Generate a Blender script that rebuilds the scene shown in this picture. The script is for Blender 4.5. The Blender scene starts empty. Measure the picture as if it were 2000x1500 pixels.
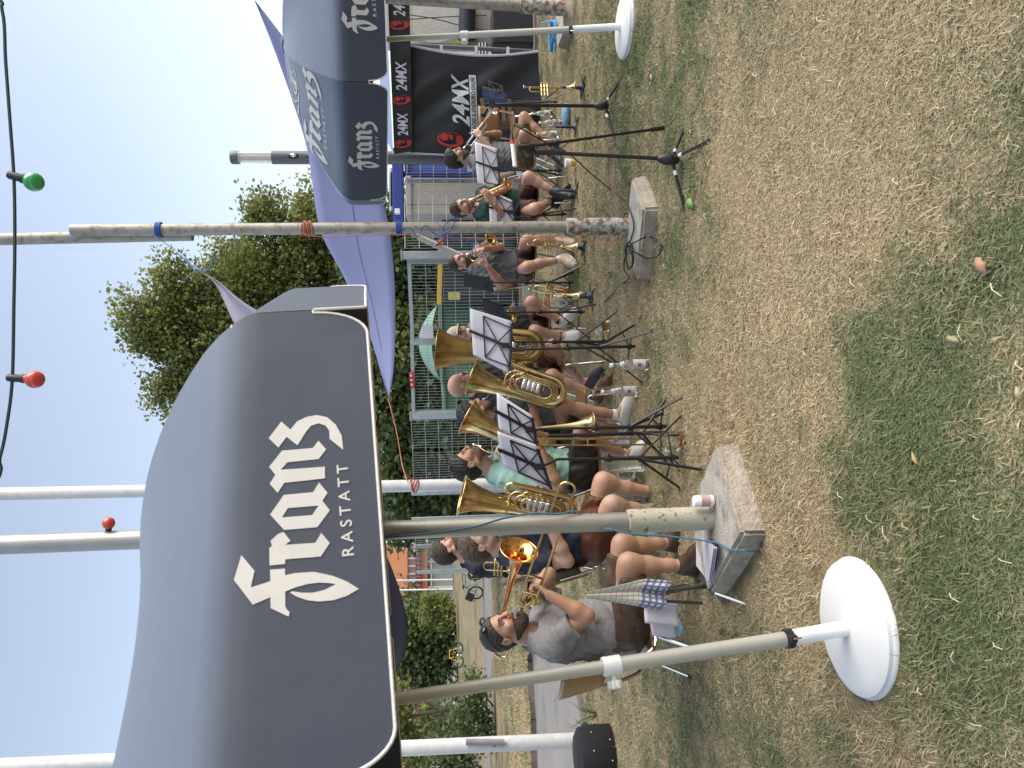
import bpy, bmesh, math, random
import numpy as np
from mathutils import Vector, Matrix, noise as mnoise
random.seed(7); RNG = np.random.default_rng(7)
SC = bpy.context.scene
COL = SC.collection
R = math.radians
# ------------------------------------------------------------------ camera
CAM = Vector((0, 0, 1.40)); PITCH = R(4.8); ROLL = R(1.3); FPX = 1500.0
F_ = Vector((0, math.cos(PITCH), -math.sin(PITCH)))
U0 = Vector((0, math.sin(PITCH), math.cos(PITCH)))
X0 = Vector((1, 0, 0))
R_ = X0 * math.cos(ROLL) - U0 * math.sin(ROLL)
U_ = X0 * math.sin(ROLL) + U0 * math.cos(ROLL)
cd = bpy.data.cameras.new('camera'); cam = bpy.data.objects.new('camera', cd); COL.objects.link(cam)
cd.sensor_width = 36; cd.lens = 27; cd.clip_start = 0.05; cd.clip_end = 2000
# the phone was held sideways: world up points to the picture's left
m3 = Matrix((-U_, R_, -F_)).transposed()
cam.matrix_world = Matrix.Translation(CAM) @ m3.to_4x4()
SC.camera = cam
cd.dof.use_dof = True; cd.dof.focus_distance = 5.0; cd.dof.aperture_fstop = 9.0
# ------------------------------------------------------------------ light
w = bpy.data.worlds.new('World'); SC.world = w; w.use_nodes = True
nt = w.node_tree; bg = nt.nodes['Background']
sky = nt.nodes.new('ShaderNodeTexSky'); sky.sky_type = 'NISHITA'; sky.sun_disc = False
SUN_EL, SUN_AZ = R(38), R(94)          # azimuth from +Y towards +X
sky.sun_elevation = SUN_EL; sky.sun_rotation = SUN_AZ
sky.air_density = 1.0; sky.dust_density = 1.4; sky.ozone_density = 1.3
hs = nt.nodes.new('ShaderNodeHueSaturation'); hs.inputs['Saturation'].default_value = .62; nt.links.new(sky.outputs[0], hs.inputs['Color']); nt.links.new(hs.outputs[0], bg.inputs[0]); bg.inputs[1].default_value = 0.122
sd = bpy.data.lights.new('sun', 'SUN'); sun = bpy.data.objects.new('sun', sd); COL.objects.link(sun)
sd.energy = 1.8; sd.angle = R(60); sd.color = (1, 0.9, 0.76)
sdir = Vector((math.sin(SUN_AZ) * math.cos(SUN_EL), math.cos(SUN_AZ) * math.cos(SUN_EL), math.sin(SUN_EL)))
sun.rotation_euler = sdir.to_track_quat('Z', 'Y').to_euler(); sun.location = (20, 10, 20)
SC.view_settings.view_transform = 'Standard'; SC.view_settings.look = 'None'
SC.view_settings.gamma = 1; SC.view_settings.use_curve_mapping = False
SC.view_settings.exposure = 1.15
# ------------------------------------------------------------------ pixel <-> world
def ray(x, y):
    a = ((1500 - y) - 750) / FPX; b = -(x - 1000) / FPX
    return F_ + R_ * a + U_ * b
def at(x, y, D):
    d = ray(x, y); return CAM + d * (D / d.y)
def gnd(x, y, z=0.0):
    d = ray(x, y); return CAM + d * ((z - CAM.z) / d.z)
def onplane(x, y, p, n):
    d = ray(x, y); return CAM + d * ((p - CAM).dot(n) / d.dot(n))
def V3(*a): return Vector(a)
# ------------------------------------------------------------------ objects
ORG = {}
def tag(o, label=None, cat=None, group=None, kind=None):
    if label: o['label'] = label
    if cat: o['category'] = cat
    if group: o['group'] = group
    if kind: o['kind'] = kind
    return o
def thing(name, label, cat, loc=(0, 0, 0), group=None):
    o = bpy.data.objects.new(name, None); COL.objects.link(o); o.location = loc
    o.empty_display_size = .1
    ORG[o.name] = Vector(loc)
    return tag(o, label, cat, group)
def link_mesh(name, me, mats, parent=None, smooth=True):
    o = bpy.data.objects.new(name, me); COL.objects.link(o)
    if not isinstance(mats, (list, tuple)): mats = [mats]
    for m in mats: me.materials.append(m)
    if parent is not None:
        o.parent = parent; ORG[o.name] = ORG[parent.name]
        v = np.empty(len(me.vertices) * 3); me.vertices.foreach_get('co', v)
        v = v.reshape(-1, 3) - np.array(ORG[parent.name]); me.vertices.foreach_set('co', v.ravel())
    else: ORG[o.name] = Vector((0, 0, 0))
    if smooth: me.polygons.foreach_set('use_smooth', [True] * len(me.polygons))
    me.update()
    return o
def center_origin(o):
    """give a top-level mesh its origin at its own base"""
    me = o.data; v = np.empty(len(me.vertices) * 3); me.vertices.foreach_get('co', v); v = v.reshape(-1, 3)
    c = (v.min(0) + v.max(0)) / 2; c[2] = v[:, 2].min()
    me.vertices.foreach_set('co', (v - c).ravel()); o.location = c; ORG[o.name] = Vector(c); return o
class MB:
    def __init__(s): s.v = []; s.f = []; s.mi = []; s.cur = 0
    def add(s, vs, fs):
        n = len(s.v); s.v.extend([tuple(p) for p in vs]); s.f.extend([tuple(i + n for i in f) for f in fs])
        s.mi.extend([s.cur] * len(fs)); return s
    def box(s, c, size, rot=None):
        c = Vector(c); sx, sy, sz = [q / 2 for q in size]
        vs = [Vector((x, y, z)) for x in (-sx, sx) for y in (-sy, sy) for z in (-sz, sz)]
        if rot is not None: vs = [rot @ p for p in vs]
        return s.add([c + p for p in vs], [(0, 1, 3, 2), (4, 6, 7, 5), (0, 4, 5, 1), (2, 3, 7, 6), (0, 2, 6, 4), (1, 5, 7, 3)])
    def bar(s, a, b, w_, h_, up=(0, 0, 1)):
        a = Vector(a); b = Vector(b); d = (b - a); L = d.length
        if L < 1e-6: return s
        d /= L; up = Vector(up); sd_ = d.cross(up)
        if sd_.length < 1e-3: sd_ = d.cross(Vector((1, 0, 0)))
        sd_.normalize(); u = sd_.cross(d)
        return s.box((a + b) / 2, (L, w_, h_), Matrix((d, sd_, u)).transposed())
    def tube(s, pts, r, n=10, caps=True, closed=False):
        pts = [Vector(p) for p in pts]; N = len(pts)
        rr = r if isinstance(r, (list, tuple)) else [r] * N
        tang = []
        for i in range(N):
            if closed: t = pts[(i + 1) % N] - pts[i - 1]
            else: t = pts[min(i + 1, N - 1)] - pts[max(i - 1, 0)]
            tang.append(t.normalized() if t.length > 1e-9 else Vector((0, 0, 1)))
        ref = Vector((0, 0, 1)) if abs(tang[0].z) < .9 else Vector((1, 0, 0))
        nrm = (ref - tang[0] * ref.dot(tang[0])).normalized()
        vs = []
        for i in range(N):
            t = tang[i]; q = nrm - t * nrm.dot(t)
            nrm = q.normalized() if q.length > 1e-6 else t.orthogonal().normalized()
            bn = t.cross(nrm)
            for k in range(n):
                a = 2 * math.pi * k / n
                vs.append(pts[i] + (nrm * math.cos(a) + bn * math.sin(a)) * rr[i])
        fs = []
        for i in range(N if closed else N - 1):
            j = (i + 1) % N
            for k in range(n):
                fs.append((i * n + k, i * n + (k + 1) % n, j * n + (k + 1) % n, j * n + k))
        if caps and not closed:
            fs.append(tuple(range(n - 1, -1, -1))); fs.append(tuple((N - 1) * n + k for k in range(n)))
        return s.add(vs, fs)
    def lathe(s, prof, o, axis=(0, 0, 1), n=24):
        """prof: list of (r, h) along axis from o"""
        ax = Vector(axis).normalized(); a1 = ax.orthogonal().normalized(); a2 = ax.cross(a1); o = Vector(o)
        vs = []; fs = []
        for r, h in prof:
            for k in range(n):
                a = 2 * math.pi * k / n; vs.append(o + ax * h + (a1 * math.cos(a) + a2 * math.sin(a)) * r)
        for i in range(len(prof) - 1):
            for k in range(n):
                fs.append((i * n + k, i * n + (k + 1) % n, (i + 1) * n + (k + 1) % n, (i + 1) * n + k))
        if prof[0][0] > 1e-4: fs.append(tuple(range(n - 1, -1, -1)))
        if prof[-1][0] > 1e-4: fs.append(tuple((len(prof) - 1) * n + k for k in range(n)))
        return s.add(vs, fs)
    def quad(s, a, b, c, d): return s.add([a, b, c, d], [(0, 1, 2, 3)])
    def grid(s, P, nu, nv):
        vs = [P(i / nu, j / nv) for j in range(nv + 1) for i in range(nu + 1)]
        fs = [(j * (nu + 1) + i, j * (nu + 1) + i + 1, (j + 1) * (nu + 1) + i + 1, (j + 1) * (nu + 1) + i) for j in range(nv) for i in range(nu)]
        return s.add(vs, fs)
    def prism(s, pts, d):
        """pts polygon (world), extruded by vector d"""
        pts = [Vector(p) for p in pts]; d = Vector(d); n = len(pts)
        return s.add(pts + [p + d for p in pts], [tuple(range(n - 1, -1, -1)), tuple(range(n, 2 * n))] + [(i, (i + 1) % n, (i + 1) % n + n, i + n) for i in range(n)])
    def sphere(s, c, r, nu=12, nv=8, M=None):
        rr = r if isinstance(r, (list, tuple)) else (r, r, r); c = Vector(c)
        vs = []; fs = []
        for j in range(nv + 1):
            th = math.pi * j / nv
            for i in range(nu):
                ph = 2 * math.pi * i / nu
                p = Vector((rr[0] * math.sin(th) * math.cos(ph), rr[1] * math.sin(th) * math.sin(ph), rr[2] * math.cos(th)))
                vs.append(c + (M @ p if M is not None else p))
        for j in range(nv):
            for i in range(nu): fs.append((j * nu + i, (j + 1) * nu + i, (j + 1) * nu + (i + 1) % nu, j * nu + (i + 1) % nu))
        return s.add(vs, fs)
    def build(s, name, mats, parent=None, smooth=False, bevel=0, auto=None):
        me = bpy.data.meshes.new(name); me.from_pydata(s.v, [], s.f)
        o = link_mesh(name, me, mats, parent, smooth)
        if any(s.mi): me.polygons.foreach_set('material_index', s.mi)
        if bevel:
            md = o.modifiers.new('bevel', 'BEVEL'); md.width = bevel; md.segments = 2; md.limit_method = 'ANGLE'
        if smooth and auto != False:
            me.set_sharp_from_angle(angle=R(40)) if hasattr(me, 'set_sharp_from_angle') else None
        return o
def spline(pts, k=6):
    pts = [Vector(p) for p in pts]; out = []
    for i in range(len(pts) - 1):
        p0 = pts[max(i - 1, 0)]; p1 = pts[i]; p2 = pts[i + 1]; p3 = pts[min(i + 2, len(pts) - 1)]
        for j in range(k):
            t = j / k
            out.append(.5 * ((2 * p1) + (p2 - p0) * t + (2 * p0 - 5 * p1 + 4 * p2 - p3) * t * t + (3 * p1 - p0 - 3 * p2 + p3) * t ** 3))
    out.append(pts[-1]); return out
# ------------------------------------------------------------------ materials
MATS = {}
def mat(name, c, rough=.6, metal=0., var=.12, scale=14., bump=0., bscale=60., spec=.5, trans=0., c2=None, c2amt=.5, c2scale=6., sheen=0., aniso=None, coat=0.):
    if name in MATS: return MATS[name]
    m = bpy.data.materials.new(name); m.use_nodes = True; n = m.node_tree; L = n.links.new
    b = n.nodes['Principled BSDF']; b.inputs['Roughness'].default_value = rough; b.inputs['Metallic'].default_value = metal
    b.inputs['Specular IOR Level'].default_value = spec
    if trans: b.inputs['Transmission Weight'].default_value = trans
    if sheen: b.inputs['Sheen Weight'].default_value = sheen; b.inputs['Sheen Tint'].default_value = (.72, .84, 1, 1)
    if coat: b.inputs['Coat Weight'].default_value = coat
    tc = n.nodes.new('ShaderNodeTexCoord')
    nz = n.nodes.new('ShaderNodeTexNoise'); nz.inputs['Scale'].default_value = scale; nz.inputs['Detail'].default_value = 5
    L(tc.outputs['Object'], nz.inputs['Vector'])
    mr = n.nodes.new('ShaderNodeMapRange'); mr.inputs['From Min'].default_value = .25; mr.inputs['From Max'].default_value = .75
    mr.inputs['To Min'].default_value = 1 - var; mr.inputs['To Max'].default_value = 1 + var; L(nz.outputs[0], mr.inputs[0])
    mx = n.nodes.new('ShaderNodeMix'); mx.data_type = 'RGBA'; mx.blend_type = 'MULTIPLY'; mx.inputs[0].default_value = 1
    L(mr.outputs[0], mx.inputs[7]); mx.inputs[6].default_value = (*c, 1)
    if c2 is not None:
        n2 = n.nodes.new('ShaderNodeTexNoise'); n2.inputs['Scale'].default_value = c2scale; n2.inputs['Detail'].default_value = 6; n2.inputs['Roughness'].default_value = .65
        L(tc.outputs['Object'], n2.inputs['Vector'])
        cr = n.nodes.new('ShaderNodeMapRange'); cr.inputs['From Min'].default_value = .62 - c2amt * .3; cr.inputs['From Max'].default_value = .72 - c2amt * .3
        L(n2.outputs[0], cr.inputs[0])
        m2 = n.nodes.new('ShaderNodeMix'); m2.data_type = 'RGBA'; L(cr.outputs[0], m2.inputs[0])
        m2.inputs[6].default_value = (*c, 1); m2.inputs[7].default_value = (*c2, 1); L(m2.outputs[2], mx.inputs[6])
    L(mx.outputs[2], b.inputs['Base Color'])
    rr = n.nodes.new('ShaderNodeMapRange'); rr.inputs['To Min'].default_value = max(0.02, rough * .8); rr.inputs['To Max'].default_value = min(1, rough * 1.2)
    L(nz.outputs[0], rr.inputs[0]); L(rr.outputs[0], b.inputs['Roughness'])
    if bump:
        nb = n.nodes.new('ShaderNodeTexNoise'); nb.inputs['Scale'].default_value = bscale; nb.inputs['Detail'].default_value = 4
        L(tc.outputs['Object'], nb.inputs['Vector'])
        bm = n.nodes.new('ShaderNodeBump'); bm.inputs['Strength'].default_value = bump; bm.inputs['Distance'].default_value = .01
        L(nb.outputs[0], bm.inputs['Height']); L(bm.outputs[0], b.inputs['Normal'])
    MATS[name] = m; return m
M_CANOPY = mat('canopy_grey', (.034, .042, .064), .75, var=.12, scale=4, bump=.30, bscale=8, sheen=.2)
M_ROOF = M_CANOPY.copy(); M_ROOF.name = 'canopy_skylit'  # same cloth, with the sky's light on the roof painted into its colour
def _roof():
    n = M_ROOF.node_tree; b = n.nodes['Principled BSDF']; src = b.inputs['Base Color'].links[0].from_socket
    a = n.nodes.new('ShaderNodeAttribute'); a.attribute_name = 'skylit'; mx = n.nodes.new('ShaderNodeMix'); mx.data_type = 'RGBA'; n.links.new(a.outputs['Fac'], mx.inputs[0]); n.links.new(src, mx.inputs[6]); mx.inputs[7].default_value = (.095, .120, .170, 1); n.links.new(mx.outputs[2], b.inputs['Base Color'])
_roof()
M_PIPE = mat('piping_white', (.62, .60, .58), .7, bump=.2, bscale=200)
M_LETTER = mat('print_offwhite', (.50, .49, .465), .6, var=.08, scale=12)
M_SAIL = mat('sail_lavender', (.26, .275, .45), .75, var=.04, scale=3)
M_ALU = mat('aluminium', (.36, .345, .32), .42, .6, var=.10, scale=9, bump=.05)
M_ALU2 = mat('aluminium_stained', (.33, .31, .275), .5, .4, var=.22, scale=16, bump=.1, c2=(.22, .18, .13), c2amt=.3, c2scale=20)
M_GREYPOLE = mat('pole_grey', (.48, .47, .43), .45, .3, var=.06)
M_WHITE = mat('white_plastic', (.78, .79, .80), .42, var=.03)
M_WHITED = mat('white_plastic_worn', (.72, .73, .73), .45, var=.04, scale=5)
M_BLACK = mat('black_plastic', (.018, .018, .02), .45, var=.1)
M_BLACKM = mat('black_paint', (.012, .012, .014), .35, var=.1)
M_CHROME = mat('chrome', (.75, .75, .75), .15, 1.0, var=.05)
M_STEELW = mat('galvanised', (.42, .46, .48), .5, .6, var=.15, scale=30)
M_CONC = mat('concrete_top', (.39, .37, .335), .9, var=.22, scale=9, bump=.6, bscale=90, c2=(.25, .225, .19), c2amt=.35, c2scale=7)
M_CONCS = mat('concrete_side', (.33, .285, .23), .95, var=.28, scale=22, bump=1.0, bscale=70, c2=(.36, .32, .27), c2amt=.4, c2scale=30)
M_SLEEVE = mat('sleeve_paint', (.40, .39, .31), .6, var=.12, bump=.2, c2=(.16, .08, .035), c2amt=.20, c2scale=28)
M_RUST = mat('sleeve_rust', (.40, .42, .40), .7, var=.2, bump=.5, bscale=60, c2=(.19, .095, .05), c2amt=.50, c2scale=17)
M_ROPEB = mat('rope_blue', (.06, .17, .27), .8, bump=.5, bscale=300)
M_STRAPB = mat('strap_blue', (.02, .06, .30), .7)
M_STRING_O = mat('rope_orange', (.42, .15, .08), .8)
M_STRING_R = mat('rope_red', (.42, .07, .07), .8)
M_PAPER = mat('paper', (.58, .57, .64), .7, var=.03)
M_WOOD = mat('chair_wood', (.22, .11, .042), .38, var=.18, scale=7, bump=.05, coat=.2)
M_BRASS = mat('brass', (.62, .475, .23), .2, 1.0, var=.06, scale=20, c2=(.50, .37, .17), c2amt=.45, c2scale=12)
M_BRASSD = mat('brass_aged', (.50, .36, .15), .3, 1.0, var=.12, scale=20, c2=(.36, .26, .11), c2amt=.5, c2scale=10)
M_BRONZE = mat('gold_brass', (.78, .43, .17), .14, 1.0, var=.05, scale=20)
M_SILVER = mat('silver_plate', (.80, .80, .78), .14, 1.0, var=.05)
M_GLASS = mat('glass_clear', (.93, .96, .95), .04, var=.0, trans=1.0)
# ------------------------------------------------------------------ ground
# where the lawn is greener (or barer), in metres on the ground
SPOTS = [((g.x, g.y), r * 1.3, a * .68) for g, r, a in ((gnd(1800, 1000), .75, .30), (gnd(1900, 1250), .55, .26), (gnd(1740, 760), .45, .22), (gnd(1330, 440), .8, .28), (gnd(1215, 170), 1.3, .22), (gnd(1500, 800), .5, .10), (gnd(1960, 420), .5, .22), (gnd(1600, 250), 1.1, -.2), (gnd(1480, 640), .9, -.16), (gnd(1560, 1100), .5, -.2), (gnd(1380, 720), .8, -.12), (gnd(1900, 620), .3, -.1))]
def grass_material(name, blades):
    m = bpy.data.materials.new(name); m.use_nodes = True; n = m.node_tree; L = n.links.new; b = n.nodes['Principled BSDF']
    b.inputs['Roughness'].default_value = .75; b.inputs['Specular IOR Level'].default_value = .25
    g = n.nodes.new('ShaderNodeNewGeometry')
    def noise(sc, det=4, rough=.55):
        z = n.nodes.new('ShaderNodeTexNoise'); z.inputs['Scale'].default_value = sc; z.inputs['Detail'].default_value = det; z.inputs['Roughness'].default_value = rough
        L(g.outputs['Position'], z.inputs['Vector']); return z.outputs[0]
    def math_(op, a, b_):
        q = n.nodes.new('ShaderNodeMath'); q.operation = op
        for i, v in enumerate((a, b_)):
            if isinstance(v, (int, float)): q.inputs[i].default_value = v
            else: L(v, q.inputs[i])
        return q.outputs[0]
    big = noise(.75, 3); mid = noise(3.2, 4, .6); fine = noise(16, 3)
    gn = math_('ADD', math_('MULTIPLY', big, .9), math_('ADD', math_('MULTIPLY', mid, .85), math_('MULTIPLY', fine, .35)))
    if blades:
        at_ = n.nodes.new('ShaderNodeAttribute'); at_.attribute_name = 'tone'
        gn = math_('ADD', gn, math_('MULTIPLY', math_('SUBTRACT', at_.outputs['Fac'], .5), .30))
    for (x, y), rad, amt in SPOTS:
        vd = n.nodes.new('ShaderNodeVectorMath'); vd.operation = 'DISTANCE'; L(g.outputs['Position'], vd.inputs[0]); vd.inputs[1].default_value = (x, y, 0)
        q = n.nodes.new('ShaderNodeMapRange'); q.interpolation_type = 'SMOOTHSTEP'; q.inputs['From Min'].default_value = 0; q.inputs['From Max'].default_value = rad; q.inputs['To Min'].default_value = amt; q.inputs['To Max'].default_value = 0
        L(vd.outputs['Value'], q.inputs[0]); gn = math_('ADD', gn, q.outputs[0])
    mr = n.nodes.new('ShaderNodeMapRange'); mr.inputs['From Min'].default_value = .98; mr.inputs['From Max'].default_value = 1.28; L(gn, mr.inputs[0])
    straw = n.nodes.new('ShaderNodeMix'); straw.data_type = 'RGBA'
    green = n.nodes.new('ShaderNodeMix'); green.data_type = 'RGBA'
    if blades:
        v = n.nodes.new('ShaderNodeAttribute'); v.attribute_name = 'tone2'; L(v.outputs['Fac'], straw.inputs[0]); L(v.outputs['Fac'], green.inputs[0])
        straw.inputs[6].default_value = (.33, .26, .155, 1); straw.inputs[7].default_value = (.63, .525, .335, 1)
        green.inputs[6].default_value = (.09, .125, .055, 1); green.inputs[7].default_value = (.23, .26, .125, 1)
    else:
        L(fine, straw.inputs[0]); L(fine, green.inputs[0])
        straw.inputs[6].default_value = (.24, .175, .10, 1); straw.inputs[7].default_value = (.44, .34, .21, 1)
        green.inputs[6].default_value = (.05, .065, .025, 1); green.inputs[7].default_value = (.13, .14, .06, 1)
    mx = n.nodes.new('ShaderNodeMix'); mx.data_type = 'RGBA'; L(mr.outputs[0], mx.inputs[0]); L(straw.outputs[2], mx.inputs[6]); L(green.outputs[2], mx.inputs[7])
    L(mx.outputs[2], b.inputs['Base Color'])
    if not blades:
        bm = n.nodes.new('ShaderNodeBump'); bm.inputs['Strength'].default_value = .8; bm.inputs['Distance'].default_value = .03
        f2 = noise(70, 3); L(f2, bm.inputs['Height']); L(bm.outputs[0], b.inputs['Normal'])
    return m
M_SOIL = grass_material('lawn_soil', False); M_BLADE = grass_material('grass_blades', True)
M_ROAD = mat('road_pale', (.235, .222, .205), .9, var=.10, scale=.8, bump=.3, bscale=40, c2=(.18, .17, .16), c2amt=.25, c2scale=.6)
M_GRAVEL = mat('gravel_verge', (.23, .20, .16), .95, var=.3, scale=6, bump=.6, bscale=30)
# big base sheet reaching the horizon
mb = MB(); mb.quad((-900, -30, -.012), (900, -30, -.012), (900, 1500, -.012), (-900, 1500, -.012))
tag(mb.build('ground', mat('far_field', (.20, .18, .11), .95, var=.25, scale=.15)), kind='structure')
# pale paving: road and forecourt behind the lawn
LAWN = [gnd(1152, 1560), gnd(1150, 1420), gnd(1128, 1300), gnd(1070, 1120), gnd(1040, 900), gnd(1026, 700), gnd(1020, 560), gnd(1028, 430), gnd(1046, 300), gnd(1052, 180), gnd(1052, 60), gnd(1052, -200)]
mb = MB(); mb.quad((-26, 6.5, -.006), (26, 6.5, -.006), (30, 60, -.006), (-50, 60, -.006))
tag(mb.build('road', M_ROAD), kind='structure')
def lawn_far_y(x):
    for a, b in zip(LAWN[:-1], LAWN[1:]):
        if a.x <= x <= b.x: return a.y + (b.y - a.y) * (x - a.x) / (b.x - a.x)
    return LAWN[0].y if x < LAWN[0].x else LAWN[-1].y
mb = MB(); nx = 90; ny = 70; X_ = np.linspace(-12, 12, nx + 1)
for j in range(ny + 1):
    for i in range(nx + 1):
        fy = lawn_far_y(X_[i]); t = j / ny; y = -3 + (fy + 3) * t
        z = .012 * mnoise.noise(Vector((X_[i] * 1.3, y * 1.3, 0))) + .006 * mnoise.noise(Vector((X_[i] * 5, y * 5, 3))) + .022
        mb.v.append((X_[i], y, z if 0 < j < ny else -.01))
mb.f = [(j * (nx + 1) + i, j * (nx + 1) + i + 1, (j + 1) * (nx + 1) + i + 1, (j + 1) * (nx + 1) + i) for j in range(ny) for i in range(nx)]; mb.mi = [0] * len(mb.f)
tag(mb.build('lawn', M_SOIL, smooth=True), kind='structure')
# kerb along the lawn's far edge
M_KERB = mat('kerb_stone', (.17, .145, .125), .9, var=.25, bump=.5)
mb = MB()
for a, b in zip(LAWN[:-1], LAWN[1:]):
    mb.bar(a + V3(0, .06, .01), b + V3(0, .06, .01), .09, .10)
tag(mb.build('kerb', M_KERB, bevel=.01), kind='structure')
# dry island between the two roads, left
ISL = [gnd(1052, 1620), gnd(1044, 1400), gnd(1038, 1290), gnd(1012, 1215), gnd(985, 1225), gnd(966, 1290), gnd(962, 1400), gnd(966, 1620)]
mb = MB(); mb.prism([p + V3(0, 0, -.05) for p in ISL], (0, 0, .14)); tag(mb.build('verge_island', M_SOIL), kind='structure')
mb = MB()
for a, b in zip(ISL[:4], ISL[1:4]): mb.bar(a + V3(0, -.08, .03), b + V3(0, -.08, .03), .12, .16)
tag(mb.build('verge_kerb', M_KERB, bevel=.01), kind='structure')
mb = MB(); P = [gnd(984, 1320, .09), gnd(998, 1320, .09), gnd(1000, 1410, .09), gnd(985, 1400, .09)]
mb.prism(P, (0, 0, .02)); tag(mb.build('gravel_patch', mat('grey_gravel', (.16, .16, .16), .95, var=.3, bump=.5)), kind='structure')
# bank beyond the road
bk = [(36, 0.), (38, .22), (45, .85), (55, 1.18), (75, 1.3), (160, 1.3)]
mb = MB(); xs = np.linspace(-70, 12, 42)
for x in xs:
    for y, z in bk: mb.v.append((x, y, z + .1 * mnoise.noise(Vector((x * .3, y * .2, 0))) - .02))
K = len(bk); mb.f = [(i * K + j, (i + 1) * K + j, (i + 1) * K + j + 1, i * K + j + 1) for i in range(41) for j in range(K - 1)]; mb.mi = [0] * len(mb.f)
tag(mb.build('bank', mat('bank_grass', (.23, .185, .105), .95, var=.3, scale=2, bump=.8, bscale=8, c2=(.10, .13, .045), c2amt=.35, c2scale=.5), smooth=True), kind='structure')
mb = MB(); mb.quad((-60, 34.2, 0), (12, 34.2, 0), (12, 36.6, .05), (-60, 36.6, .05)); tag(mb.build('gravel_strip', M_GRAVEL), kind='structure')

# ------------------------------------------------------------------ grass
def blade_tile(name, size, nb, hmin, hmax, wd, lie, seed):
    r = np.random.default_rng(seed)
    px = r.uniform(-size / 2, size / 2, nb); py = r.uniform(-size / 2, size / 2, nb)
    L_ = r.uniform(hmin, hmax, nb); ang = r.uniform(0, 2 * np.pi, nb); lean = np.clip(r.normal(lie, .28, nb), .05, 1.45)
    bend = r.uniform(.1, .9, nb); w = wd * r.uniform(.6, 1.3, nb)
    dx, dy = np.cos(ang), np.sin(ang); sx, sy = -dy, dx
    tw = r.uniform(-.6, .6, nb)
    V = np.zeros((nb, 5, 3)); hz = np.zeros(nb); hr = np.zeros(nb)
    segs = []
    for k in range(3):
        f = k / 2
        a = np.minimum(lean + bend * f, 1.62)
        if k > 0: hr = hr + np.sin(a) * L_ / 2; hz = hz + np.cos(a) * L_ / 2
        cx = px + dx * hr; cy = py + dy * hr; cz = np.maximum(hz, .002) + r.uniform(0, .004, nb) + .001
        ww = w * (1, .8, 0)[k]
        if k < 2:
            V[:, 2 * k] = np.stack([cx - sx * ww, cy - sy * ww, cz - tw * ww], 1); V[:, 2 * k + 1] = np.stack([cx + sx * ww, cy + sy * ww, cz + tw * ww], 1)
        else: V[:, 4] = np.stack([cx, cy, cz], 1)
    me = bpy.data.meshes.new(name); base = np.arange(nb) * 5
    quads = np.stack([base, base + 1, base + 3, base + 2], 1); tris = np.stack([base + 2, base + 3, base + 4], 1)
    me.vertices.add(nb * 5); me.vertices.foreach_set('co', V.ravel())
    me.loops.add(nb * 7); me.polygons.add(nb * 2)
    li = np.concatenate([quads, tris], 1).ravel(); me.loops.foreach_set('vertex_index', li)
    st = np.stack([np.arange(nb) * 7, np.arange(nb) * 7 + 4], 1).ravel(); me.polygons.foreach_set('loop_start', st)
    me.update(calc_edges=True)
    for nm, vals in (('tone', r.uniform(0, 1, nb)), ('tone2', r.beta(1.6, 1.9, nb))):
        at_ = me.attributes.new(nm, 'FLOAT', 'POINT'); at_.data.foreach_set('value', np.repeat(vals, 5))
    me.materials.append(M_BLADE); me.polygons.foreach_set('use_smooth', [True] * (nb * 2))
    return me
def scatter(name, tile_me, pts, rots, scl):
    """one stuff object; the tile is instanced on its own points"""
    to = bpy.data.objects.new('grass_patch', tile_me); COL.objects.link(to); to.location = pts[0]; to['kind'] = 'stuff'
    me = bpy.data.meshes.new(name); me.from_pydata([tuple(p) for p in pts[1:]], [], [])
    a = me.attributes.new('rz', 'FLOAT_VECTOR', 'POINT'); a.data.foreach_set('vector', np.array([(0, 0, q) for q in rots[1:]], dtype=float).ravel())
    a = me.attributes.new('sc', 'FLOAT', 'POINT'); a.data.foreach_set('value', np.array(scl[1:], dtype=float))
    o = bpy.data.objects.new(name, me); COL.objects.link(o); o['kind'] = 'stuff'
    ng = bpy.data.node_groups.new(name, 'GeometryNodeTree')
    ng.interface.new_socket('Geometry', in_out='INPUT', socket_type='NodeSocketGeometry'); ng.interface.new_socket('Geometry', in_out='OUTPUT', socket_type='NodeSocketGeometry')
    gi = ng.nodes.new('NodeGroupInput'); go = ng.nodes.new('NodeGroupOutput'); ip = ng.nodes.new('GeometryNodeInstanceOnPoints')
    oi = ng.nodes.new('GeometryNodeObjectInfo'); oi.inputs['Object'].default_value = to; oi.inputs['As Instance'].default_value = True
    na = ng.nodes.new('GeometryNodeInputNamedAttribute'); na.data_type = 'FLOAT_VECTOR'; na.inputs['Name'].default_value = 'rz'
    nb = ng.nodes.new('GeometryNodeInputNamedAttribute'); nb.data_type = 'FLOAT'; nb.inputs['Name'].default_value = 'sc'
    K = ng.links.new
    K(gi.outputs[0], ip.inputs['Points']); K(oi.outputs['Geometry'], ip.inputs['Instance']); K(na.outputs['Attribute'], ip.inputs['Rotation']); K(nb.outputs['Attribute'], ip.inputs['Scale']); K(ip.outputs[0], go.inputs[0])
    md = o.modifiers.new('scatter', 'NODES'); md.node_group = ng
    return o
def lawn_z(x, y): return .012 * mnoise.noise(Vector((x * 1.3, y * 1.3, 0))) + .018
KEEP = [(gnd(1690, 1224), .30), (gnd(1229, 52), .30), (gnd(1395, 1013, .12), .36), (gnd(1225, 442, .12), .36), (gnd(1112, 30), .4)]
def clear(q, pad): return all(math.hypot(q[0] - c.x, q[1] - c.y) > r + pad for c, r in KEEP)
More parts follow.
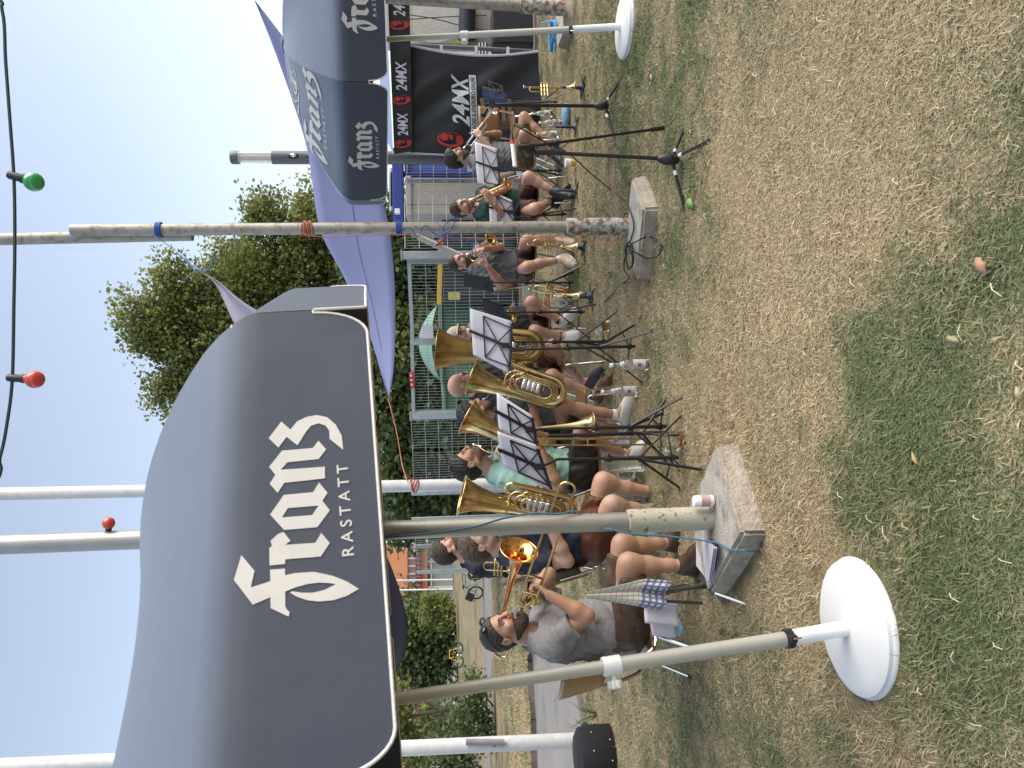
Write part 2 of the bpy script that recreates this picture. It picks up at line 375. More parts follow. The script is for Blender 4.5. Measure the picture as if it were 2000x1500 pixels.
def fill(ymin, ymax, step, jit, side=1.0):
    out = []; y = ymin
    while y < ymax:
        hw = y * .56 + .7; x = -hw
        while x < hw:
            q = (x + random.uniform(-jit, jit), y + random.uniform(-jit, jit))
            if q[1] < lawn_far_y(q[0]) - .15 and clear(q, .24): out.append((q[0], q[1], lawn_z(*q)))
            x += step
        y += step
    return out
for nm, (y0, y1), step, args in (('grass', (1.5, 4.6), .23, (.36, 2900, .009, .034, .00125, 1.12)), ('grass', (4.6, 13.8), .34, (.5, 2600, .010, .036, .0018, 1.1))):
    for sd_ in range(2):
        P = fill(y0 + sd_ * .1, y1, step * 1.3, step * .5)
        scatter(nm, blade_tile('grass_blades', args[0], args[1], *args[2:], seed=11 + sd_), P, [random.uniform(0, 6.28) for _ in P], [random.uniform(.85, 1.2) for _ in P])
# greener, taller tufts
P = []
for _ in range(2600):
    y = random.uniform(1.7, 8.5); x = random.uniform(-y * .55 - .4, y * .55 + .4)
    g = .9 * mnoise.noise(Vector((x * .75 + 3, y * .75, 1))) + .7 * mnoise.noise(Vector((x * 2.4, y * 2.4, 5)))
    if g > .18 and clear((x, y), .03): P.append((x, y, lawn_z(x, y)))
for c, r in KEEP:
    for k in range(260):
        a = random.uniform(0, 6.28); q = r + random.uniform(.0 if r < .31 else .02, .34); x, y = c.x + q * math.cos(a), c.y + q * math.sin(a); P.append((x, y, lawn_z(x, y)))
tme = blade_tile('grass_tuft', .14, 80, .015, .048, .0014, .85, 31)
scatter('grass', tme, P, [random.uniform(0, 6.28) for _ in P], [random.uniform(.7, 1.15) for _ in P])
P = []
for _ in range(900):
    x = random.uniform(-9, -1.5); y = random.uniform(13, 26)
    if ISL[3].x < 0 and y > 13.2 and x < -2.8 - (y - 13) * .22 and y < 25: P.append((x, y, .09))
if P: scatter('grass', blade_tile('grass_blades', .7, 900, .03, .09, .004, .8, 41), P, [random.uniform(0, 6.28) for _ in P], [random.uniform(.8, 1.2) for _ in P])
# ------------------------------------------------------------------ lettering
from mathutils.geometry import tessellate_polygon
def text2d(s, size=1.0, shear=0, bold=0):
    c = bpy.data.curves.new('lettering', 'FONT'); c.body = s; c.size = size; c.shear = shear; c.offset = bold
    o = bpy.data.objects.new('lettering', c); COL.objects.link(o)
    dg = bpy.context.evaluated_depsgraph_get(); me = bpy.data.meshes.new_from_object(o.evaluated_get(dg))
    vs = [(v.co.x, v.co.y) for v in me.vertices]; fs = [tuple(p.vertices) for p in me.polygons]
    bpy.data.objects.remove(o); bpy.data.meshes.remove(me)
    x0 = min(v[0] for v in vs); x1 = max(v[0] for v in vs); y0 = min(v[1] for v in vs); y1 = max(v[1] for v in vs)
    return [((x - x0) / (x1 - x0), (y - y0) / (y1 - y0)) for x, y in vs], fs      # unit box
def fill2d(polys):
    vs = []; fs = []
    for rings in polys:
        n = len(vs); flat = [p for r in rings for p in r]
        tri = tessellate_polygon([[Vector((p[0], p[1], 0)) for p in r] for r in rings])
        vs += flat; fs += [tuple(i + n for i in t) for t in tri]
    return vs, fs
def drape(name, vs, fs, P, mt, parent, maxe=.04):
    bm = bmesh.new(); bv = [bm.verts.new((x, y, 0)) for x, y in vs]
    for f in fs:
        try: bm.faces.new([bv[i] for i in f])
        except ValueError: pass
    for _ in range(5):
        es = [e for e in bm.edges if e.calc_length() > maxe]
        if not es: break
        bmesh.ops.subdivide_edges(bm, edges=es, cuts=1); bmesh.ops.triangulate(bm, faces=bm.faces[:])
    for v in bm.verts: v.co = P(v.co.x, v.co.y)
    bmesh.ops.recalc_face_normals(bm, faces=bm.faces[:])
    me = bpy.data.meshes.new(name); bm.to_mesh(me); bm.free()
    o = link_mesh(name, me, mt, parent, False)
    if name == 'town_lettering': o['kind'] = 'stuff'
    return o
# the word's outlines, in units of the valance traced from the near parasol
LOGO = [[[(145, 995), (235, 1100), (208, 1215), (345, 1170), (343, 1092), (447, 1083), (447, 1128), (520, 1112), (650, 1102), (780, 1127), (880, 1165), (962, 1213), (880, 1262), (780, 1295), (680, 1305), (600, 1297), (530, 1275), (480, 1247), (495, 1237), (560, 1246), (640, 1245), (720, 1225), (800, 1185), (760, 1177), (680, 1175), (600, 1187), (520, 1210), (447, 1240), (447, 1340), (455, 1360), (477, 1380), (470, 1412), (345, 1355), (343, 1280), (220, 1332), (90, 1162)]],
        [[(440, 835), (487, 895), (450, 922), (660, 905), (702, 838), (760, 905), (697, 997), (450, 1020), (447, 1052), (340, 1063), (340, 945), (360, 930), (348, 898), (400, 850)]],
        [[(690, 505), (748, 572), (712, 625), (763, 688), (675, 800), (445, 822), (348, 720), (445, 588), (648, 568)], [(472, 675), (430, 738), (640, 720), (685, 657)]],
        [[(690, 233), (742, 290), (690, 352), (475, 373), (425, 422), (732, 402), (732, 478), (450, 508), (403, 575), (348, 515), (388, 457), (346, 403), (437, 297), (650, 280)]],
        [[(435, 107), (497, 160), (545, 105), (610, 78), (680, 66), (750, 80), (810, 130), (850, 200), (860, 293), (767, 222), (765, 170), (740, 135), (690, 120), (640, 135), (600, 180), (545, 262), (470, 207), (413, 277), (346, 215)]]]
LOGO_ST = None
class Parasol:
    def __init__(s, label, c, zf, ang0, apex, base, rise, H=.30, n=8, rad=1.307, p=2.3, wob=0):
        s.n = n; s.H = H; s.rise = rise; s.p = p; s.wob = wob
        s.cor = []
        for k in range(n):
            a = ang0 + 2 * math.pi * k / n; x = c[0] + rad * math.cos(a); y = c[1] + rad * math.sin(a); s.cor.append(V3(x, y, zf(x, y)))
        e = 1e-2; s.N = V3(-(zf(c[0] + e, c[1]) - zf(c[0], c[1])) / e, -(zf(c[0], c[1] + e) - zf(c[0], c[1])) / e, 1).normalized()
        s.C = V3(apex[0], apex[1], zf(*apex)) + s.N * H
        s.t = thing('parasol', label, 'parasol', base, 'grey printed parasols')
    def edge(s, k, q): return s.cor[k % s.n].lerp(s.cor[(k + 1) % s.n], q)
    def out(s, k):
        d = s.edge(k, .5) - (s.C - s.N * s.H); d -= s.N * d.dot(s.N); return d.normalized()
    def roof(s, k, q, r):
        E = s.edge(k, q) + s.N * s.H
        sag = .022 * math.sin(math.pi * q) * math.sin(math.pi * min(r, 1)) ** .8
        return s.C + (E - s.C) * r + s.N * (s.rise * (1 - r ** s.p) - sag)
    def val(s, k, q, t):
        wv = .006 * math.sin(q * 9 + k * 2 + t * 6) * (t / s.H) * min(1, 8 * min(q, 1 - q) + .3)
        return s.edge(k, q) + s.N * (s.H - t) + s.out(k) * (wv + .004 * (1 - math.exp(-t / .02)))
    def tmax(s, k, q):
        m = min(q, 1 - q) / (.02 if s.wob and k == 1 and q < .5 else .075)
        if m < .10: return s.H * .60
        if m < 1: z = (m - .10) / .90; return s.H * (.60 + .40 * math.sqrt(max(0, 1 - (1 - z) ** 2)))
        return s.H
    def build(s, base, sl):
        t = s.t; nq = 40
        mb = MB()
        def skin_(k, u, v):
            return s.roof(k, u, v * .93)
        def fillet(k, u, w_):
            a, b, c = s.roof(k, u, .93), s.roof(k, u, 1.0), s.val(k, u, .06); return a * (1 - w_) ** 2 + b * 2 * w_ * (1 - w_) + c * w_ ** 2
        skylit = []
        for k in range(s.n): mb.grid(lambda u, v: skin_(k, u, v), 14, 30); skylit += [1.] * (31 * 15)
        mb.sphere(s.C + s.N * (s.rise - .01), (.07, .07, .03), 12, 6)
        skylit += [1.] * (len(mb.v) - len(skylit)); o = mb.build('canopy', M_ROOF, t, smooth=True, auto=False); fa = o.data.attributes.new('skylit', 'FLOAT', 'POINT'); fa.data.foreach_set('value', skylit)
        qs = sorted(set([i / nq for i in range(nq + 1)] + [.004, .0075, .009, .012, .016, .022, .03, .04, .06, .07] + [1 - z for z in (.004, .0075, .009, .012, .016, .022, .03, .04, .06, .07)]))
        for k in range(s.n):
            mb = MB(); M = 12
            NF = 12
            for j in range(NF):
                for q in qs: mb.v.append(fillet(k, q, j / NF))
            for j in range(M + 1):
                for q in qs: mb.v.append(s.val(k, q, .06 + (s.tmax(k, q) - .06) * (j / M)))
            W = len(qs); mb.f = [(j * W + i, j * W + i + 1, (j + 1) * W + i + 1, (j + 1) * W + i) for j in range(M + NF) for i in range(W - 1)]; mb.mi = [0] * len(mb.f)
            v = mb.build('valance', M_ROOF, t, smooth=True, auto=False); fa = v.data.attributes.new('skylit', 'FLOAT', 'POINT'); fa.data.foreach_set('value', [min(1., max(0., 1 - (j - 3) / 6)) for j in range(M + NF + 1) for _ in qs])  # painted sky light runs out across the fold
            mb = MB(); mb.tube([s.val(k, q, s.tmax(k, q)) for q in qs], .0036, 6); mb.build('piping', M_PIPE, v, smooth=True)
        for k in range(s.n):
            mb = MB(); mb.tube([s.C + (s.cor[k] + s.N * s.H - s.C) * r + s.N * (s.rise * (1 - r ** s.p) - .025) for r in np.linspace(.03, .98, 12)], .009, 6); mb.build('rib', M_GREYPOLE, t, smooth=True)
        top = s.C + s.N * (s.rise - .03); b0 = V3(*base); d = (top - b0)
        # white foot tube, grey pole, collar with knob, black clamp
        f = sl['foot']; cl = sl['collar']
        mb = MB(); mb.tube([b0 + V3(0, 0, .06), b0 + d * f], .026, 20); mb.build('foot_tube', M_WHITE, t, smooth=True)
        mb = MB(); mb.tube([b0 + d * (f - .01), b0 + d * cl], .0245, 20); mb.build('lower_pole', M_GREYPOLE, t, smooth=True)
        mb = MB(); mb.tube([b0 + d * (cl - .01), top], .0205, 20); mb.build('upper_pole', M_GREYPOLE, t, smooth=True)
        dn = d.normalized()
        c_ = b0 + d * cl
        mb = MB(); mb.lathe([(.029, -.03), (.031, -.028), (.031, .028), (.029, .032)], c_, dn, 24)
        sd_ = V3(*sl['knob']).normalized(); sd_ = (sd_ - dn * sd_.dot(dn)).normalized()
        mb.lathe([(.011, .028), (.011, .045)], c_, sd_, 12)
        for a in range(6):
            e1 = dn.cross(sd_); q = c_ + sd_ * .055 + (dn * math.cos(a * 1.047) + e1 * math.sin(a * 1.047)) * .014
            mb.lathe([(.008, -.010), (.011, -.006), (.011, .012), (.006, .016)], q, sd_, 8)
        mb.build('collar', M_WHITE, t, smooth=True)
        c_ = b0 + d * f
        mb = MB(); mb.lathe([(.029, -.014), (.0325, -.012), (.0325, .012), (.029, .014)], c_, dn, 24); e1 = dn.cross(sd_)
        kd = (V3(*sl['ring'])).normalized(); mb.box(c_ + kd * .038, (.022, .022, .022)); k = mb.build('clamp', M_BLACK, t, smooth=True)
        q0 = c_ + kd * .05; e2 = kd.cross(dn)
        mb = MB(); mb.tube([q0, q0 + kd * .022 + dn * .013, q0 + kd * .036 + dn * .008, q0 + kd * .036 - dn * .008, q0 + kd * .022 - dn * .013], .0022, 6, closed=True); mb.build('ring', M_CHROME, k, smooth=True)
        # weighted foot
        mb = MB(); R0 = .235
        mb.lathe([(.0, .0), (R0 - .012, .0), (R0, .008), (R0, .026), (R0 - .006, .034), (R0 - .010, .036), (R0 - .012, .048), (R0 - .045, .066), (.03, .070), (.029, .078), (.0, .078)], b0, (0, 0, 1), 72)
        mb.build('weight', M_WHITED, t, smooth=True)
    def face_st(s, k, x, y):
        """metres along face k from its middle, metres below the fold, of a picture point"""
        a, b = s.edge(k, 0), s.edge(k, 1); p = onplane(x, y, a, s.out(k)); u = (b - a).normalized(); m = (a + b) / 2 + s.N * s.H
        return (p - m).dot(u), -(p - m).dot(s.N)
    def on_val(s, k, q, t, off=.0014):
        L_ = (s.edge(k, 1) - s.edge(k, 0)).length
        return s.val(k, .5 + q / L_, t) + s.out(k) * off
    def on_roof(s, k, q, dist, off=.0035):
        L_ = (s.edge(k, 1) - s.edge(k, 0)).length; slant = 1.33
        r = max(.02, 1 - dist / slant); return s.roof(k, .5 + q / (L_ * r), r) + s.N * off + s.out(k) * off * .6
# near parasol
pA = Parasol('grey parasol nearest the camera whose big printed valance fills half the view', (-.91, 2.55),
             lambda x, y: 1.494 + .0513 * (x + .64) + .092 * (y - 1.27), R(-78), (-1.0, 2.47), gnd(1690, 1224), .365, p=3.5, wob=1)
pA.build(gnd(1690, 1224, 0), dict(foot=.125, collar=.40, knob=(-1, -.3, 0), ring=(.3, -.9, 0)))
pB = Parasol('grey parasol at the right edge with printed roof and valance', (2.68, 6.05),
             lambda x, y: 1.82 + .026 * (x - 1.39) + .13 * (y - 5.8) * .9, R(191), (2.60, 5.95), gnd(1229, 52), .40, p=2.1)
pB.build(gnd(1229, 52, 0), dict(foot=.17, collar=.48, knob=(-1, -.3, 0), ring=(-.5, -.9, 0)))
z4 = lambda x, y: (440 + x / 3.657, 830 + y / 3.657)
LOGO_ST = [[[pA.face_st(0, *z4(*p)) for p in r] for r in rings] for rings in LOGO]
lv, lf = fill2d(LOGO_ST)
ra, rb = pA.face_st(0, *z4(930, 985)), pA.face_st(0, *z4(890, 385)); rtop = pA.face_st(0, *z4(845, 985))
tv, tf = text2d('R A S T A T T', 1, bold=.012)
rh = abs(ra[1] - rtop[1]); TXT = lambda sc=1, dx=0, dy=0: [((ra[0] + (rb[0] - ra[0]) * x) * sc + dx, (ra[1] + (rb[1] - ra[1]) * x - rh * y) * sc + dy) for x, y in tv]
for ps, faces in ((pA, (0, 2, 4, 6)), (pB, (0, 1, 3, 5))):
    for k in faces:
        drape('name_lettering', lv, lf, lambda a, b: ps.on_val(k, a, b), M_LETTER, ps.t)
        drape('town_lettering', TXT(), tf, lambda a, b: ps.on_val(k, a, b), M_LETTER, ps.t)
# roof print on the far parasol: same word twice as large, with a heraldic crest above it
cyl = sum(p[1] for r in LOGO_ST for q in r for p in q) / sum(len(q) for r in LOGO_ST for q in r)
sc_ = 1.75
rv = [(a * sc_, .38 - (b - cyl) * sc_) for a, b in lv]
drape('name_lettering', rv, lf, lambda a, b: pB.on_roof(0, a, b), M_LETTER, pB.t, .05)
rv = [(a * sc_, .38 - (b - cyl) * sc_) for a, b in TXT()]
drape('town_lettering', rv, tf, lambda a, b: pB.on_roof(0, a, b), M_LETTER, pB.t, .05)
crest = []
def blob(cx, cy, rx, ry, n=10, ph=0): return [(cx + rx * math.cos(ph + 6.283 * i / n), cy + ry * math.sin(ph + 6.283 * i / n)) for i in range(n)]
ring_o = blob(0, 0, .085, .085, 20); ring_i = blob(0, 0, .07, .07, 20)[::-1]
crest.append([ring_o, ring_i])
for sg in (-1, 1):
    for i in range(7):
        a = .35 + i * .34; cx, cy = sg * .14 * math.cos(a - 1.1), .02 + .14 * math.sin(a - 1.1)
        crest.append([[(cx, cy), (cx + sg * .03 * math.cos(a), cy + .05 * math.sin(a) + .02), (cx + sg * .012, cy - .018)]])
for i in range(5): crest.append([[(-.06 + i * .03, .10), (-.045 + i * .03, .19 - abs(i - 2) * .012), (-.03 + i * .03, .10)]])
crest.append([blob(0, .02, .03, .04, 8)]); crest.append([[(-.05, -.06), (.05, -.06), (.02, -.02), (-.02, -.02)]])
for i in range(4): crest.append([[(-.19 + .1 * i, -.14), (-.12 + .1 * i, -.12), (-.13 + .1 * i, -.10), (-.20 + .1 * i, -.11)]])
cv, cf = fill2d(crest)
drape('printed_crest', [(a * 1.05, .80 + b * .85) for a, b in cv], cf, lambda a, b: pB.on_roof(0, a, b), M_LETTER, pB.t, .05)
# ------------------------------------------------------------------ shade sails
def strip_sail(name, label, top, bot, M, group=None, bulge=.0, nv=8):
    n = len(top); mb = MB(); k = 6
    T = spline(top, k); B = spline(bot, k); W = len(T)
    for j in range(nv + 1):
        v = j / nv
        for i in range(W): mb.v.append(T[i].lerp(B[i], v) + V3(0, bulge * math.sin(math.pi * v), 0))
    mb.f = [(j * W + i, j * W + i + 1, (j + 1) * W + i + 1, (j + 1) * W + i) for j in range(nv) for i in range(W - 1)]; mb.mi = [0] * len(mb.f)
    o = mb.build(name, M, None, smooth=True, auto=False); so = o.modifiers.new('cloth', 'SOLIDIFY'); so.thickness = .004
    tag(o, label, 'shade sail', group); center_origin(o); return o, T, B
tp = [(758, 779, 9.0), (721, 649, 8.9), (673, 543, 8.7), (625, 445, 8.4), (602, 300, 8.0), (572, 198, 7.7), (530, 81, 7.3), (497, 1, 7.0)]
bt = [(759, 778, 9.0), (769, 720, 8.6), (772, 618, 8.3), (768, 509, 8.0), (750, 400, 7.8), (690, 250, 7.5), (590, 120, 7.2), (498, 0, 7.0)]
SAIL, _, _ = strip_sail('shade_sail', 'lavender blue shade sail stretched across behind the right parasol', [at(*p) for p in tp], [at(*p) for p in bt], M_SAIL, bulge=.04)
mb = MB(); mid = [Vector(a).lerp(Vector(b), .52) + V3(0, .03, .0) for a, b in zip([at(*p) for p in tp], [at(*p) for p in bt])]
mb.tube(spline(mid[1:-1], 5), .004, 5); mb.build('seam', mat('sail_seam', (.22, .22, .46), .8), SAIL, smooth=True)
o, _, _ = strip_sail('shade_sail', 'grey corner tip of a shade sail peeking over the near parasol', [at(400, 534, 5.0), at(430, 552, 4.8), at(476, 590, 4.5), at(560, 640, 4.2)],
           [at(401, 536, 5.0), at(425, 562, 4.8), at(462, 640, 4.5), at(520, 720, 4.2)], mat('sail_grey', (.16, .16, .22), .75), bulge=.03)
M_SAILD = mat('sail_dark', (.018, .014, .026), .8)
strip_sail('shade_sail', 'dark purple cloth sagging behind the near parasol above the tree tops',
           [at(690, 1050, 4.6), at(690, 1120, 4.6), at(690, 1180, 4.6), at(690, 1240, 4.6), at(690, 1290, 4.6), at(690, 1340, 4.6)],
           [at(738, 1050, 4.6), at(768, 1120, 4.6), at(787, 1180, 4.6), at(795, 1240, 4.6), at(785, 1290, 4.6), at(742, 1340, 4.6)], M_SAILD, bulge=.1)
# ------------------------------------------------------------------ concrete feet and poles
def conc_block(label, fr, rt, lf_, h, seed):
    f, r, l = gnd(*fr), gnd(*rt), gnd(*lf_); b = r + l - f
    c = (r + l) / 2; bm = bmesh.new(); ti = .93
    vs = [bm.verts.new(Vector((p.x, p.y, -.02))) for p in (f, r, b, l)] + [bm.verts.new(Vector((c.x + (p.x - c.x) * ti, c.y + (p.y - c.y) * ti, h))) for p in (f, r, b, l)]
    for q in ((3, 2, 1, 0), (4, 5, 6, 7), (0, 1, 5, 4), (1, 2, 6, 5), (2, 3, 7, 6), (3, 0, 4, 7)): bm.faces.new([vs[i] for i in q])
    bmesh.ops.bevel(bm, geom=bm.edges[:], offset=.016, segments=2, affect='EDGES')
    bmesh.ops.subdivide_edges(bm, edges=[e for e in bm.edges if e.calc_length() > .1], cuts=7, use_grid_fill=True)
    bm.normal_update()
    for v in bm.verts:
        if v.co.z > -.01:
            k = .010 * mnoise.noise(v.co * 9 + Vector((seed, 0, 0))) + .006 * mnoise.noise(v.co * 26 + Vector((seed, 3, 0)))
            top = v.normal.z > .8
            v.co += v.normal * (k * (.35 if top else 1.0))
    me = bpy.data.meshes.new('concrete_foot'); bm.to_mesh(me); bm.free()
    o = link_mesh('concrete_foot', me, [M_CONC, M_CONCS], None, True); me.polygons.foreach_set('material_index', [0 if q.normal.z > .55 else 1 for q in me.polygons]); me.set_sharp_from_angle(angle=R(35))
    tag(o, label, 'concrete block', 'concrete feet of the poles'); return center_origin(o)
conc_block('weathered concrete block under the flaking cream pole sleeve, nearest the camera', (1509, 1042), (1446, 860), (1430, 1166), .125, 1)
conc_block('smooth concrete block with black cable coiled on it under the rusty sleeve', (1294, 405), (1266, 338), (1277, 552), .12, 5)
conc_block('concrete block at the right edge beside the tangled blue cord', (1128, 60), (1121, -30), (1112, 100), .13, 9)
def mast(label, base, top, r, sl_px=None, sr=.062, smat=None, pmat=M_ALU, z0=.12, Dtop=None, group='sail masts'):
    b0 = gnd(*base, z0); Dt = b0.y if Dtop is None else Dtop; t0 = at(*top, Dt); d = (t0 - b0)
    t = thing('mast', label, 'pole', b0, group)
    if sl_px:
        f = (base[0] - sl_px) / (base[0] - top[0])
        mb = MB(); e = b0 + d * f; dn = d.normalized()
        mb.lathe([(sr, 0), (sr, .006), (sr, (e - b0).length), (sr - .008, (e - b0).length + .003), (r, (e - b0).length + .003)], b0, dn, 28); mb.build('sleeve', smat, t, smooth=True)
        mb = MB(); mb.tube([e - dn * .05, t0], r, 28); mb.build('tube', pmat, t, smooth=True)
    else:
        mb = MB(); mb.tube([b0, t0], r, 28); mb.build('tube', pmat, t, smooth=True)
    return t, b0, d
mN, bN, dN = mast('aluminium mast standing in a flaking cream sleeve on the nearest concrete block', (1390, 1012), (-60, 1066), .0445, 1215, .058, M_SLEEVE)
mM, bM, dM = mast('stained aluminium mast standing in a rusty sleeve, tied with blue strings', (1225, 442), (140, 450), .040, 1100, .060, M_RUST, M_ALU2)
mb = MB(); q0 = bM + dM * .80 + V3(-.02, .085, 0); mb.tube([q0, at(-40, 468, q0.y)], .040, 24); mb.build('extension_tube', M_ALU2, mM, smooth=True)
mR, bR, dR = mast('white mast beyond the musicians with a red rope knotted round it', (1150, 942), (-60, 966), .060, None, pmat=mat('white_paint_pole', (.62, .62, .63), .4), z0=.0)
mL, bL, dL = mast('white flagpole at the left edge by the pale path', (1168, 1444), (-60, 1500), .072, None, pmat=mat('white_paint_pole', (.62, .62, .63), .4), z0=.0)
mb = MB(); q = at(985, 1450, bL.y - .09); q2 = at(910, 1449, bL.y - .09); mb.tube([q2, q], .03, 10); mb.build('cleat_cover', mat('grey_plastic', (.25, .25, .27), .5), mL, smooth=True)
mb = MB(); mb.prism([at(957, 1454, bL.y - .085), at(969, 1454, bL.y - .085), at(967, 1460, bL.y - .085)], (0, .006, 0)); mb.build('sticker', mat('sticker_blue', (.02, .06, .35), .5), mL)
mS, bS, dS = mast('aluminium mast in a flaking sleeve at the right edge by the loudspeaker', (1104, 17), (700, -8), .056, 1015, .072, M_RUST, M_ALU2, z0=.12)
# ties on the masts
def ring(p, d, r, w_, M, parent, name='strap'):
    mb = MB(); dn = d.normalized(); mb.lathe([(r, -w_ / 2), (r + .003, -w_ / 2), (r + .003, w_ / 2), (r, w_ / 2)], p, dn, 24); return mb.build(name, M, parent, smooth=True)
def rope(name, label, pts, r, M, group=None, k=6, cat='rope'):
    mb = MB(); mb.tube(spline(pts, k), r, 6); o = mb.build(name, M, None, smooth=True); tag(o, label, cat, group); return center_origin(o)
fr = lambda x: (1225 - x) / (1225 - 140)
ring(bM + dM * fr(303), dM, .048, .035, M_STRAPB, mM); ring(bM + dM * fr(764), dM, .046, .04, M_STRAPB, mM)
mb = MB()
for i in range(6):
    c_ = bM + dM * fr(578 + i * 3); dn = dM.normalized(); e1 = dn.orthogonal().normalized(); e2 = dn.cross(e1); tl = (i % 3 - 1) * .012
    mb.tube([c_ + (e1 * math.cos(a) + e2 * math.sin(a)) * .05 + dn * tl * math.cos(a) for a in np.linspace(0, 6.28, 18)[:-1]], .005, 5, closed=True)
mb.build('rope_wrap', M_STRING_O, mM, smooth=True)
yM = bM.y - .06
rope('orange_rope', 'thin orange rope running down the stained mast to the smooth block', [at(585, 455, yM), at(640, 463, yM), at(760, 458, yM), at(860, 463, yM), at(960, 466, yM), at(1060, 462, yM), at(1130, 466, yM), at(1180, 480, yM), at(1206, 474, yM), at(1214, 456, yM)], .003, M_STRING_O)
rope('blue_string', 'tangled thin blue string hanging on the stained mast', [at(764, 452, yM), at(800, 445, yM), at(815, 462, yM), at(830, 440, yM), at(846, 455, yM), at(866, 462, yM), at(868, 440, yM), at(890, 425, yM), at(880, 450, yM), at(868, 464, yM), at(905, 468, yM), at(925, 480, yM), at(932, 500, yM)], .003, M_STRAPB)
rope('blue_string', 'blue string with trailing end tied across the stained mast at fence height', [at(850, 432, yM), at(868, 448, yM), at(866, 462, yM), at(850, 470, yM), at(838, 452, yM), at(866, 456, yM), at(895, 440, yM)], .003, mat('string_lilac', (.16, .2, .5), .8))
rope('guy_line', 'thin line from the stained mast to the grey sail tip', [at(305, 462, bM.y - .05), at(335, 484, 5.3), at(365, 508, 5.1), at(400, 535, 5.0)], .003, mat('line_grey', (.3, .33, .45), .8))
rope('blue_line', 'blue line knotted above the grey sail tip', [at(345, 495, 5.15), at(365, 508, 5.05), at(375, 520, 5.02), at(402, 530, 5.0), at(420, 500, 5.0)], .004, mat('line_blue', (.05, .16, .42), .8))
rope('orange_line', 'orange line from the lavender sail tip to the white mast', [at(758, 778, 9.0), at(775, 845, 8.7), at(785, 905, 8.4), at(795, 938, bR.y - .07)], .006, M_STRING_O)
fR = lambda x: (1150 - x) / (1150 + 60)
mb = MB()
for i in range(5):
    c_ = bR + dR * fR(789 + i * 2.2); mb.tube([c_ + V3(math.cos(a), math.sin(a), 0) * .064 + V3(0, 0, .02 * math.cos(a + i)) for a in np.linspace(0, 6.28, 18)[:-1]], .006, 5, closed=True)
mb.build('rope_wrap', M_STRING_R, mR, smooth=True)
yN = bN.y - .066
rope('blue_rope', 'thin blue rope winding down the near mast onto the nearest concrete block', [at(745, 1050, yN + .03), at(800, 1046, yN), at(870, 1038, yN), at(930, 1028, yN), at(985, 1012, yN), at(1040, 1003, yN), at(1090, 1004, yN + .02), at(1130, 1000, yN + .06), at(1160, 1030, yN + .06), at(1190, 1033, yN), at(1230, 1042, yN - .02), at(1300, 1047, yN - .03), at(1360, 1054, yN - .05), at(1400, 1060, yN - .1), gnd(1425, 1073, .135), gnd(1455, 1075, .135), at(1490, 1078, 3.36), at(1512, 1077, 3.33)], .0048, M_ROPEB)
# ------------------------------------------------------------------ festoon lights
cab = [(-330, -420), (-30, -40), (4, 20), (11, 120), (19, 230), (27, 345), (29, 460), (27, 600), (24, 740), (14, 825), (0, 893), (-30, 980), (-330, 1400)]
DB = 2.75
rope('festoon_cable', 'dark green festoon cable curving across the top of the sky', [at(x, y, DB) for x, y in cab], .006, mat('cable_green', (.02, .05, .045), .6), cat='cable')
M_GB = mat('bulb_green', (.02, .30, .08), .12, var=.02, coat=.5); M_RB = mat('bulb_red', (.55, .055, .03), .12, var=.02, coat=.5)
def bulb(label, a, b, D, M, rpx):
    p0 = at(*a, D); p1 = at(*b, D); d = (p1 - p0).normalized(); r = rpx * D / 1500
    t = thing('festoon_bulb', label, 'light bulb', p0, 'coloured festoon bulbs')
    L_ = (p1 - p0).length
    mb = MB(); mb.lathe([(r * .38, -r * .4), (r * .43, -r * .25), (r * .43, L_ * .42), (r * .50, L_ * .44), (r * .50, L_ * .58)], p0, d, 18); mb.build('socket', M_BLACK, t, smooth=True)
    pr = [(r * .45, L_ * .55), (r * .5, L_ * .65)] + [(r * math.sin(th), L_ + -r * math.cos(th)) for th in np.linspace(.62, 3.1416, 14)]
    pr[-1] = (0, pr[-1][1]); mb = MB(); mb.lathe(pr, p0, d, 22); mb.build('globe', M, t, smooth=True)
bulb('green festoon bulb hanging from the dark cable', (24, 343), (66, 355), DB, M_GB, 18)
bulb('red festoon bulb hanging from the dark cable', (22, 738), (68, 741), DB, M_RB, 17)
bulb('orange red bulb sticking out from the side of the near mast', (212, 1046), (212, 1022), bN.y, M_RB, 11.5)
# ------------------------------------------------------------------ vegetation
def leaf_material(name, ca, cb, tr=.35):
    m = bpy.data.materials.new(name); m.use_nodes = True; n = m.node_tree; L = n.links.new; b = n.nodes['Principled BSDF']; b.inputs['Roughness'].default_value = .55
    a = n.nodes.new('ShaderNodeAttribute'); a.attribute_name = 'tone'
    mx = n.nodes.new('ShaderNodeMix'); mx.data_type = 'RGBA'; mx.inputs[6].default_value = (*ca, 1); mx.inputs[7].default_value = (*cb, 1)
    L(a.outputs['Fac'], mx.inputs[0]); L(mx.outputs[2], b.inputs['Base Color'])
    t = n.nodes.new('ShaderNodeBsdfTranslucent'); L(mx.outputs[2], t.inputs[0]); ms = n.nodes.new('ShaderNodeMixShader'); ms.inputs[0].default_value = tr
    L(b.outputs[0], ms.inputs[1]); L(t.outputs[0], ms.inputs[2]); L(ms.outputs[0], n.nodes['Material Output'].inputs[0])
    return m
M_LEAF = leaf_material('leaf_green', (.10, .13, .035), (.37, .39, .12), .5)
M_LEAFD = leaf_material('leaf_dark', (.045, .075, .025), (.15, .20, .065), .35)
M_LEAFB = leaf_material('leaf_bright', (.05, .11, .02), (.20, .32, .07), .4)
M_BARK = mat('bark', (.10, .075, .055), .95, var=.3, scale=6, bump=.8, bscale=18)
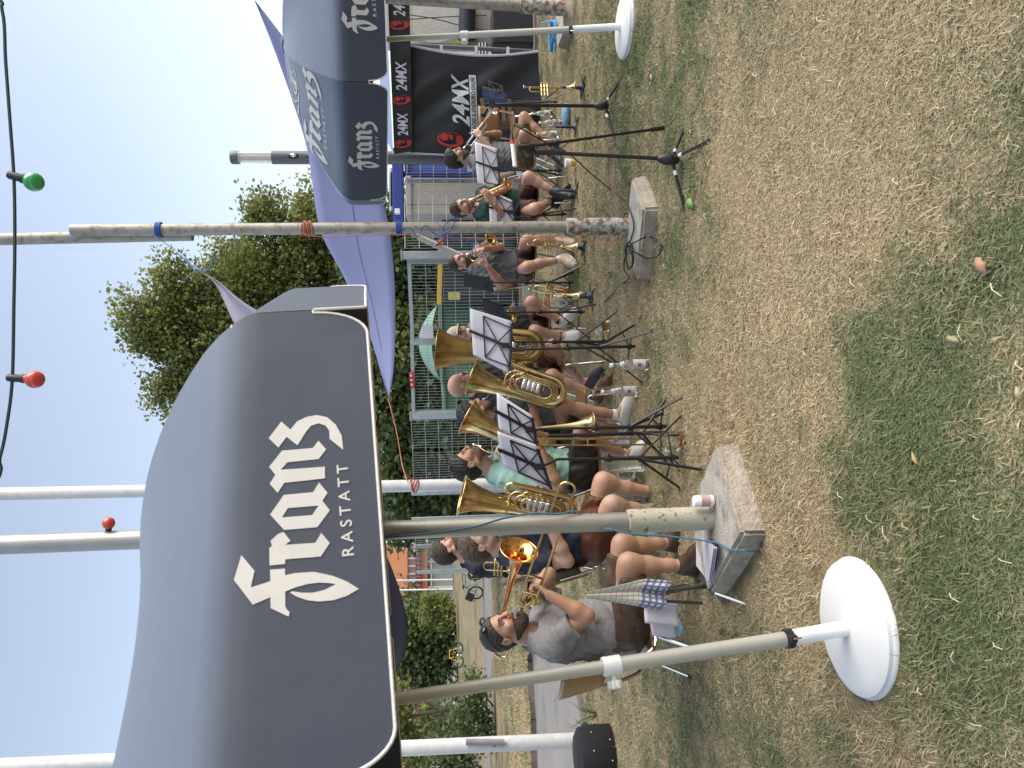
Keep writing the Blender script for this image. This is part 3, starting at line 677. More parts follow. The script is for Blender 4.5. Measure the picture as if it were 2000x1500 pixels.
def leaves_mesh(name, pts, size, M, parent, rng, tonebase=None):
    """leaf-sized bent quads at the given points"""
    n = len(pts); P = np.asarray(pts, float)
    d = rng.normal(size=(n, 3)); d[:, 2] = d[:, 2] * .6 - .25; d /= np.linalg.norm(d, axis=1)[:, None]
    u = rng.normal(size=(n, 3)); s = np.cross(d, u); s /= np.linalg.norm(s, axis=1)[:, None]; nr = np.cross(s, d)
    sz = size * rng.uniform(.6, 1.35, n)[:, None]
    V = np.stack([P - d * sz * .6, P + s * sz * .42 + nr * sz * .12, P + d * sz * .6, P - s * sz * .42 + nr * sz * .12], 1)
    me = bpy.data.meshes.new(name); me.vertices.add(4 * n); me.vertices.foreach_set('co', V.ravel())
    me.loops.add(4 * n); me.polygons.add(n); me.loops.foreach_set('vertex_index', np.arange(4 * n)); me.polygons.foreach_set('loop_start', np.arange(n) * 4); me.update(calc_edges=True)
    t = rng.beta(1.5, 2.2, n) if tonebase is None else np.clip(tonebase + rng.normal(0, .16, n), 0, 1)
    a = me.attributes.new('tone', 'FLOAT', 'POINT'); a.data.foreach_set('value', np.repeat(t, 4))
    return link_mesh(name, me, M, parent, False)
def clumpy(rng, c, r, nclump, per, cr, shell=.55, flat=1.0):
    """clumps spread through an ellipsoid, leaves spread through each clump"""
    c = np.array(c); r = np.array(r); out = []; tone = []
    q = rng.normal(size=(nclump, 3)); q /= np.linalg.norm(q, axis=1)[:, None]; q *= (shell + (1 - shell) * rng.uniform(0, 1, nclump) ** .5)[:, None]
    for p in q:
        k = int(per * rng.uniform(.5, 1.4)); o = np.clip(rng.normal(size=(k, 3)), -1.5, 1.5) * cr * rng.uniform(.6, 1.2) * np.array([1, 1, .7])
        out.append(c + p * r + o); tone.append(np.full(k, np.clip(rng.normal(.40, .24), .02, .95)))
    return np.concatenate(out), np.concatenate(tone)
def limb(mb, a, b, r0, r1, seed, n=7):
    rr = random.Random(seed); a = Vector(a); b = Vector(b); L_ = (b - a).length; pts = []; rad = []
    for i in range(n + 1):
        f = i / n; j = Vector((rr.uniform(-1, 1), rr.uniform(-1, 1), rr.uniform(-1, 1))) * L_ * .035 * math.sin(math.pi * f)
        pts.append(a.lerp(b, f) + j); rad.append(r0 + (r1 - r0) * f)
    mb.tube(pts, rad, 7); return pts
def tree(label, base, lobes, trunk_r, M, leaf, seed, group=None, ncl=70, per=60, name='broadleaf_tree', crot=.42, stems=1, cat='tree'):
    rng = np.random.default_rng(seed); t = thing(name, label, cat, base, group)
    mb = MB(); b0 = Vector(base)
    for s_ in range(stems):
        bb = b0 + V3((s_ - (stems - 1) / 2) * trunk_r * 3, 0, -.05)
        for i, (c, r) in enumerate(lobes):
            if i % stems == s_ % max(1, stems):
                mid = bb.lerp(Vector(c), .45) + V3(0, 0, -.1 * (Vector(c) - bb).length * .5)
                limb(mb, bb, mid, trunk_r, trunk_r * .6, seed + i); e = limb(mb, mid, Vector(c), trunk_r * .6, trunk_r * .12, seed + 50 + i)
                for k in range(5):
                    d = Vector(rng.normal(size=3)); d.normalize(); limb(mb, e[2 + k % 4], Vector(c) + Vector((d.x * r[0], d.y * r[1], d.z * r[2])) * .8, trunk_r * .22, trunk_r * .05, seed + 90 + 7 * i + k, 4)
    mb.build('trunk', M_BARK, t, smooth=True)
    P = []; T = []
    for c, r in lobes:
        vol = r[0] * r[1] * r[2]; k = max(4, int(ncl * (vol ** .62)))
        p, q = clumpy(rng, c, r, k, per, crot * leaf / .12 * .55 + .08); P.append(p); T.append(q)
    P = np.concatenate(P); T = np.concatenate(T); T = T + .10 * (P[:, 0] - P[:, 0].mean()) / (P[:, 0].std() + 1e-3) * .3
    P[:, 2] = np.maximum(P[:, 2], .02)
    leaves_mesh('crown', P, leaf, M, t, rng, np.clip(T, 0, 1)); return t
def lobe(x, y, D, rx, rz, ry=None): c = at(x, y, D); k = D / 1500; return ((c.x, c.y, c.z), (rx * k, (ry or rx) * k * .8, rz * k))
DT = 24
tree('tall broadleaf tree rising beyond the fence between the two parasols', (1.2, DT, 0),
     [lobe(300, 640, DT, 42, 36), lobe(258, 615, DT, 26, 22), lobe(335, 560, DT, 42, 36), lobe(345, 690, DT, 50, 42), lobe(420, 620, DT + .6, 80, 60), lobe(420, 740, DT, 48, 48), lobe(335, 770, DT, 38, 32), lobe(480, 520, DT, 65, 60),
      lobe(500, 650, DT + .8, 85, 60), lobe(530, 435, DT, 32, 46), lobe(500, 415, DT, 18, 26), lobe(590, 445, DT, 50, 48), lobe(590, 560, DT + .5, 85, 65), lobe(618, 388, DT, 16, 22), lobe(480, 800, DT + .5, 60, 60), lobe(620, 690, DT + .8, 85, 60), lobe(680, 500, DT + .5, 80, 55), lobe(385, 810, DT, 30, 30)],
     .16, M_LEAF, .105, 5, ncl=54, per=140, crot=.62)
# hedge of bushes behind the fence
for i, (x, y, D, rx, rz) in enumerate([(760, 470, 19, 70, 80), (770, 560, 19.5, 70, 85), (800, 640, 19, 60, 85), (790, 720, 19.5, 65, 90), (800, 800, 19, 65, 85), (810, 870, 19.6, 60, 90), (820, 945, 20, 58, 80), (800, 1000, 21, 50, 62)]):
    c = at(x, y, D); tree('%s green bush behind the mesh fence%s' % (('dark', 'thick', 'dense', 'shaggy', 'leafy', 'ragged', 'light', 'loose')[i], (' beside the lavender sail', ' under the lavender sail', ' above the domed green bin', ' above the tall tuba bell', ' beyond the bald player', ' beyond the dark haired player', ' beside the white mast', ' just left of the white mast')[i]),
        (c.x, D, 0), [lobe(x, y, D, rx, rz), lobe(x + 80, y + 8, D - .4, rx * .9, rz * .8), lobe(x + 20, y - 25, D + .3, rx * .7, rz * .6)], .05, M_LEAFD if i % 3 != 2 else M_LEAF, .15, 60 + i, 'bushes behind the fence', ncl=60, per=75, name='bush', crot=.5, cat='bush')
V_ = [at(935, 690, 14.2), at(935, 1000, 14.2), at(925, 1000, 24), at(925, 690, 24)]
mb = MB(); mb.prism([(p.x, p.y, -.05) for p in V_], (0, 0, .12)); tag(mb.build('verge', mat('verge_dry', (.20, .15, .10), .95, var=.3, scale=3, bump=.8, bscale=20, c2=(.10, .11, .04), c2amt=.3, c2scale=2)), kind='structure')
# far left trees
tree('round clipped bush on the bank before the orange building', tuple(at(880, 1188, 52)), [lobe(850, 1188, 52, 29, 30), lobe(865, 1195, 51.6, 24, 18)], .12, M_LEAF, .16, 80, None, ncl=60, per=60, name='round_bush', crot=.35, cat='bush')
tree('dark dense tree beside the yellow bicycle', tuple(at(885, 1265, 56)), [lobe(830, 1255, 56, 45, 42), lobe(800, 1240, 56, 40, 30), lobe(850, 1300, 55, 40, 40), lobe(800, 1310, 56, 40, 45), lobe(840, 1230, 56, 25, 40)], .2, M_LEAFD, .3, 81, None, ncl=14, per=90, crot=.6)
tree('small tree with forked bare trunk at the far left', tuple(at(880, 1388, 40)), [lobe(775, 1345, 40, 35, 28), lobe(765, 1410, 40, 40, 26), lobe(800, 1425, 40, 26, 30), lobe(790, 1460, 40.5, 40, 40)], .16, M_LEAF, .22, 82, None, ncl=14, per=70, stems=2)
tree('dark shrub by the roadside left of the leaning parasol pole', tuple(gnd(966, 1395)), [lobe(915, 1385, 25, 42, 44), lobe(935, 1420, 25, 35, 25), lobe(930, 1350, 25, 28, 20)], .06, M_LEAFD, .11, 83, None, ncl=55, per=50, name='bush', cat='bush')
tree('bushes at the left edge beside the white flagpole', tuple(at(925, 1500, 30)), [lobe(850, 1495, 30, 45, 65), lobe(890, 1520, 30, 50, 50), lobe(890, 1450, 31, 40, 40)], .06, M_LEAFD, .14, 84, None, ncl=28, per=60, name='bush', cat='bush')
tree('bright green young tree in front of the low orange wing', tuple(at(880, 1425, 44)), [lobe(850, 1415, 44, 34, 28), lobe(865, 1450, 44, 30, 22)], .08, M_LEAFB, .2, 85, None, ncl=22, per=60)
tree('leafy tree beside the rear mast, hiding part of the orange building', tuple(at(880, 1010, 34)), [lobe(770, 980, 34, 28, 40), lobe(815, 1010, 34, 16, 30), lobe(790, 965, 34, 30, 40)], .12, M_LEAF, .24, 86, None, ncl=16, per=70)
tree('low tree crown between the orange building and the round bush', tuple(at(885, 1180, 62)), [lobe(800, 1170, 62, 36, 16), lobe(815, 1195, 62, 30, 18), lobe(800, 1215, 61, 26, 20)], .15, M_LEAFD, .26, 87, None, ncl=14, per=60)
# tufts of tall weeds along the path edge, left
rng = np.random.default_rng(4)
for i, (x, y) in enumerate([(1170, 1395), (1165, 1425), (1160, 1330), (1185, 1470)]):
    b0 = gnd(x, y); t = thing('weed', ('tall thin weed by the pale path next to the flagpole', 'leafy weed at the foot of the white flagpole', 'straggly weed by the lawn edge behind the wooden chair back', 'small weed beside the black round seat')[i], 'weed', b0)
    mb = MB()
    for k in range(14):
        a = rng.uniform(0, 6.28); h = rng.uniform(.1, .32); mb.tube([b0, b0 + V3(math.cos(a) * .06, math.sin(a) * .06, h * .6), b0 + V3(math.cos(a) * .16, math.sin(a) * .16, h)], [.003, .003, .001], 4)
    mb.build('stems', mat('weed_green', (.08, .11, .035), .7), t, smooth=True)
# ------------------------------------------------------------------ orange building
D0 = 72
bt_ = thing('orange_building', 'long orange building with reddish window band behind the trees', 'building', (at(880, 1250, D0).x, D0, 1.2))
def slab(x0, x1, y0, y1, D, dep, name, M, par=bt_, bevel=0):
    a, b, c, d = at(x0, y0, D), at(x1, y0, D), at(x1, y1, D), at(x0, y1, D)
    mb = MB(); mb.prism([a, b, c, d], (0, dep, 0)); return mb.build(name, M, par, bevel=bevel)
M_OR = mat('render_orange', (.80, .33, .17), .9, var=.05, scale=.5); M_ORD = mat('tile_red', (.22, .075, .06), .8, var=.1)
M_PINK = mat('window_pink', (.42, .30, .27), .5); M_WFR = mat('window_white', (.75, .72, .68), .6); M_GPAN = mat('panel_grey', (.40, .42, .40), .6); M_DGL = mat('window_dark', (.10, .10, .10), .15)
slab(738, 796, 990, 1530, D0, 8, 'upper_wall', M_OR); wb = slab(796, 812, 990, 1530, D0 + .3, 7, 'window_band', M_PINK)
for i in range(34):
    y = 1000 + i * 15; slab(797, 811, y, y + 2, D0 + .1, .25, 'mullion', M_WFR, wb); 
rw = slab(812, 823, 990, 1530, D0 - .6, 7, 'tiled_roof', M_ORD)
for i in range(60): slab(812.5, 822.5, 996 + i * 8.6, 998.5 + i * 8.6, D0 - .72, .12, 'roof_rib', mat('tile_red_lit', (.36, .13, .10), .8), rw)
slab(823, 835, 990, 1530, D0, 8, 'lower_wall', M_OR); gw = slab(835, 884, 990, 1530, D0 + .4, 7, 'ground_floor', M_GPAN)
for i in range(10):
    y = 1000 + i * 50; slab(836, 841, y, y + 46, D0 + .2, .2, 'upper_light', M_DGL, gw); slab(841, 844, y, y + 46, D0 + .1, .3, 'transom', M_WFR, gw); slab(836, 884, y + 46, y + 49, D0 + .1, .3, 'mullion', M_WFR, gw)
slab(773, 789, 1061, 1072, D0 - .1, .1, 'wall_sign', mat('sign_cream', (.75, .66, .42), .6))
slab(738, 741, 990, 1530, D0 - .3, 8.6, 'eaves', M_WFR)
# thin flagpoles in front of it
for i, (y, D, r, lb) in enumerate([(1133, 50, .05, 'thin white flagpole before the orange building, left of the bearded man'), (1152, 52, .06, 'thin grey flagpole before the orange building, furthest from the fence'), (1058, 40, .05, 'thin pale pole seen just beside the near mast')]):
    b0 = at(884, y - 1, D); mb = MB(); mb.tube([b0, at(700, y + 2, D)], r, 10); o = mb.build('flagpole', mat('pole_white', (.66, .66, .66), .4), None, smooth=True); tag(o, lb, 'flagpole'); center_origin(o)
# ------------------------------------------------------------------ bicycles
def bicycle(label, r_, f_, col, hub_h=.34, lean=0):
    """r_, f_: ground points under the rear and front wheels"""
    r_ = Vector(r_); f_ = Vector(f_); d = (f_ - r_).normalized(); L_ = (f_ - r_).length; up = V3(0, 0, 1); sd_ = d.cross(up); Rw = .34
    t = thing('bicycle', label, 'bicycle', r_)
    M_T = mat('tyre', (.015, .015, .016), .8); MF = mat('frame_' + label.split()[0], col, .35)
    hubs = [r_ + up * Rw, f_ + up * Rw]
    for h in hubs:
        mb = MB(); mb.tube([h + (d * math.cos(a) + up * math.sin(a)) * (Rw - .02) for a in np.linspace(0, 2 * math.pi, 29)[:-1]], .038, 7, closed=True); wv = mb.build('wheel', M_T, t, smooth=True)
        mb = MB()
        for k in range(14): a = k * math.pi / 7; mb.tube([h, h + (d * math.cos(a) + up * math.sin(a)) * (Rw - .03)], .004, 4)
        mb.tube([h - sd_ * .05, h + sd_ * .05], .025, 8); sp = mb.build('spokes', M_CHROME, wv); sp['kind'] = 'stuff'
    bb = r_ + d * L_ * .42 + up * .28; st = r_ + d * L_ * .30 + up * .82; hd = f_ - d * L_ * .12 + up * .80; hd2 = f_ - d * L_ * .10 + up * .68
    mb = MB()
    for a, b in ((bb, st), (st, hd), (bb, hd2), (hubs[0], bb), (hubs[0], st), (hd, hd2), (hd2, hubs[1])): mb.tube([a, b], .026, 8)
    mb.build('frame', MF, t, smooth=True)
    mb = MB(); mb.sphere(st + up * .08, (.13, .07, .04), 10, 6, Matrix((d, sd_, up)).transposed()); mb.tube([st, st + up * .07], .013, 6); mb.build('saddle', M_BLACK, t, smooth=True)
    mb = MB(); hb = hd + up * .14; mb.tube([hd, hb], .014, 6); mb.tube([hb + sd_ * .29 - d * .12, hb + sd_ * .2, hb, hb - sd_ * .2, hb - sd_ * .29 - d * .12], .013, 6); mb.build('handlebar', M_BLACK, t, smooth=True)
    mb = MB(); mb.tube([bb + (d * math.cos(a) + up * math.sin(a)) * .09 + sd_ * .05 for a in np.linspace(0, 6.28, 13)[:-1]], .012, 5, closed=True); mb.tube([bb, bb + up * -.16 + sd_ * .08], .012, 5); mb.build('crank', M_CHROME, t, smooth=True)
    return t, bb, st, d, up, sd_
a1 = gnd(944, 1157); a2 = gnd(945, 1122)
t, bb, st, d, up, sd_ = bicycle('blue grey city bicycle with black pannier parked on the pale road', a1, a2 + V3(-.0, .6, 0), (.18, .28, .36))
mb = MB(); mb.box(a1 + V3(-.12, -.2, .62), (.34, .18, .36), Matrix.Rotation(.4, 3, 'Y')); mb.build('pannier', M_BLACK, t, bevel=.03)
mb = MB(); mb.box(a1 + V3(-.3, -.22, .42), (.06, .05, .06)); mb.build('rear_light', mat('lamp_red', (.6, .04, .02), .3), t)
bicycle('black bicycle leaning beside the city bicycle', a1 + V3(.75, .25, 0), a2 + V3(.72, .6, 0), (.03, .03, .035))
yb = at(903, 1292, 45); yb2 = at(903, 1266, 45)
bicycle('yellow bicycle standing in the dry verge', V3(yb.x, 45, .83), V3(yb2.x - .1, 45.3, .83), (.62, .45, .03))
# ------------------------------------------------------------------ mesh fence
def rod_panel(a, b, zt, zb, parent, sp=.05, hs=.2, rv=.003, rh=.004, name='wire_mesh'):
    """a, b: ends on plan; zt: heights of the top at both ends"""
    a = Vector(a); b = Vector(b); L_ = (b - a).length; n = max(2, int(L_ / sp)); mb = MB()
    for i in range(n + 1):
        f = i / n; p = a.lerp(b, f); p.z = 0; z1 = zt[0] + (zt[1] - zt[0]) * f
        mb.box(p + V3(0, 0, (zb + z1) / 2), (rv * 2, rv * 2, z1 - zb))
    k = int((min(zt) - zb) / hs)
    for j in range(k + 1):
        f = j / k; za = zb + (zt[0] - zb) * f; zc = zb + (zt[1] - zb) * f
        for s_ in (-1, 1): mb.bar((a.x, a.y + s_ * .008, za), (b.x, b.y + s_ * .008, zc), rh * 2, rh * 2)
    o = mb.build(name, M_STEELW, parent); o['kind'] = 'stuff'; return o
def fence_run(label, pts, D, zb=.05, posts=None, name='mesh_fence', group='galvanised mesh fence panels'):
    P = [at(x, y, d) for x, y, d in pts]; t = thing(name, label, 'fence', (P[0].x, P[0].y, 0), group)
    for i in range(len(P) - 1): rod_panel(P[i], P[i + 1], (P[i].z, P[i + 1].z), zb, t)
    for i, p in enumerate(P):
        if posts is None or i in posts: mb = MB(); mb.box((p.x, p.y + .05, (p.z + .04) / 2), (.06, .06, p.z + .04)); mb.build('post', M_STEELW, t, bevel=.004)
    return t
fence_run('mesh fence panel behind the bearded man, ending at a galvanised post', [(818, 1119, 14.2), (812, 1068, 13.8), (808, 1015, 13.4)], 14)
fence_run('mesh fence panel beside the white mast behind the men with low brass', [(808, 965, 13.2), (806, 880, 12.7), (803, 822, 12.4)], 13, posts=(0,))
fence_run('mesh fence panel right of the gate behind the stained mast', [(791, 485, 11.8), (790, 400, 12.2), (795, 352, 12.5)], 12, posts=(2,))
fence_run('mesh fence panel by the dark lamp column in front of the blue wall', [(794, 348, 12.5), (800, 240, 12.8)], 12, posts=())
def gate(label, x0, y0, x1, y1, D0_, D1_):
    a = at(x0, y0, D0_); b = at(x1, y1, D1_); t = thing('mesh_gate', label, 'gate', (a.x, a.y, 0), 'galvanised gates in the mesh fence'); zb = .12; w_ = .06
    for p in (a, b): mb = MB(); mb.box((p.x, p.y, (p.z + zb) / 2), (w_, w_, p.z - zb)); mb.build('frame_post', M_STEELW, t, bevel=.004)
    mb = MB(); mb.bar((a.x + .03, a.y, a.z - .03), (b.x - .03, b.y, b.z - .03), .055, .055); mb.build('top_rail', M_STEELW, t, bevel=.004)
    mb = MB(); mb.bar((a.x + .03, a.y, zb + .03), (b.x - .03, b.y, zb + .03), .055, .055); mb.build('bottom_rail', M_STEELW, t, bevel=.004)
    rod_panel(a, b, (a.z - .05, b.z - .05), zb + .05, t); return t
gate('galvanised gate leaf in front of the domed bin and dark container', 795, 512, 802, 664, 11.4, 11.9)
g2 = gate('galvanised gate leaf with small red tag on its top rail', 801, 670, 804, 806, 11.9, 12.3)
mb = MB(); q0, q1 = at(803, 728, 12.0), at(806, 758, 12.1); mb.bar(q0, q1, .02, .07); mb.build('red_tag', mat('tag_red', (.6, .04, .05), .5), g2)
q0, q1 = at(802, 727, 11.97), at(805, 757, 12.07)
for k in range(3): mb = MB(); mb.bar(q0.lerp(q1, .15 + .3 * k) + V3(0, -.012, 0), q0.lerp(q1, .27 + .3 * k) + V3(0, -.012, 0), .004, .03); mb.build('tag_print', M_WHITE, g2)
for (x, y, D, w_, lb) in ((786, 499, 11.3, .11, 'thick galvanised gate post behind the grey shirted flugelhorn player'), (803, 813, 12.3, .11, 'galvanised gate post behind the dark haired horn player')):
    p = at(x, y, D); t = thing('gate_post', lb, 'post', (p.x, p.y, 0), 'gate posts'); mb = MB(); mb.box((p.x, p.y, p.z / 2), (w_, .1, p.z)); mb.build('post', M_STEELW, t, bevel=.006)
    mb = MB(); mb.box((p.x, p.y, p.z + .012), (w_ + .03, .13, .02)); mb.build('cap', M_STEELW, t)
q = at(835, 648, 11.75); mb = MB(); mb.box(q, (.20, .004, .17)); o = mb.build('paper_notice', M_PAPER); tag(o, 'blank white sheet tied to the gate beside the tuba bell', 'notice'); center_origin(o)
# ------------------------------------------------------------------ bins and containers behind the fence
DBN = 15
def bin_green(label, y0, y1, xt, dome, D=DBN):
    a = at(xt, y1, D); b = at(xt, y0, D); t = thing('waste_container', label, 'waste container', ((a.x + b.x) / 2, D, 0), 'green waste containers'); cx = (a.x + b.x) / 2; W_ = abs(b.x - a.x); zt = a.z
    Mg = mat('bin_green', (.09, .20, .11), .5, var=.1); Ml = mat('bin_lid_green', (.20, .36, .27), .45)
    mb = MB(); mb.prism([(cx - W_ * .44, D, .12), (cx + W_ * .44, D, .12), (cx + W_ / 2, D, zt), (cx - W_ / 2, D, zt)], (0, 1.0, 0)); body = mb.build('body', Mg, t, bevel=.03)
    for k in range(7): mb = MB(); xk = cx - W_ * .4 + k * W_ * .133; mb.box((xk, D - .015, zt * .52), (.05, .03, zt * .7)); mb.build('rib', Mg, body, bevel=.008)
    mb = MB(); mb.box((cx, D + .45, zt + .03), (W_ + .12, 1.2, .07)); mb.build('rim', Mg, t, bevel=.02)
    mb = MB()
    mb.grid(lambda u, v: V3(cx + (u - .5) * W_, D + .05 + .9 * v, zt + .06 + dome * math.sin(math.pi * min(max(u, 0), 1)) ** .7 * (math.sin(math.pi * (.12 + .76 * v)))), 20, 10); mb.build('lid', Ml, t, smooth=True, auto=False)
    for k in (-1, 1): mb = MB(); mb.lathe([(.0, -.03), (.09, -.03), (.09, .03), (0, .03)], (cx + k * W_ * .38, D + .1, .09), (1, 0, 0), 14); mb.build('wheel', M_BLACK, t, smooth=True)
    return t
bin_green('green waste container with raised domed lid behind the gate', 592, 742, 866, .42)
bin_green('long green waste container behind the tuba bell', 668, 806, 872, .04, 15.6)
p0, p1 = at(866, 590, 14.4), at(866, 505, 14.2); t = thing('skip', 'dark container with yellow rail and yellow sticker behind the gate', 'container', ((p0.x + p1.x) / 2, 14.4, 0))
Mk = mat('skip_dark', (.05, .055, .065), .5)
mb = MB(); mb.prism([(p0.x, 14.4, .1), (p1.x + .9, 14.4, .1), (p1.x + .9, 14.4, p0.z), (p0.x, 14.4, p0.z)], (0, 1.3, 0)); mb.build('body', Mk, t, bevel=.02)
for k in range(5): mb = MB(); mb.box((p0.x + .15 + k * .38, 14.37, .7), (.1, .06, 1.1)); mb.build('rib', Mk, t, bevel=.01)
mb = MB(); q0, q1 = at(858, 594, 14.3), at(861, 470, 14.3); mb.bar(q0, q1, .05, .085); mb.build('yellow_rail', mat('paint_yellow', (.72, .46, .02), .5), t, bevel=.008)
mb = MB(); mb.box(at(887, 578, 14.3), (.14, .004, .22)); mb.build('sticker', mat('sticker_yellow', (.52, .50, .12), .5), t)
q = at(905, 467, 15); t = thing('waste_container', 'green waste container with a white window sticker seen beside the mast', 'waste container', (q.x, 15, 0), 'green waste containers')
mb = MB(); mb.box((q.x, 15.4, .75), (.62, .7, 1.35)); mb.build('body', mat('bin_green', (.09, .2, .11)), t, bevel=.04); mb = MB(); mb.box((q.x, 15.35, 1.46), (.68, .8, .06)); mb.build('lid', mat('bin_lid_green', (.2, .36, .27)), t, bevel=.02)
for dx in (-.055, .055):
    for dz in (-.055, .055): mb = MB(); mb.box((q.x + dx - .05, 15.045, 1.05 + dz), (.095, .006, .095)); mb.build('sticker_pane', M_WHITE, t)
# diagonal board behind the fence
mb = MB(); mb.bar(at(815, 462, 11.2), at(906, 503, 10.9), .10, .03); o = mb.build('board', mat('board_grey', (.36, .33, .29), .7)); tag(o, 'grey plank leaning diagonally against the fence behind the stained mast', 'plank'); center_origin(o)
mb = MB(); mb.bar(at(851, 480, 11.0), at(868, 466, 11.0), .05, .03); o = mb.build('rag', mat('rag_red', (.5, .03, .04), .8), bevel=.01); tag(o, 'red rag tied to the leaning plank', 'rag'); center_origin(o)
# cream concrete cabinet
def boxpx(name, x0, x1, y0, y1, D, dep, M, parent, bevel=.02, z0=None):
    a, b = at(x0, y1, D), at(x0, y0, D); zt = a.z; zb = at(x1, y0, D).z if z0 is None else z0
    mb = MB(); mb.box(((a.x + b.x) / 2, D + dep / 2, (zt + zb) / 2), (abs(b.x - a.x), dep, zt - zb)); return mb.build(name, M, parent, bevel=bevel)
p = at(890, 385, 14); t = thing('utility_cabinet', 'large cream concrete cabinet behind the fence and the green shirted player', 'cabinet', (p.x, 14, 0))
M_CRM = mat('concrete_cream', (.46, .42, .35), .85, var=.12, scale=10, bump=.4)
boxpx('body', 803, 896, 347, 419, 14, .9, M_CRM, t, z0=.35); boxpx('plinth', 896, 990, 350, 416, 14.05, .8, mat('concrete_grey', (.3, .29, .27), .9), t, z0=-.02); boxpx('roof_slab', 793, 803, 343, 422, 13.95, 1.0, M_CRM, t)
boxpx('badge', 800, 806, 356, 362, 13.97, .03, mat('badge_red', (.35, .08, .07)), t, 0)
p = at(890, 435, 15); t = thing('service_box', 'grey service box with dark louvres beside the cream cabinet', 'cabinet', (p.x, 15, 0)); boxpx('body', 800, 960, 420, 452, 15, .6, mat('steel_grey', (.34, .36, .37), .5), t, z0=0)
for k in range(5): boxpx('louvre', 858 + k * 10, 864 + k * 10, 424, 448, 14.97, .04, M_BLACK, t, 0)
# blue structure
M_BLU = mat('paint_blue', (.03, .05, .25), .5, var=.06); p = at(800, 330, 15.5)
t = thing('blue_gantry', 'dark blue steel gate structure behind the cream cabinet', 'structure', (p.x, 15.5, 0))
boxpx('beam', 768, 786, 288, 440, 15.4, .4, M_BLU, t); boxpx('lower_beam', 790, 797, 288, 340, 15.45, .3, M_BLU, t); boxpx('panel', 797, 892, 285, 335, 15.6, .2, mat('panel_blue', (.06, .09, .40), .55), t, z0=.9)
boxpx('support', 786, 1000, 334, 340, 15.5, .3, M_BLU, t, z0=0)
boxpx('floodlight', 771, 781, 407, 417, 15.2, .12, M_WHITE, t, .01)
p = at(760, 360, 16); mb = MB()
for k in range(3): mb.tube([at(765, 372 - k * 8 + 40, 16), at(765, 345 - k * 8, 16)], .05, 10)
o = mb.build('steel_pipes', M_STEELW, None, smooth=True); tag(o, 'horizontal steel tubes above the blue beam, under the parasol', 'pipes'); center_origin(o); o['kind'] = 'stuff'
# ------------------------------------------------------------------ lamp column
DL = 12.3; b0 = at(1040, 309, DL); b0.z = 0; tpz = at(451, 307.5, DL); t = thing('lamp_column', 'dark grey cylindrical lamp column with glass head above the right parasol', 'street lamp', b0)
M_DG = mat('lamp_grey', (.115, .12, .13), .45, .3, var=.05); r = .103
d = (tpz - b0).normalized(); L_ = (tpz - b0).length; kz = DL / 1500
mb = MB(); mb.lathe([(r, 0), (r, L_ - 77 * kz)], b0, d, 28); mb.build('column', M_DG, t, smooth=True)
mb = MB(); mb.lathe([(r * .96, L_ - 77 * kz), (r * .96, L_ - 15 * kz)], b0, d, 28); mb.build('glass', mat('lamp_glass', (.75, .74, .70), .15, var=.02, trans=.6), t, smooth=True)
mb = MB(); mb.lathe([(r * .3, L_ - 77 * kz), (r * .3, L_ - 15 * kz)], b0, d, 12); mb.build('lamp_tube', M_WHITE, t, smooth=True)
mb = MB(); mb.lathe([(r, L_ - 15 * kz), (r, L_ - 2 * kz), (r * .9, L_)], b0, d, 28); mb.build('cap', M_DG, t, smooth=True)
for i, x in enumerate((569, 604)):
    c_ = b0 + d * (L_ - (x - 451) * kz) + V3(.0, -r * .93, 0)
    mb = MB(); mb.sphere(c_, (.048, .03, .095), 16, 10); sp = mb.build('spotlight_recess', M_BLACK, t, smooth=True)
    mb = MB(); mb.sphere(c_ + V3(.004, -.018, -.01), (.032, .02, .05), 12, 8); mb.build('spotlight', M_SILVER, sp, smooth=True)
# ------------------------------------------------------------------ black event tent
DTN = 10.8; pt = at(1000, 200, DTN); t = thing('event_tent', 'black printed folding tent with a zipped side wall behind the trumpeters', 'tent', (pt.x, DTN, 0))
M_TB = mat('tent_black', (.016, .017, .020), .55, var=.2, bump=.25, bscale=9, sheen=.1); M_TW = mat('tent_print', (.62, .62, .64), .6); M_TR = mat('tent_red', (.48, .035, .03), .6)
TLn, TRn = at(801, 299, DTN), at(797, 88, DTN - .3); BLn, BRn = at(1062, 312, DTN), at(1051, 98, DTN - .4); BMn = at(1018, 118, DTN - .3)
def side(u, v):
    tp_ = TLn.lerp(TRn, u); bt2 = BLn.lerp(BRn, u); p = tp_.lerp(bt2, v)
    rc = .30 * math.sin(math.pi * v * .95) * max(0, (u - .6) / .4)     # slack right edge curves inwards
    wr = .035 * math.sin(u * 9 - v * 13) * math.sin(math.pi * u) + .02 * math.sin(u * 21 - v * 19 + 1) * math.sin(math.pi * u) * (1 - .5 * v)
    return p + V3(-rc * .35, wr, 0)
mb = MB(); mb.grid(side, 60, 60); mb.build('side_wall', M_TB, t, smooth=True, auto=False)
mb = MB(); mb.tube([side(1, v) for v in np.linspace(0, 1, 30)], .018, 6); mb.tube([side(0, v) for v in np.linspace(0, 1, 20)], .012, 6); mb.build('edge_binding', mat('binding_lilac', (.46, .44, .56), .6), t, smooth=True)
CL, CR = at(770, 301, DTN - .05), at(756, -40, DTN - .8); CLb, CRb = at(806, 296, DTN - .05), at(799, -40, DTN - .8)
def can(u, v, off=0): return CL.lerp(CR, u).lerp(CLb.lerp(CRb, u), v) + V3(0, .012 * math.sin(u * 40) * v - off, 0)
mb = MB(); mb.grid(can, 60, 6); mb.build('canopy_valance', M_TB, t, smooth=True, auto=False)
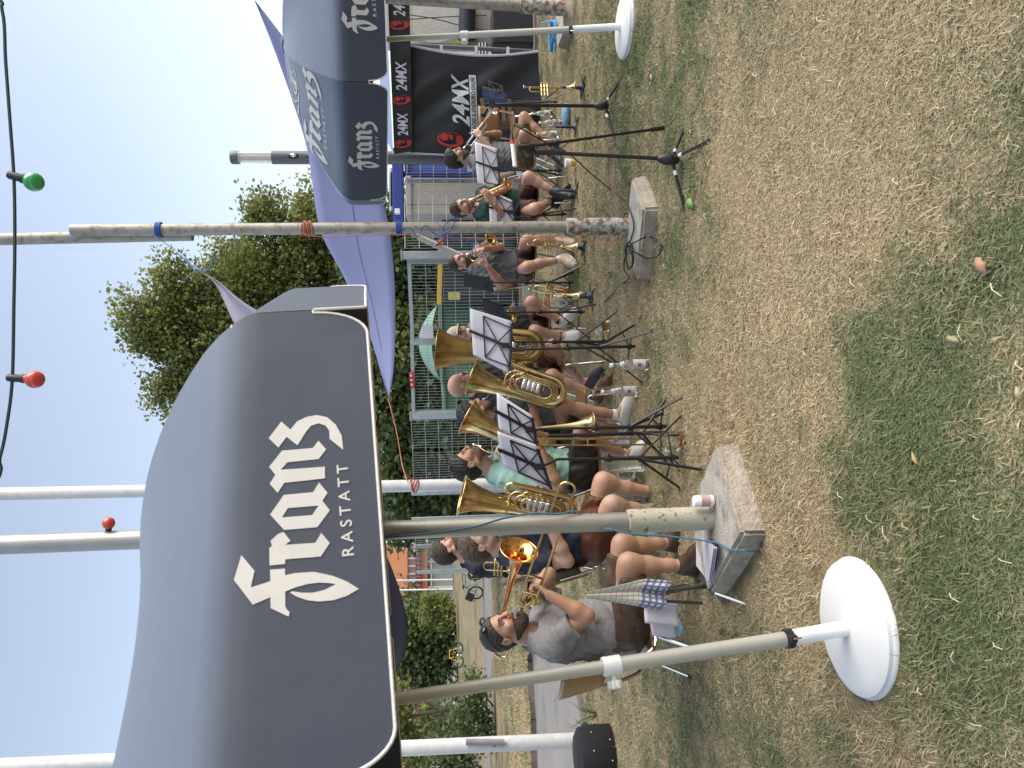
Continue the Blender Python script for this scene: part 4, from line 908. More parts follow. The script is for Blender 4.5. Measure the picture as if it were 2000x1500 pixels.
mb = MB(); mb.add([at(768, 302, DTN - .1), at(752, -40, DTN - .9), at(735, -40, DTN + .9), at(745, 250, DTN + 1.2)], [(0, 1, 2, 3)]); mb.build('canopy_roof', mat('tent_roof_blue', (.20, .27, .40), .5), t)
def onrect(name, vs, fs, fn, M): return drape(name, vs, fs, fn, M, t, .12)
tx, tf_ = text2d('24MX', 1, .25, .02)
for (ya, yb_) in ((267, 218), (175, 115), (30, -25)):
    ua, ub = (301 - ya) / 341, (301 - yb_) / 341
    onrect('valance_print', [(ua + (ub - ua) * x, .78 - .55 * y) for x, y in tx], tf_, lambda a, b: can(a, b, .02), M_TW)
head = [[blob(0, 0, .5, .62, 18), blob(.08, .02, .40, .5, 18)[::-1]], [blob(.16, .28, .26, .2, 10)], [[(-.25, -.3), (.3, -.25), (.2, -.5), (-.05, -.6)]], [[(.0, .0), (.36, .1), (.3, -.12), (.05, -.14)]]]
hv, hf = fill2d(head)
for yc in (282, 193, 46):
    uc = (301 - yc) / 341; onrect('valance_emblem', [(uc + x * .055, .5 - y * .75) for x, y in hv], hf, lambda a, b: can(a, b, .02), M_TR)
def sidept(x, y):   # picture point -> side-wall parameters
    best = None
    p = onplane(x, y, TLn, (TRn - TLn).cross(BLn - TLn).normalized()); u = (p - TLn).dot((TRn - TLn)) / (TRn - TLn).length_squared
    v = (TLn.z - p.z) / (TLn.z - BLn.z); return u, v
u0, v0 = sidept(884, 245); u1, v1 = sidept(884, 139); vb = sidept(884, 200)[1]; vt2 = sidept(918, 200)[1]
onrect('wall_print', [(u0 + (u1 - u0) * x, vt2 - (vt2 - vb) * y) for x, y in tx], tf_, lambda a, b: side(a, b) + V3(0, -.03, 0), M_TW)
ta, tb2 = sidept(921, 262), sidept(933, 138)
onrect('wall_strip', [(ta[0], ta[1]), (tb2[0], ta[1]), (tb2[0], tb2[1]), (ta[0], tb2[1])], [(0, 1, 2, 3)], lambda a, b: side(a, b) + V3(0, -.03, 0), M_TW)
sx, sf = text2d('CROSS & ENDURO ONLINE', 1, .2, .015)
onrect('wall_strip_print', [(ta[0] + (tb2[0] - ta[0]) * (.04 + .92 * x), tb2[1] - (tb2[1] - ta[1]) * (.18 + .64 * y)) for x, y in sx], sf, lambda a, b: side(a, b) + V3(0, -.045, 0), M_TB)
uc, vc = sidept(880, 272); onrect('wall_emblem', [(uc + x * .14, vc - y * .16) for x, y in hv], hf, lambda a, b: side(a, b) + V3(0, -.03, 0), M_TR)
for (ya, xa, yb2, xb) in ((93, 800, 105, 1040),):
    mb = MB(); mb.tube([at(xa, ya - 6, DTN + .1), at(xb, yb2 - 6, DTN + .1)], .022, 8); mb.tube([at(xa, ya - 3, DTN + .12), at(xb, yb2 - 3, DTN + .12)], .016, 8); mb.build('frame_leg', mat('tent_leg', (.16, .17, .18), .4, .6), t, smooth=True)
for x in (862, 930, 992): mb = MB(); mb.box(at(x, 95 + (x - 862) * .03, DTN - .05), (.10, .02, .04)); mb.build('tie_strap', M_TW, t)
# ------------------------------------------------------------------ mural wall, loudspeakers, stage
p = at(900, 40, 12.5); t = thing('mural_wall', 'roughcast cream wall with a painted pale circle and yellow patch', 'wall', (p.x, 12.5, 0))
boxpx('wall', 700, 1046, -120, 86, 12.5, .25, mat('roughcast', (.50, .45, .36), .9, var=.12, scale=12, bump=1.0, bscale=40), t, z0=0)
def disc(cx, cy, rr, D, clip, name, M, par, n=40, r0=0):
    P = []
    for i in range(n):
        a = 6.283 * i / n; x = cx + rr * math.cos(a); y = cy + rr * math.sin(a); x = min(max(x, clip[0]), clip[1]); y = min(max(y, clip[2]), clip[3]); P.append(at(x, y, D))
    mb = MB(); mb.add(P, [tuple(range(n))]); return mb.build(name, M, par)
cl_ = (806, 960, -110, 85)
disc(870, 30, 75, 12.494, cl_, 'painted_yellow', mat('mural_yellow', (.55, .47, .08), .9, var=.15), t); disc(852, 28, 62, 12.489, cl_, 'painted_ring', mat('mural_grey', (.38, .37, .36), .9), t); disc(850, 26, 58, 12.484, cl_, 'painted_circle', mat('mural_pale', (.55, .53, .48), .9, var=.1, bump=.8, bscale=40), t)
boxpx('painted_band', 925, 962, -110, 85, 12.44, .03, mat('mural_rose', (.40, .33, .29), .9, var=.15), t, 0)
def loud(label, y0, y1, x0, x1, D, z0):
    q = at(x1, (y0 + y1) / 2, D); t2 = thing('loudspeaker', label, 'loudspeaker', (q.x, D, z0), 'black loudspeakers on the stage edge'); boxpx('cabinet', x0, x1, y0, y1, D, .4, mat('speaker_black', (.02, .02, .023), .6), t2, .02, z0=z0)
    boxpx('grille', x0 + 5, x1 - 4, y0 + 3, y1 - 3, D - .015, .015, mat('grille_black', (.01, .011, .013), .7, bump=.6, bscale=500), t2, 0, z0=z0 + .04)
zs = at(1050, 40, 11.6).z
loud('black loudspeaker on the wooden stage edge beside the tent', 12, 84, 962, 1050, 11.5, zs); loud('black loudspeaker at the right edge behind the rusty sleeved mast', -75, 6, 962, 1050, 11.5, zs)
q = at(1056, 40, 11.3); t = thing('stage', 'low wooden stage edge carrying the loudspeakers', 'stage', (q.x, 11.3, 0)); M_PL = mat('stage_plank', (.22, .125, .07), .8, var=.25, bump=.3)
for k in range(4): boxpx('plank', 1051, 1058, 90 - 52 * (k + 1), 88 - 52 * k, 11.25, 1.2, M_PL, t, .01, z0=zs - .045)
for k in range(3): boxpx('support', 1058, 1076, 80 - 70 * k, 92 - 70 * k, 11.35, .12, M_PL, t, .01, z0=-.02)
q = at(905, 52, 12.2); t = thing('instrument_bag', 'navy instrument bag hanging on the mural wall above the loudspeaker', 'bag', q)
mb = MB(); mb.sphere(at(912, 70, 12.3), (.10, .10, .17), 16, 10); mb.tube(spline([at(912, 70, 12.3), at(912, 40, 12.3), at(913, 18, 12.3), at(912, 0, 12.3)], 5), [.13] * 16, 14); mb.build('bag', mat('bag_navy', (.018, .018, .04), .7), t, smooth=True)
q = at(945, 88, 11.9); t = thing('flight_case', 'small flight case with white corners behind the tent wall', 'case', q); boxpx('case', 934, 952, 82, 108, 11.9, .3, M_BLACK, t, .01)
for k in range(3): boxpx('strip', 935 + k * 6, 937 + k * 6, 83, 107, 11.88, .02, M_WHITE, t, 0)
for i, (y1, y2) in enumerate(((27, 60), (36, 30))): rope('hanging_cable', ('black cable hanging in front of the mural circle, right', 'black cable hanging in front of the mural circle, left')[i], [at(800, y1 + 2, 12.3), at(850, y1 + (y2 - y1) * .3, 12.25), at(900, y1 + (y2 - y1) * .7, 12.3), at(950, y2, 12.3)], .008, M_BLACK, cat='cable')
rope('blue_rope', 'bright blue rope coiled on the concrete block at the right edge', [at(1058, 45, 9.0)] + [V3(0, 0, .17 if k < 3 else .16) + gnd(1112, 62) + V3(.16 * math.cos(k * 1.1) - .05, .12 * math.sin(k * 1.1), .01 * k % .05) for k in range(26)], .009, mat('cord_blue', (.02, .25, .55), .6), k=4)
# ------------------------------------------------------------------ implicit bodies
class Field:
    def __init__(s, lo, hi, coarse, fine):
        """fine: list of (centre, half size, step)"""
        s.ax = []
        for k in range(3):
            g = [lo[k]]
            while g[-1] < hi[k]:
                x = g[-1]; h = coarse
                for c, r, st in fine:
                    if c[k] - r - coarse <= x <= c[k] + r: h = min(h, st)
                g.append(x + h)
            s.ax.append(np.array(g))
        s.f = np.full([len(a) for a in s.ax], .25, np.float32)
    def like(s):
        o = object.__new__(Field); o.ax = s.ax; o.f = np.full_like(s.f, .25); return o
    def union(s, o, k):
        h = np.clip(.5 + .5 * (s.f - o.f) / k, 0, 1); s.f = (s.f + (o.f - s.f) * h - k * h * (1 - h)).astype(np.float32)
    def sub(s, lo, hi, m):
        sl = []
        for k in range(3):
            a = s.ax[k]; i = max(0, np.searchsorted(a, lo[k] - m) - 1); j = min(len(a), np.searchsorted(a, hi[k] + m) + 1)
            if j <= i + 1: return None
            sl.append(slice(i, j))
        return tuple(sl), np.meshgrid(*[s.ax[k][sl[k]] for k in range(3)], indexing='ij', sparse=True)
    def comb(s, sl, d, k, op):
        f = s.f[sl]
        if op == '-': d = -d; h = np.clip(.5 - .5 * (d - f) / k, 0, 1); s.f[sl] = d + (f - d) * h + k * h * (1 - h)      # smooth max
        else: h = np.clip(.5 + .5 * (f - d) / k, 0, 1); s.f[sl] = f + (d - f) * h - k * h * (1 - h)
    def cone(s, a, b, ra, rb=None, k=.02, op='+'):
        rb = ra if rb is None else rb; a = np.array(a, float); b = np.array(b, float); m = max(ra, rb) + .07
        q = s.sub(np.minimum(a, b), np.maximum(a, b), m)
        if q is None: return
        sl, (X, Y, Z) = q; ba = b - a; L = max(ba @ ba, 1e-9)
        px, py, pz = X - a[0], Y - a[1], Z - a[2]; t = np.clip((px * ba[0] + py * ba[1] + pz * ba[2]) / L, 0, 1)
        d = np.sqrt((px - ba[0] * t) ** 2 + (py - ba[1] * t) ** 2 + (pz - ba[2] * t) ** 2) - (ra + (rb - ra) * t); s.comb(sl, d, k, op)
    def ell(s, c, r, M=None, k=.02, op='+'):
        """M rows: local axes"""
        c = np.array(c, float); r = np.array(r, float); M = np.eye(3) if M is None else np.array(M); m = r.max() + .06
        q = s.sub(c, c, m)
        if q is None: return
        sl, (X, Y, Z) = q; px, py, pz = X - c[0], Y - c[1], Z - c[2]
        l = [(px * M[i][0] + py * M[i][1] + pz * M[i][2]) for i in range(3)]
        k0 = np.sqrt(sum((l[i] / r[i]) ** 2 for i in range(3))) + 1e-6; k1 = np.sqrt(sum((l[i] / r[i] ** 2) ** 2 for i in range(3))) + 1e-6
        s.comb(sl, k0 * (k0 - 1) / k1, k, op)
    def plane_cut(s, p, n, k=.004):
        """keep the side the normal points to"""
        X, Y, Z = np.meshgrid(*s.ax, indexing='ij', sparse=True); n = np.array(n) / np.linalg.norm(n)
        d = -((X - p[0]) * n[0] + (Y - p[1]) * n[1] + (Z - p[2]) * n[2]); h = np.clip(.5 - .5 * (d - s.f) / k, 0, 1); s.f = (d + (s.f - d) * h + k * h * (1 - h)).astype(np.float32)
    def ripple(s, amp, waves, seed):
        r = np.random.default_rng(seed); X, Y, Z = np.meshgrid(*s.ax, indexing='ij', sparse=True)
        for wl in waves:
            v = r.normal(size=3); v /= np.linalg.norm(v); v *= 2 * np.pi / wl; v2 = r.normal(size=3); v2 = v2 / np.linalg.norm(v2) * 2 * np.pi / (wl * 2.7); ph = r.uniform(0, 6)
            s.f = s.f + (amp * wl / waves[0] * np.sin(X * v[0] + Y * v[1] + Z * v[2] + ph + 1.2 * np.sin(X * v2[0] + Y * v2[1] + Z * v2[2]))).astype(np.float32)
    def mesh(s, name, M, parent, smooth_it=1):
        f = s.f; ax = s.ax; n = f.shape; ins = f < 0
        dims = tuple(q - 1 for q in n); acc = {}
        num = int(np.prod(dims)); sumv = []; idx = []; edges = []
        for a in range(3):
            s0 = [slice(None)] * 3; s1 = [slice(None)] * 3; s0[a] = slice(0, -1); s1[a] = slice(1, None)
            c = ins[tuple(s0)] != ins[tuple(s1)]; I = np.argwhere(c)
            if len(I) == 0: continue
            J = I.copy(); J[:, a] += 1; f0 = f[tuple(I.T)]; f1 = f[tuple(J.T)]; t = f0 / (f0 - f1)
            P = np.stack([ax[k][I[:, k]] for k in range(3)], 1).astype(float); P[:, a] += t * (ax[a][J[:, a]] - ax[a][I[:, a]])
            b, c2 = (a + 1) % 3, (a + 2) % 3; cells = []
            for db, dc in ((-1, -1), (0, -1), (0, 0), (-1, 0)):
                K = I.copy(); K[:, b] += db; K[:, c2] += dc; cells.append(K)
            ok = np.all([(K >= 0).all(1) & (K < np.array(dims)).all(1) for K in cells], axis=0)
            fl = [np.ravel_multi_index(K[ok].T, dims) for K in cells]
            for q in fl: idx.append(q); sumv.append(P[ok])
            edges.append((np.stack(fl, 1), ins[tuple(I[ok].T)]))
        if not idx: return None
        idx = np.concatenate(idx); sumv = np.concatenate(sumv); uq, inv = np.unique(idx, return_inverse=True); inv = inv.ravel()
        cnt = np.bincount(inv); V = np.stack([np.bincount(inv, sumv[:, k]) / cnt for k in range(3)], 1)
        Q = []
        for e, i0 in edges:
            e = np.searchsorted(uq, e); e[~i0] = e[~i0][:, ::-1]; Q.append(e)
        Q = np.concatenate(Q)
        for _ in range(smooth_it):      # light relaxation
            ed = np.concatenate([Q[:, [0, 1]], Q[:, [1, 2]], Q[:, [2, 3]], Q[:, [3, 0]]]); nb = np.bincount(ed[:, 0], minlength=len(V)) + np.bincount(ed[:, 1], minlength=len(V))
            S = np.stack([np.bincount(ed[:, 0], V[ed[:, 1], k], len(V)) + np.bincount(ed[:, 1], V[ed[:, 0], k], len(V)) for k in range(3)], 1) / nb[:, None]; V = V * .45 + S * .55
        me = bpy.data.meshes.new(name); me.vertices.add(len(V)); me.vertices.foreach_set('co', V.ravel()); me.loops.add(4 * len(Q)); me.polygons.add(len(Q))
        me.loops.foreach_set('vertex_index', Q.ravel()); me.polygons.foreach_set('loop_start', np.arange(len(Q)) * 4); me.update(calc_edges=True)
        return link_mesh(name, me, M, parent, True)
def nv(v): v = np.array(v, float); return v / np.linalg.norm(v)
def skin(name, c):
    m = mat(name, c, .5, var=.10, scale=18, bump=.12, bscale=140, c2=(c[0] * 1.06, c[1] * .86, c[2] * .82), c2amt=.35, c2scale=9); b = m.node_tree.nodes['Principled BSDF']
    b.inputs['Subsurface Weight'].default_value = .12; b.inputs['Subsurface Radius'].default_value = (.012, .005, .003); b.inputs['Subsurface Scale'].default_value = 1.0; return m
M_EYE = mat('eye_white', (.22, .19, .165), .25, var=.02); M_IRIS = mat('iris_dark', (.03, .022, .015), .2); M_LIP = mat('lip', (.40, .16, .13), .5)
M_LENS = mat('dark_lens', (.01, .011, .013), .08)
class Person:
    """joints are world points; face: direction the face looks; up: crown direction"""
    def __init__(s, label, J, face, up, skin_m, hair_m, scale=1.0, step=.0042):
        s.J = {k: np.array(v, float) for k, v in J.items()}; s.sk = skin_m; s.hm = hair_m; s.sc = scale; s.step = step
        f = nv(face); u = np.array(up, float); u = nv(u - f * (u @ f)); r = np.cross(f, u); s.A = np.array([r, f, u]); s.hc = s.J['head']
        base = s.J.get('ground', s.J['pelvis']); s.t = thing('person', label, 'person', (base[0], base[1], 0))
        s.hands = []
    def hp(s, x, y, z): return s.hc + (s.A[0] * x + s.A[1] * y + s.A[2] * z) * s.sc
    def hand(s, wrist, fwd, nrm, thumb, curl=55, spread=.06, sc=1.0, fc=None):
        """thumb: +1/-1 which side (along fwd x nrm) the thumb leaves; curl towards nrm"""
        f = nv(fwd); n = np.array(nrm, float); n = nv(n - f * (n @ f)); sd = np.cross(f, n) * thumb; W = np.array(wrist, float); parts = []
        k = s.sc * sc
        for i, (ln, off) in enumerate(((.072, -1.5), (.080, -.5), (.075, .5), (.058, 1.5))):
            b = W + (f * .083 - sd * off * .0195 - abs(off) ** 2 * f * .003) * k; parts.append((W + (f * .015 - sd * off * .012) * k, b, .0135 * k, .0105 * k, .012))
            d = nv(f - sd * off * spread); c = math.radians((fc[i] if fc else curl)) ; p = b; tot = 0
            for j, (seg, bend) in enumerate(((.45, .55), (.31, 1.0), (.24, .7))):
                tot += c * bend; dd = d * math.cos(tot) + n * math.sin(tot); q = p + dd * ln * seg * k; parts.append((p, q, (.0098 - .0011 * j) * k, (.0090 - .0011 * j) * k, .0035)); p = q
        a = W + (f * .022 + sd * .022) * k; b = a + (f * .030 + sd * .024 + n * .012) * k; c_ = b + (f * .028 + sd * .006 + n * .016) * k; d_ = c_ + (f * .022 - sd * .003 + n * .012) * k
        parts += [(a, b, .0145 * k, .0115 * k, .01), (b, c_, .0110 * k, .0098 * k, .004), (c_, d_, .0098 * k, .0078 * k, .004)]
        s.hands.append((W, W + f * .09 * k, parts)); return W + f * .09 * k + n * .03 * k
    def torso(s, F, g=0., k=.05, upto=None):
        J = s.J; pv, ch, nk = J['pelvis'], J['chest'], J['neck']; sl, sr = J['shoL'], J['shoR']; hl, hr = J['hipL'], J['hipR']; b = s.J.get('bulk', np.array(1.0))
        b = float(b)
        for h, sh in ((hl, sl), (hr, sr)):
            lo = pv + (h - pv) * .55; hi = ch + (sh - ch) * .52; F.cone(lo, hi, .108 * b + g, .112 * b + g, k); F.cone(hi, sh + (ch - sh) * .12, .095 + g, .058 + g, k)
        F.cone(pv, ch, .125 * b + g, .118 * b + g, k); F.cone(ch, nk, .105 + g, .058 + g * .6, k); F.cone(sl + (nk - sl) * .1, nk, .05 + g, .052 + g * .5, .04); F.cone(sr + (nk - sr) * .1, nk, .05 + g, .052 + g * .5, .04)
        if 'belly' in J: F.cone(J['belly'], J['belly'], .10 + g, None, .08)
    def arm(s, F, sd, g=0., frac=1.0):
        J = s.J; a, e, w = J['sho' + sd], J['elb' + sd], J['wri' + sd]
        if frac < 1: F.cone(a, a + (e - a) * frac, .060 + g, .055 + g, .03); return
        m = a + (e - a) * .45; F.cone(a, m, .058 + g, .052 + g, .03); F.cone(m, e, .050 + g, .040 + g, .03); q = e + (w - e) * .28; F.cone(e, q, .041 + g, .044 + g, .02); F.cone(q, w, .044 + g, .0275 + g, .02)
    def leg(s, F, sd, g=0., thigh=1.0, shin=True):
        J = s.J; h, k_, an = J['hip' + sd], J['kne' + sd], J['ank' + sd]
        if thigh < 1: F.cone(h, h + (k_ - h) * thigh, .092 + g, .070 + g, .04); return
        F.cone(h, h + (k_ - h) * .9, .078 + g, .061 + g, .02); F.cone(h + (k_ - h) * .88, k_, .060, .056, .03); F.cone(k_, k_ + (an - k_) * .1, .056, .052, .03)
        if shin:
            bk = -(J['toe' + sd] - an); bk = bk - (an - k_) * ((bk @ (an - k_)) / ((an - k_) @ (an - k_))); bk = bk / (np.linalg.norm(bk) + 1e-6)
            c1 = k_ + (an - k_) * .12 + bk * .008; c2 = k_ + (an - k_) * .36 + bk * .018; F.cone(c1, c2, .048, .053, .03); F.cone(c2, k_ + (an - k_) * .72, .053, .036, .03); F.cone(k_ + (an - k_) * .7, an, .036, .034, .02)
    def foot(s, F, sd, g=0., sole=False):
        J = s.J; a, t = J['ank' + sd], J['toe' + sd]; d = nv(t - a); dn = np.array([0, 0, -1.]) ; dn = nv(dn - d * (dn @ d) * .6)
        heel = a - d * .045 + dn * .055; ball = a + (t - a) * .72 + dn * .052
        F.cone(a, a + dn * .03, .040 + g, .042 + g, .02); F.cone(heel, ball, .036 + g, .040 + g, .03); F.cone(a + d * .02, ball - dn * .005, .040 + g, .034 + g, .03); F.cone(ball, t + dn * .055, .038 + g, .028 + g, .02)
    def box(s, names, m):
        P = np.array([s.J[n] for n in names if n in s.J]); return P.min(0) - m, P.max(0) + m
    def build_body(s, legs=('L', 'R'), arms=('L', 'R'), nose=1.0):
        J = s.J; P = np.array([v for k, v in J.items() if v.shape == (3,)] + [h[1] for h in s.hands]); lo, hi = P.min(0) - .2, P.max(0) + .2
        fine = [(s.hc, .15 * s.sc, s.step)] + [((h[0] + h[1]) / 2, .10, s.step) for h in s.hands]
        F = Field(lo, hi, .0105, fine); hp = s.hp; A = s.A; c = s.sc
        s.torso(F, -.020, .035)
        for a in arms: s.arm(F, a)
        for l in legs: s.leg(F, l); s.foot(F, l, -.004)
        # neck and head
        F.cone(J['neck'], hp(0, -.018, -.055), .058, .053, .03); F.cone(J['neck'] + A[1] * .02, hp(0, .01, -.07), .045, .045, .03)
        F.ell(hp(0, -.012, .045), np.array([.076, .097, .083]) * c, A, .01); F.ell(hp(0, .022, -.028), np.array([.063, .070, .082]) * c, A, .03)
        F.cone(hp(0, .066, -.098), hp(0, .070, -.094), .024 * c, .023 * c, .03); 
        for sd in (-1, 1):
            F.cone(hp(.058 * sd, -.005, -.055), hp(.028 * sd, .058, -.095), .018 * c, .020 * c, .03)       # jaw
            F.cone(hp(.034 * sd, .080, .030), hp(.012 * sd, .090, .030), .0095 * c, .010 * c, .014)         # brow
            F.cone(hp(.046 * sd, .062, -.020), hp(.052 * sd, .045, -.015), .024 * c, .022 * c, .025)        # cheekbone
            F.ell(hp(.033 * sd, .103, .010), np.array([.018, .021, .0125]) * c, A, .010, '-')               # eye socket
            F.ell(hp(.077 * sd, -.012, -.004), np.array([.011, .021, .033]) * c, A, .008); F.ell(hp(.087 * sd, -.006, -.004), np.array([.007, .010, .018]) * c, A, .005, '-')
        F.cone(hp(0, .093, .022), hp(0, .112 * nose, -.018), .0075 * c, .0115 * c, .012); F.cone(hp(-.012, .100, -.026), hp(.012, .100, -.026), .0085 * c, .0085 * c, .008)
        F.cone(hp(-.018, .089, -.056), hp(.018, .089, -.056), .0075 * c, None, .008); F.cone(hp(-.015, .088, -.067), hp(.015, .088, -.067), .0075 * c, None, .008); F.cone(hp(-.022, .099, -.0615), hp(.022, .099, -.0615), .0028 * c, None, .004, '-')
        for W, K, parts in s.hands:
            for a, b, ra, rb, k in parts: F.cone(a, b, ra, rb, k)
        s.body = F.mesh('body', s.sk, s.t)
        mb = MB(); mi = MB()
        for sd in (-1, 1):
            q = hp(.032 * sd, .0755, .009); mb.sphere(q, .0128 * c, 10, 8); mi.sphere(hp(.032 * sd, .0845, .008), .0052 * c, 8, 6)
        e = mb.build('eyes', M_EYE, s.t, smooth=True, auto=False); e['kind'] = 'stuff'; e = mi.build('irises', M_IRIS, s.t, smooth=True, auto=False); e['kind'] = 'stuff'
        mb = MB()
        for sd in (-1, 1):
            mb.tube([hp(.014 * sd, .0985, .029), hp(.030 * sd, .0955, .034), hp(.050 * sd, .080, .028)], [.0035 * c, .0042 * c, .0025 * c], 6)
            mb.tube([hp(.019 * sd, .0865, .013), hp(.032 * sd, .0895, .0185), hp(.046 * sd, .079, .012)], .0018 * c, 5)
        e = mb.build('eyebrows', s.hm, s.t, smooth=True); e['kind'] = 'stuff'
        mb = MB(); mb.tube([hp(-.021, .0895, -.062), hp(-.008, .0965, -.0575), hp(.008, .0965, -.0575), hp(.021, .0895, -.062)], .0032 * c, 6); mb.tube([hp(-.019, .0895, -.063), hp(0, .096, -.069), hp(.019, .0895, -.063)], .0034 * c, 6); mb.build('lips', M_LIP, s.t, smooth=True)
    def hair(s, thick=.010, line=.080, back=-.075, top=0., seed=1, fringe=0, name='hair', M=None, side=0.):
        hp, A, c = s.hp, s.A, s.sc; F = Field(s.hc - .19, s.hc + .19, .0075, [(s.hc, .17, .005)])
        F.ell(hp(0, -.013, .047), (np.array([.077, .098, .085]) + thick) * c, A, .01)
        if back < -.05: F.cone(hp(0, -.062, -.005), hp(0, -.055, back + .03), (.05 + thick * .6) * c, .046 * c, .03)
        if top: F.ell(hp(0, .022, .098), np.array([.062, .070, .03 + top]) * c, A, .03)
        F.ripple(.0016 + thick * .10, (.022, .014), seed)
        n = A[2] * 1.0 - A[1] * ((line - back) / .165); F.plane_cut(hp(0, -.075, back), n, .012)
        F.cone(hp(0, .13, -.005), hp(0, .13, -.10), .072 * c, .085 * c, .012, '-')
        return F.mesh(name, M or s.hm, s.t, 1)
    def beard(s, thick=.006, M=None, full=True, seed=2, low=0.):
        hp, A, c = s.hp, s.A, s.sc; F = Field(s.hc - .18, s.hc + .18, .007, [(s.hc, .16, .0045)]); g = thick
        F.ell(hp(0, .024, -.034), np.array([.063 + g, .071 + g, .083 + g * 1.2]) * c, A, .01); F.cone(hp(0, .066, -.098 - low), hp(0, .070, -.094 - low), (.025 + g * 1.5) * c, None, .03)
        for sd in (-1, 1):
            F.cone(hp(.058 * sd, -.005, -.055), hp(.028 * sd, .058, -.095), (.0185 + g) * c, (.021 + g) * c, .03); F.cone(hp(.062 * sd, .006, -.005), hp(.058 * sd, 0, -.055), .012 * c, .017 * c, .02)
        if full: F.cone(hp(-.022, .088, -.048), hp(.022, .088, -.048), (.007 + g * .6) * c, None, .012)
        F.plane_cut(hp(0, .094, -.040), -A[2] * 1.0 + A[1] * .20, .006); F.plane_cut(hp(0, .0, -.022), -A[2] * 1.0 + A[1] * .30, .01)
        F.plane_cut(hp(0, -.012, -.05), A[1] + A[2] * .05, .008)
        F.cone(hp(-.017, .103, -.0615), hp(.017, .103, -.0615), .0105 * c, None, .004, '-')
        F.ripple(.0012, (.013,), seed); return F.mesh('beard', M or s.hm, s.t, 1)
    def shirt(s, M, sleeve=.62, g=.017, hem=None, seed=3, amp=.006, arms=('L', 'R'), neck=.5, loose=.014):
        J = s.J; P = np.array([J[k] for k in ('pelvis', 'chest', 'neck', 'shoL', 'shoR', 'elbL', 'elbR', 'hipL', 'hipR')] + ([J['belly']] if 'belly' in J else [])); F = Field(P.min(0) - .22, P.max(0) + .22, .0085, [])
        s.torso(F, g)
        for a in arms:
            if sleeve: e = J['sho' + a] + (J['elb' + a] - J['sho' + a]) * sleeve; G = F.like(); dd = nv(J['elb' + a] - J['sho' + a]); G.cone(J['sho' + a], e + dd * .03, .062 + g * .6, .054 + loose, .03); G.plane_cut(e, -dd, .008); F.union(G, .03)
        # neckline
        up = nv(s.hc - J['neck']); F.cone(J['neck'] + up * .01, s.hc, .050, .080, .012, '-'); F.ell(J['neck'] + s.A[1] * .055 + up * .005, (.052, .052, .052), None, .015, '-')
        F.ripple(amp, (.11, .07, .045), seed)
        h = hem if hem is not None else J['pelvis'] - nv(J['chest'] - J['pelvis']) * .10; F.plane_cut(h, nv(J['chest'] - J['pelvis']), .01)
        return F.mesh('shirt', M, s.t, 1)
    def shorts(s, M, frac=.80, g=.016, seed=5, amp=.004, legs=('L', 'R'), name='shorts', top=.10):
        J = s.J; P = np.array([J[k] for k in ('pelvis', 'hipL', 'hipR', 'kneL', 'kneR')]); F = Field(P.min(0) - .2, P.max(0) + .2, .009, []); ax = nv(J['chest'] - J['pelvis'])
        for l in legs:
            h, k_ = J['hip' + l], J['kne' + l]; e = h + (k_ - h) * frac; G = F.like(); dd = nv(k_ - h); G.cone(h, e + dd * .03, .094 + g, .072 + g, .04); G.plane_cut(e, -dd, .008); F.union(G, .035)
        F.cone(J['hipL'], J['hipR'], .11 + g, None, .05); F.cone(J['pelvis'], J['pelvis'] + ax * top, .130 + g, .128 + g, .05)
        F.ripple(amp, (.10, .06), seed); F.plane_cut(J['pelvis'] + ax * top, -ax, .01); return F.mesh(name, M, s.t, 1)
    def shoe(s, sd, M, sole=None, laces=None, sock=None, high=.0, sock_h=.05):
        J = s.J; a, t = J['ank' + sd], J['toe' + sd]; F = Field(np.minimum(a, t) - .16, np.maximum(a, t) + .13, .0062, []); s.foot(F, sd, .007)
        up = nv(J['kne' + sd] - a)
        if high: F.cone(a, a + up * high, .045, .047, .02)
        d = nv(t - a); nn = nv(up - d * (up @ d)) if high <= 0 else up; F.plane_cut(a + up * (high + .012) + (d * .03 if high > 0 else 0), -nn, .006)
        if high <= 0: F.cone(a + up * .03, a + nn * .05, .036, .05, .01, '-')
        o = F.mesh('shoe', M, s.t, 1)
        dn = np.array([0, 0, -1.]); dn = nv(dn - d * (dn @ d) * .6)
        if sole is not None:
            F = Field(np.minimum(a, t) - .2, np.maximum(a, t) + .16, .0062, []); heel = a - d * .048 + dn * .082; tip = t + dn * .076
            F.cone(heel, a + (t - a) * .72 + dn * .078, .040, .046, .02); F.cone(a + (t - a) * .72 + dn * .078, tip, .046, .030, .02); F.plane_cut(a + dn * .070, dn, .004); F.plane_cut(a + dn * .098, -dn, .004); F.mesh('sole', sole, o, 1)
        if laces is not None:
            mb = MB(); sdv = np.cross(d, dn)
            for i in range(5):
                p = a + d * (.035 + .019 * i) - dn * (.012 - .0125 * i) ; mb.tube([p - sdv * .024 - dn * -.006, p - dn * .022, p + sdv * .024 + dn * .006], .0042, 5)
            q = mb.build('laces', laces, o, smooth=True); q['kind'] = 'stuff'
        if sock is not None:
            mb = MB(); mb.lathe([(.042, -.005), (.043, sock_h * .5), (.0415, sock_h), (.037, sock_h + .002)], a, up, 18); mb.build('sock', sock, s.t, smooth=True)
        return o
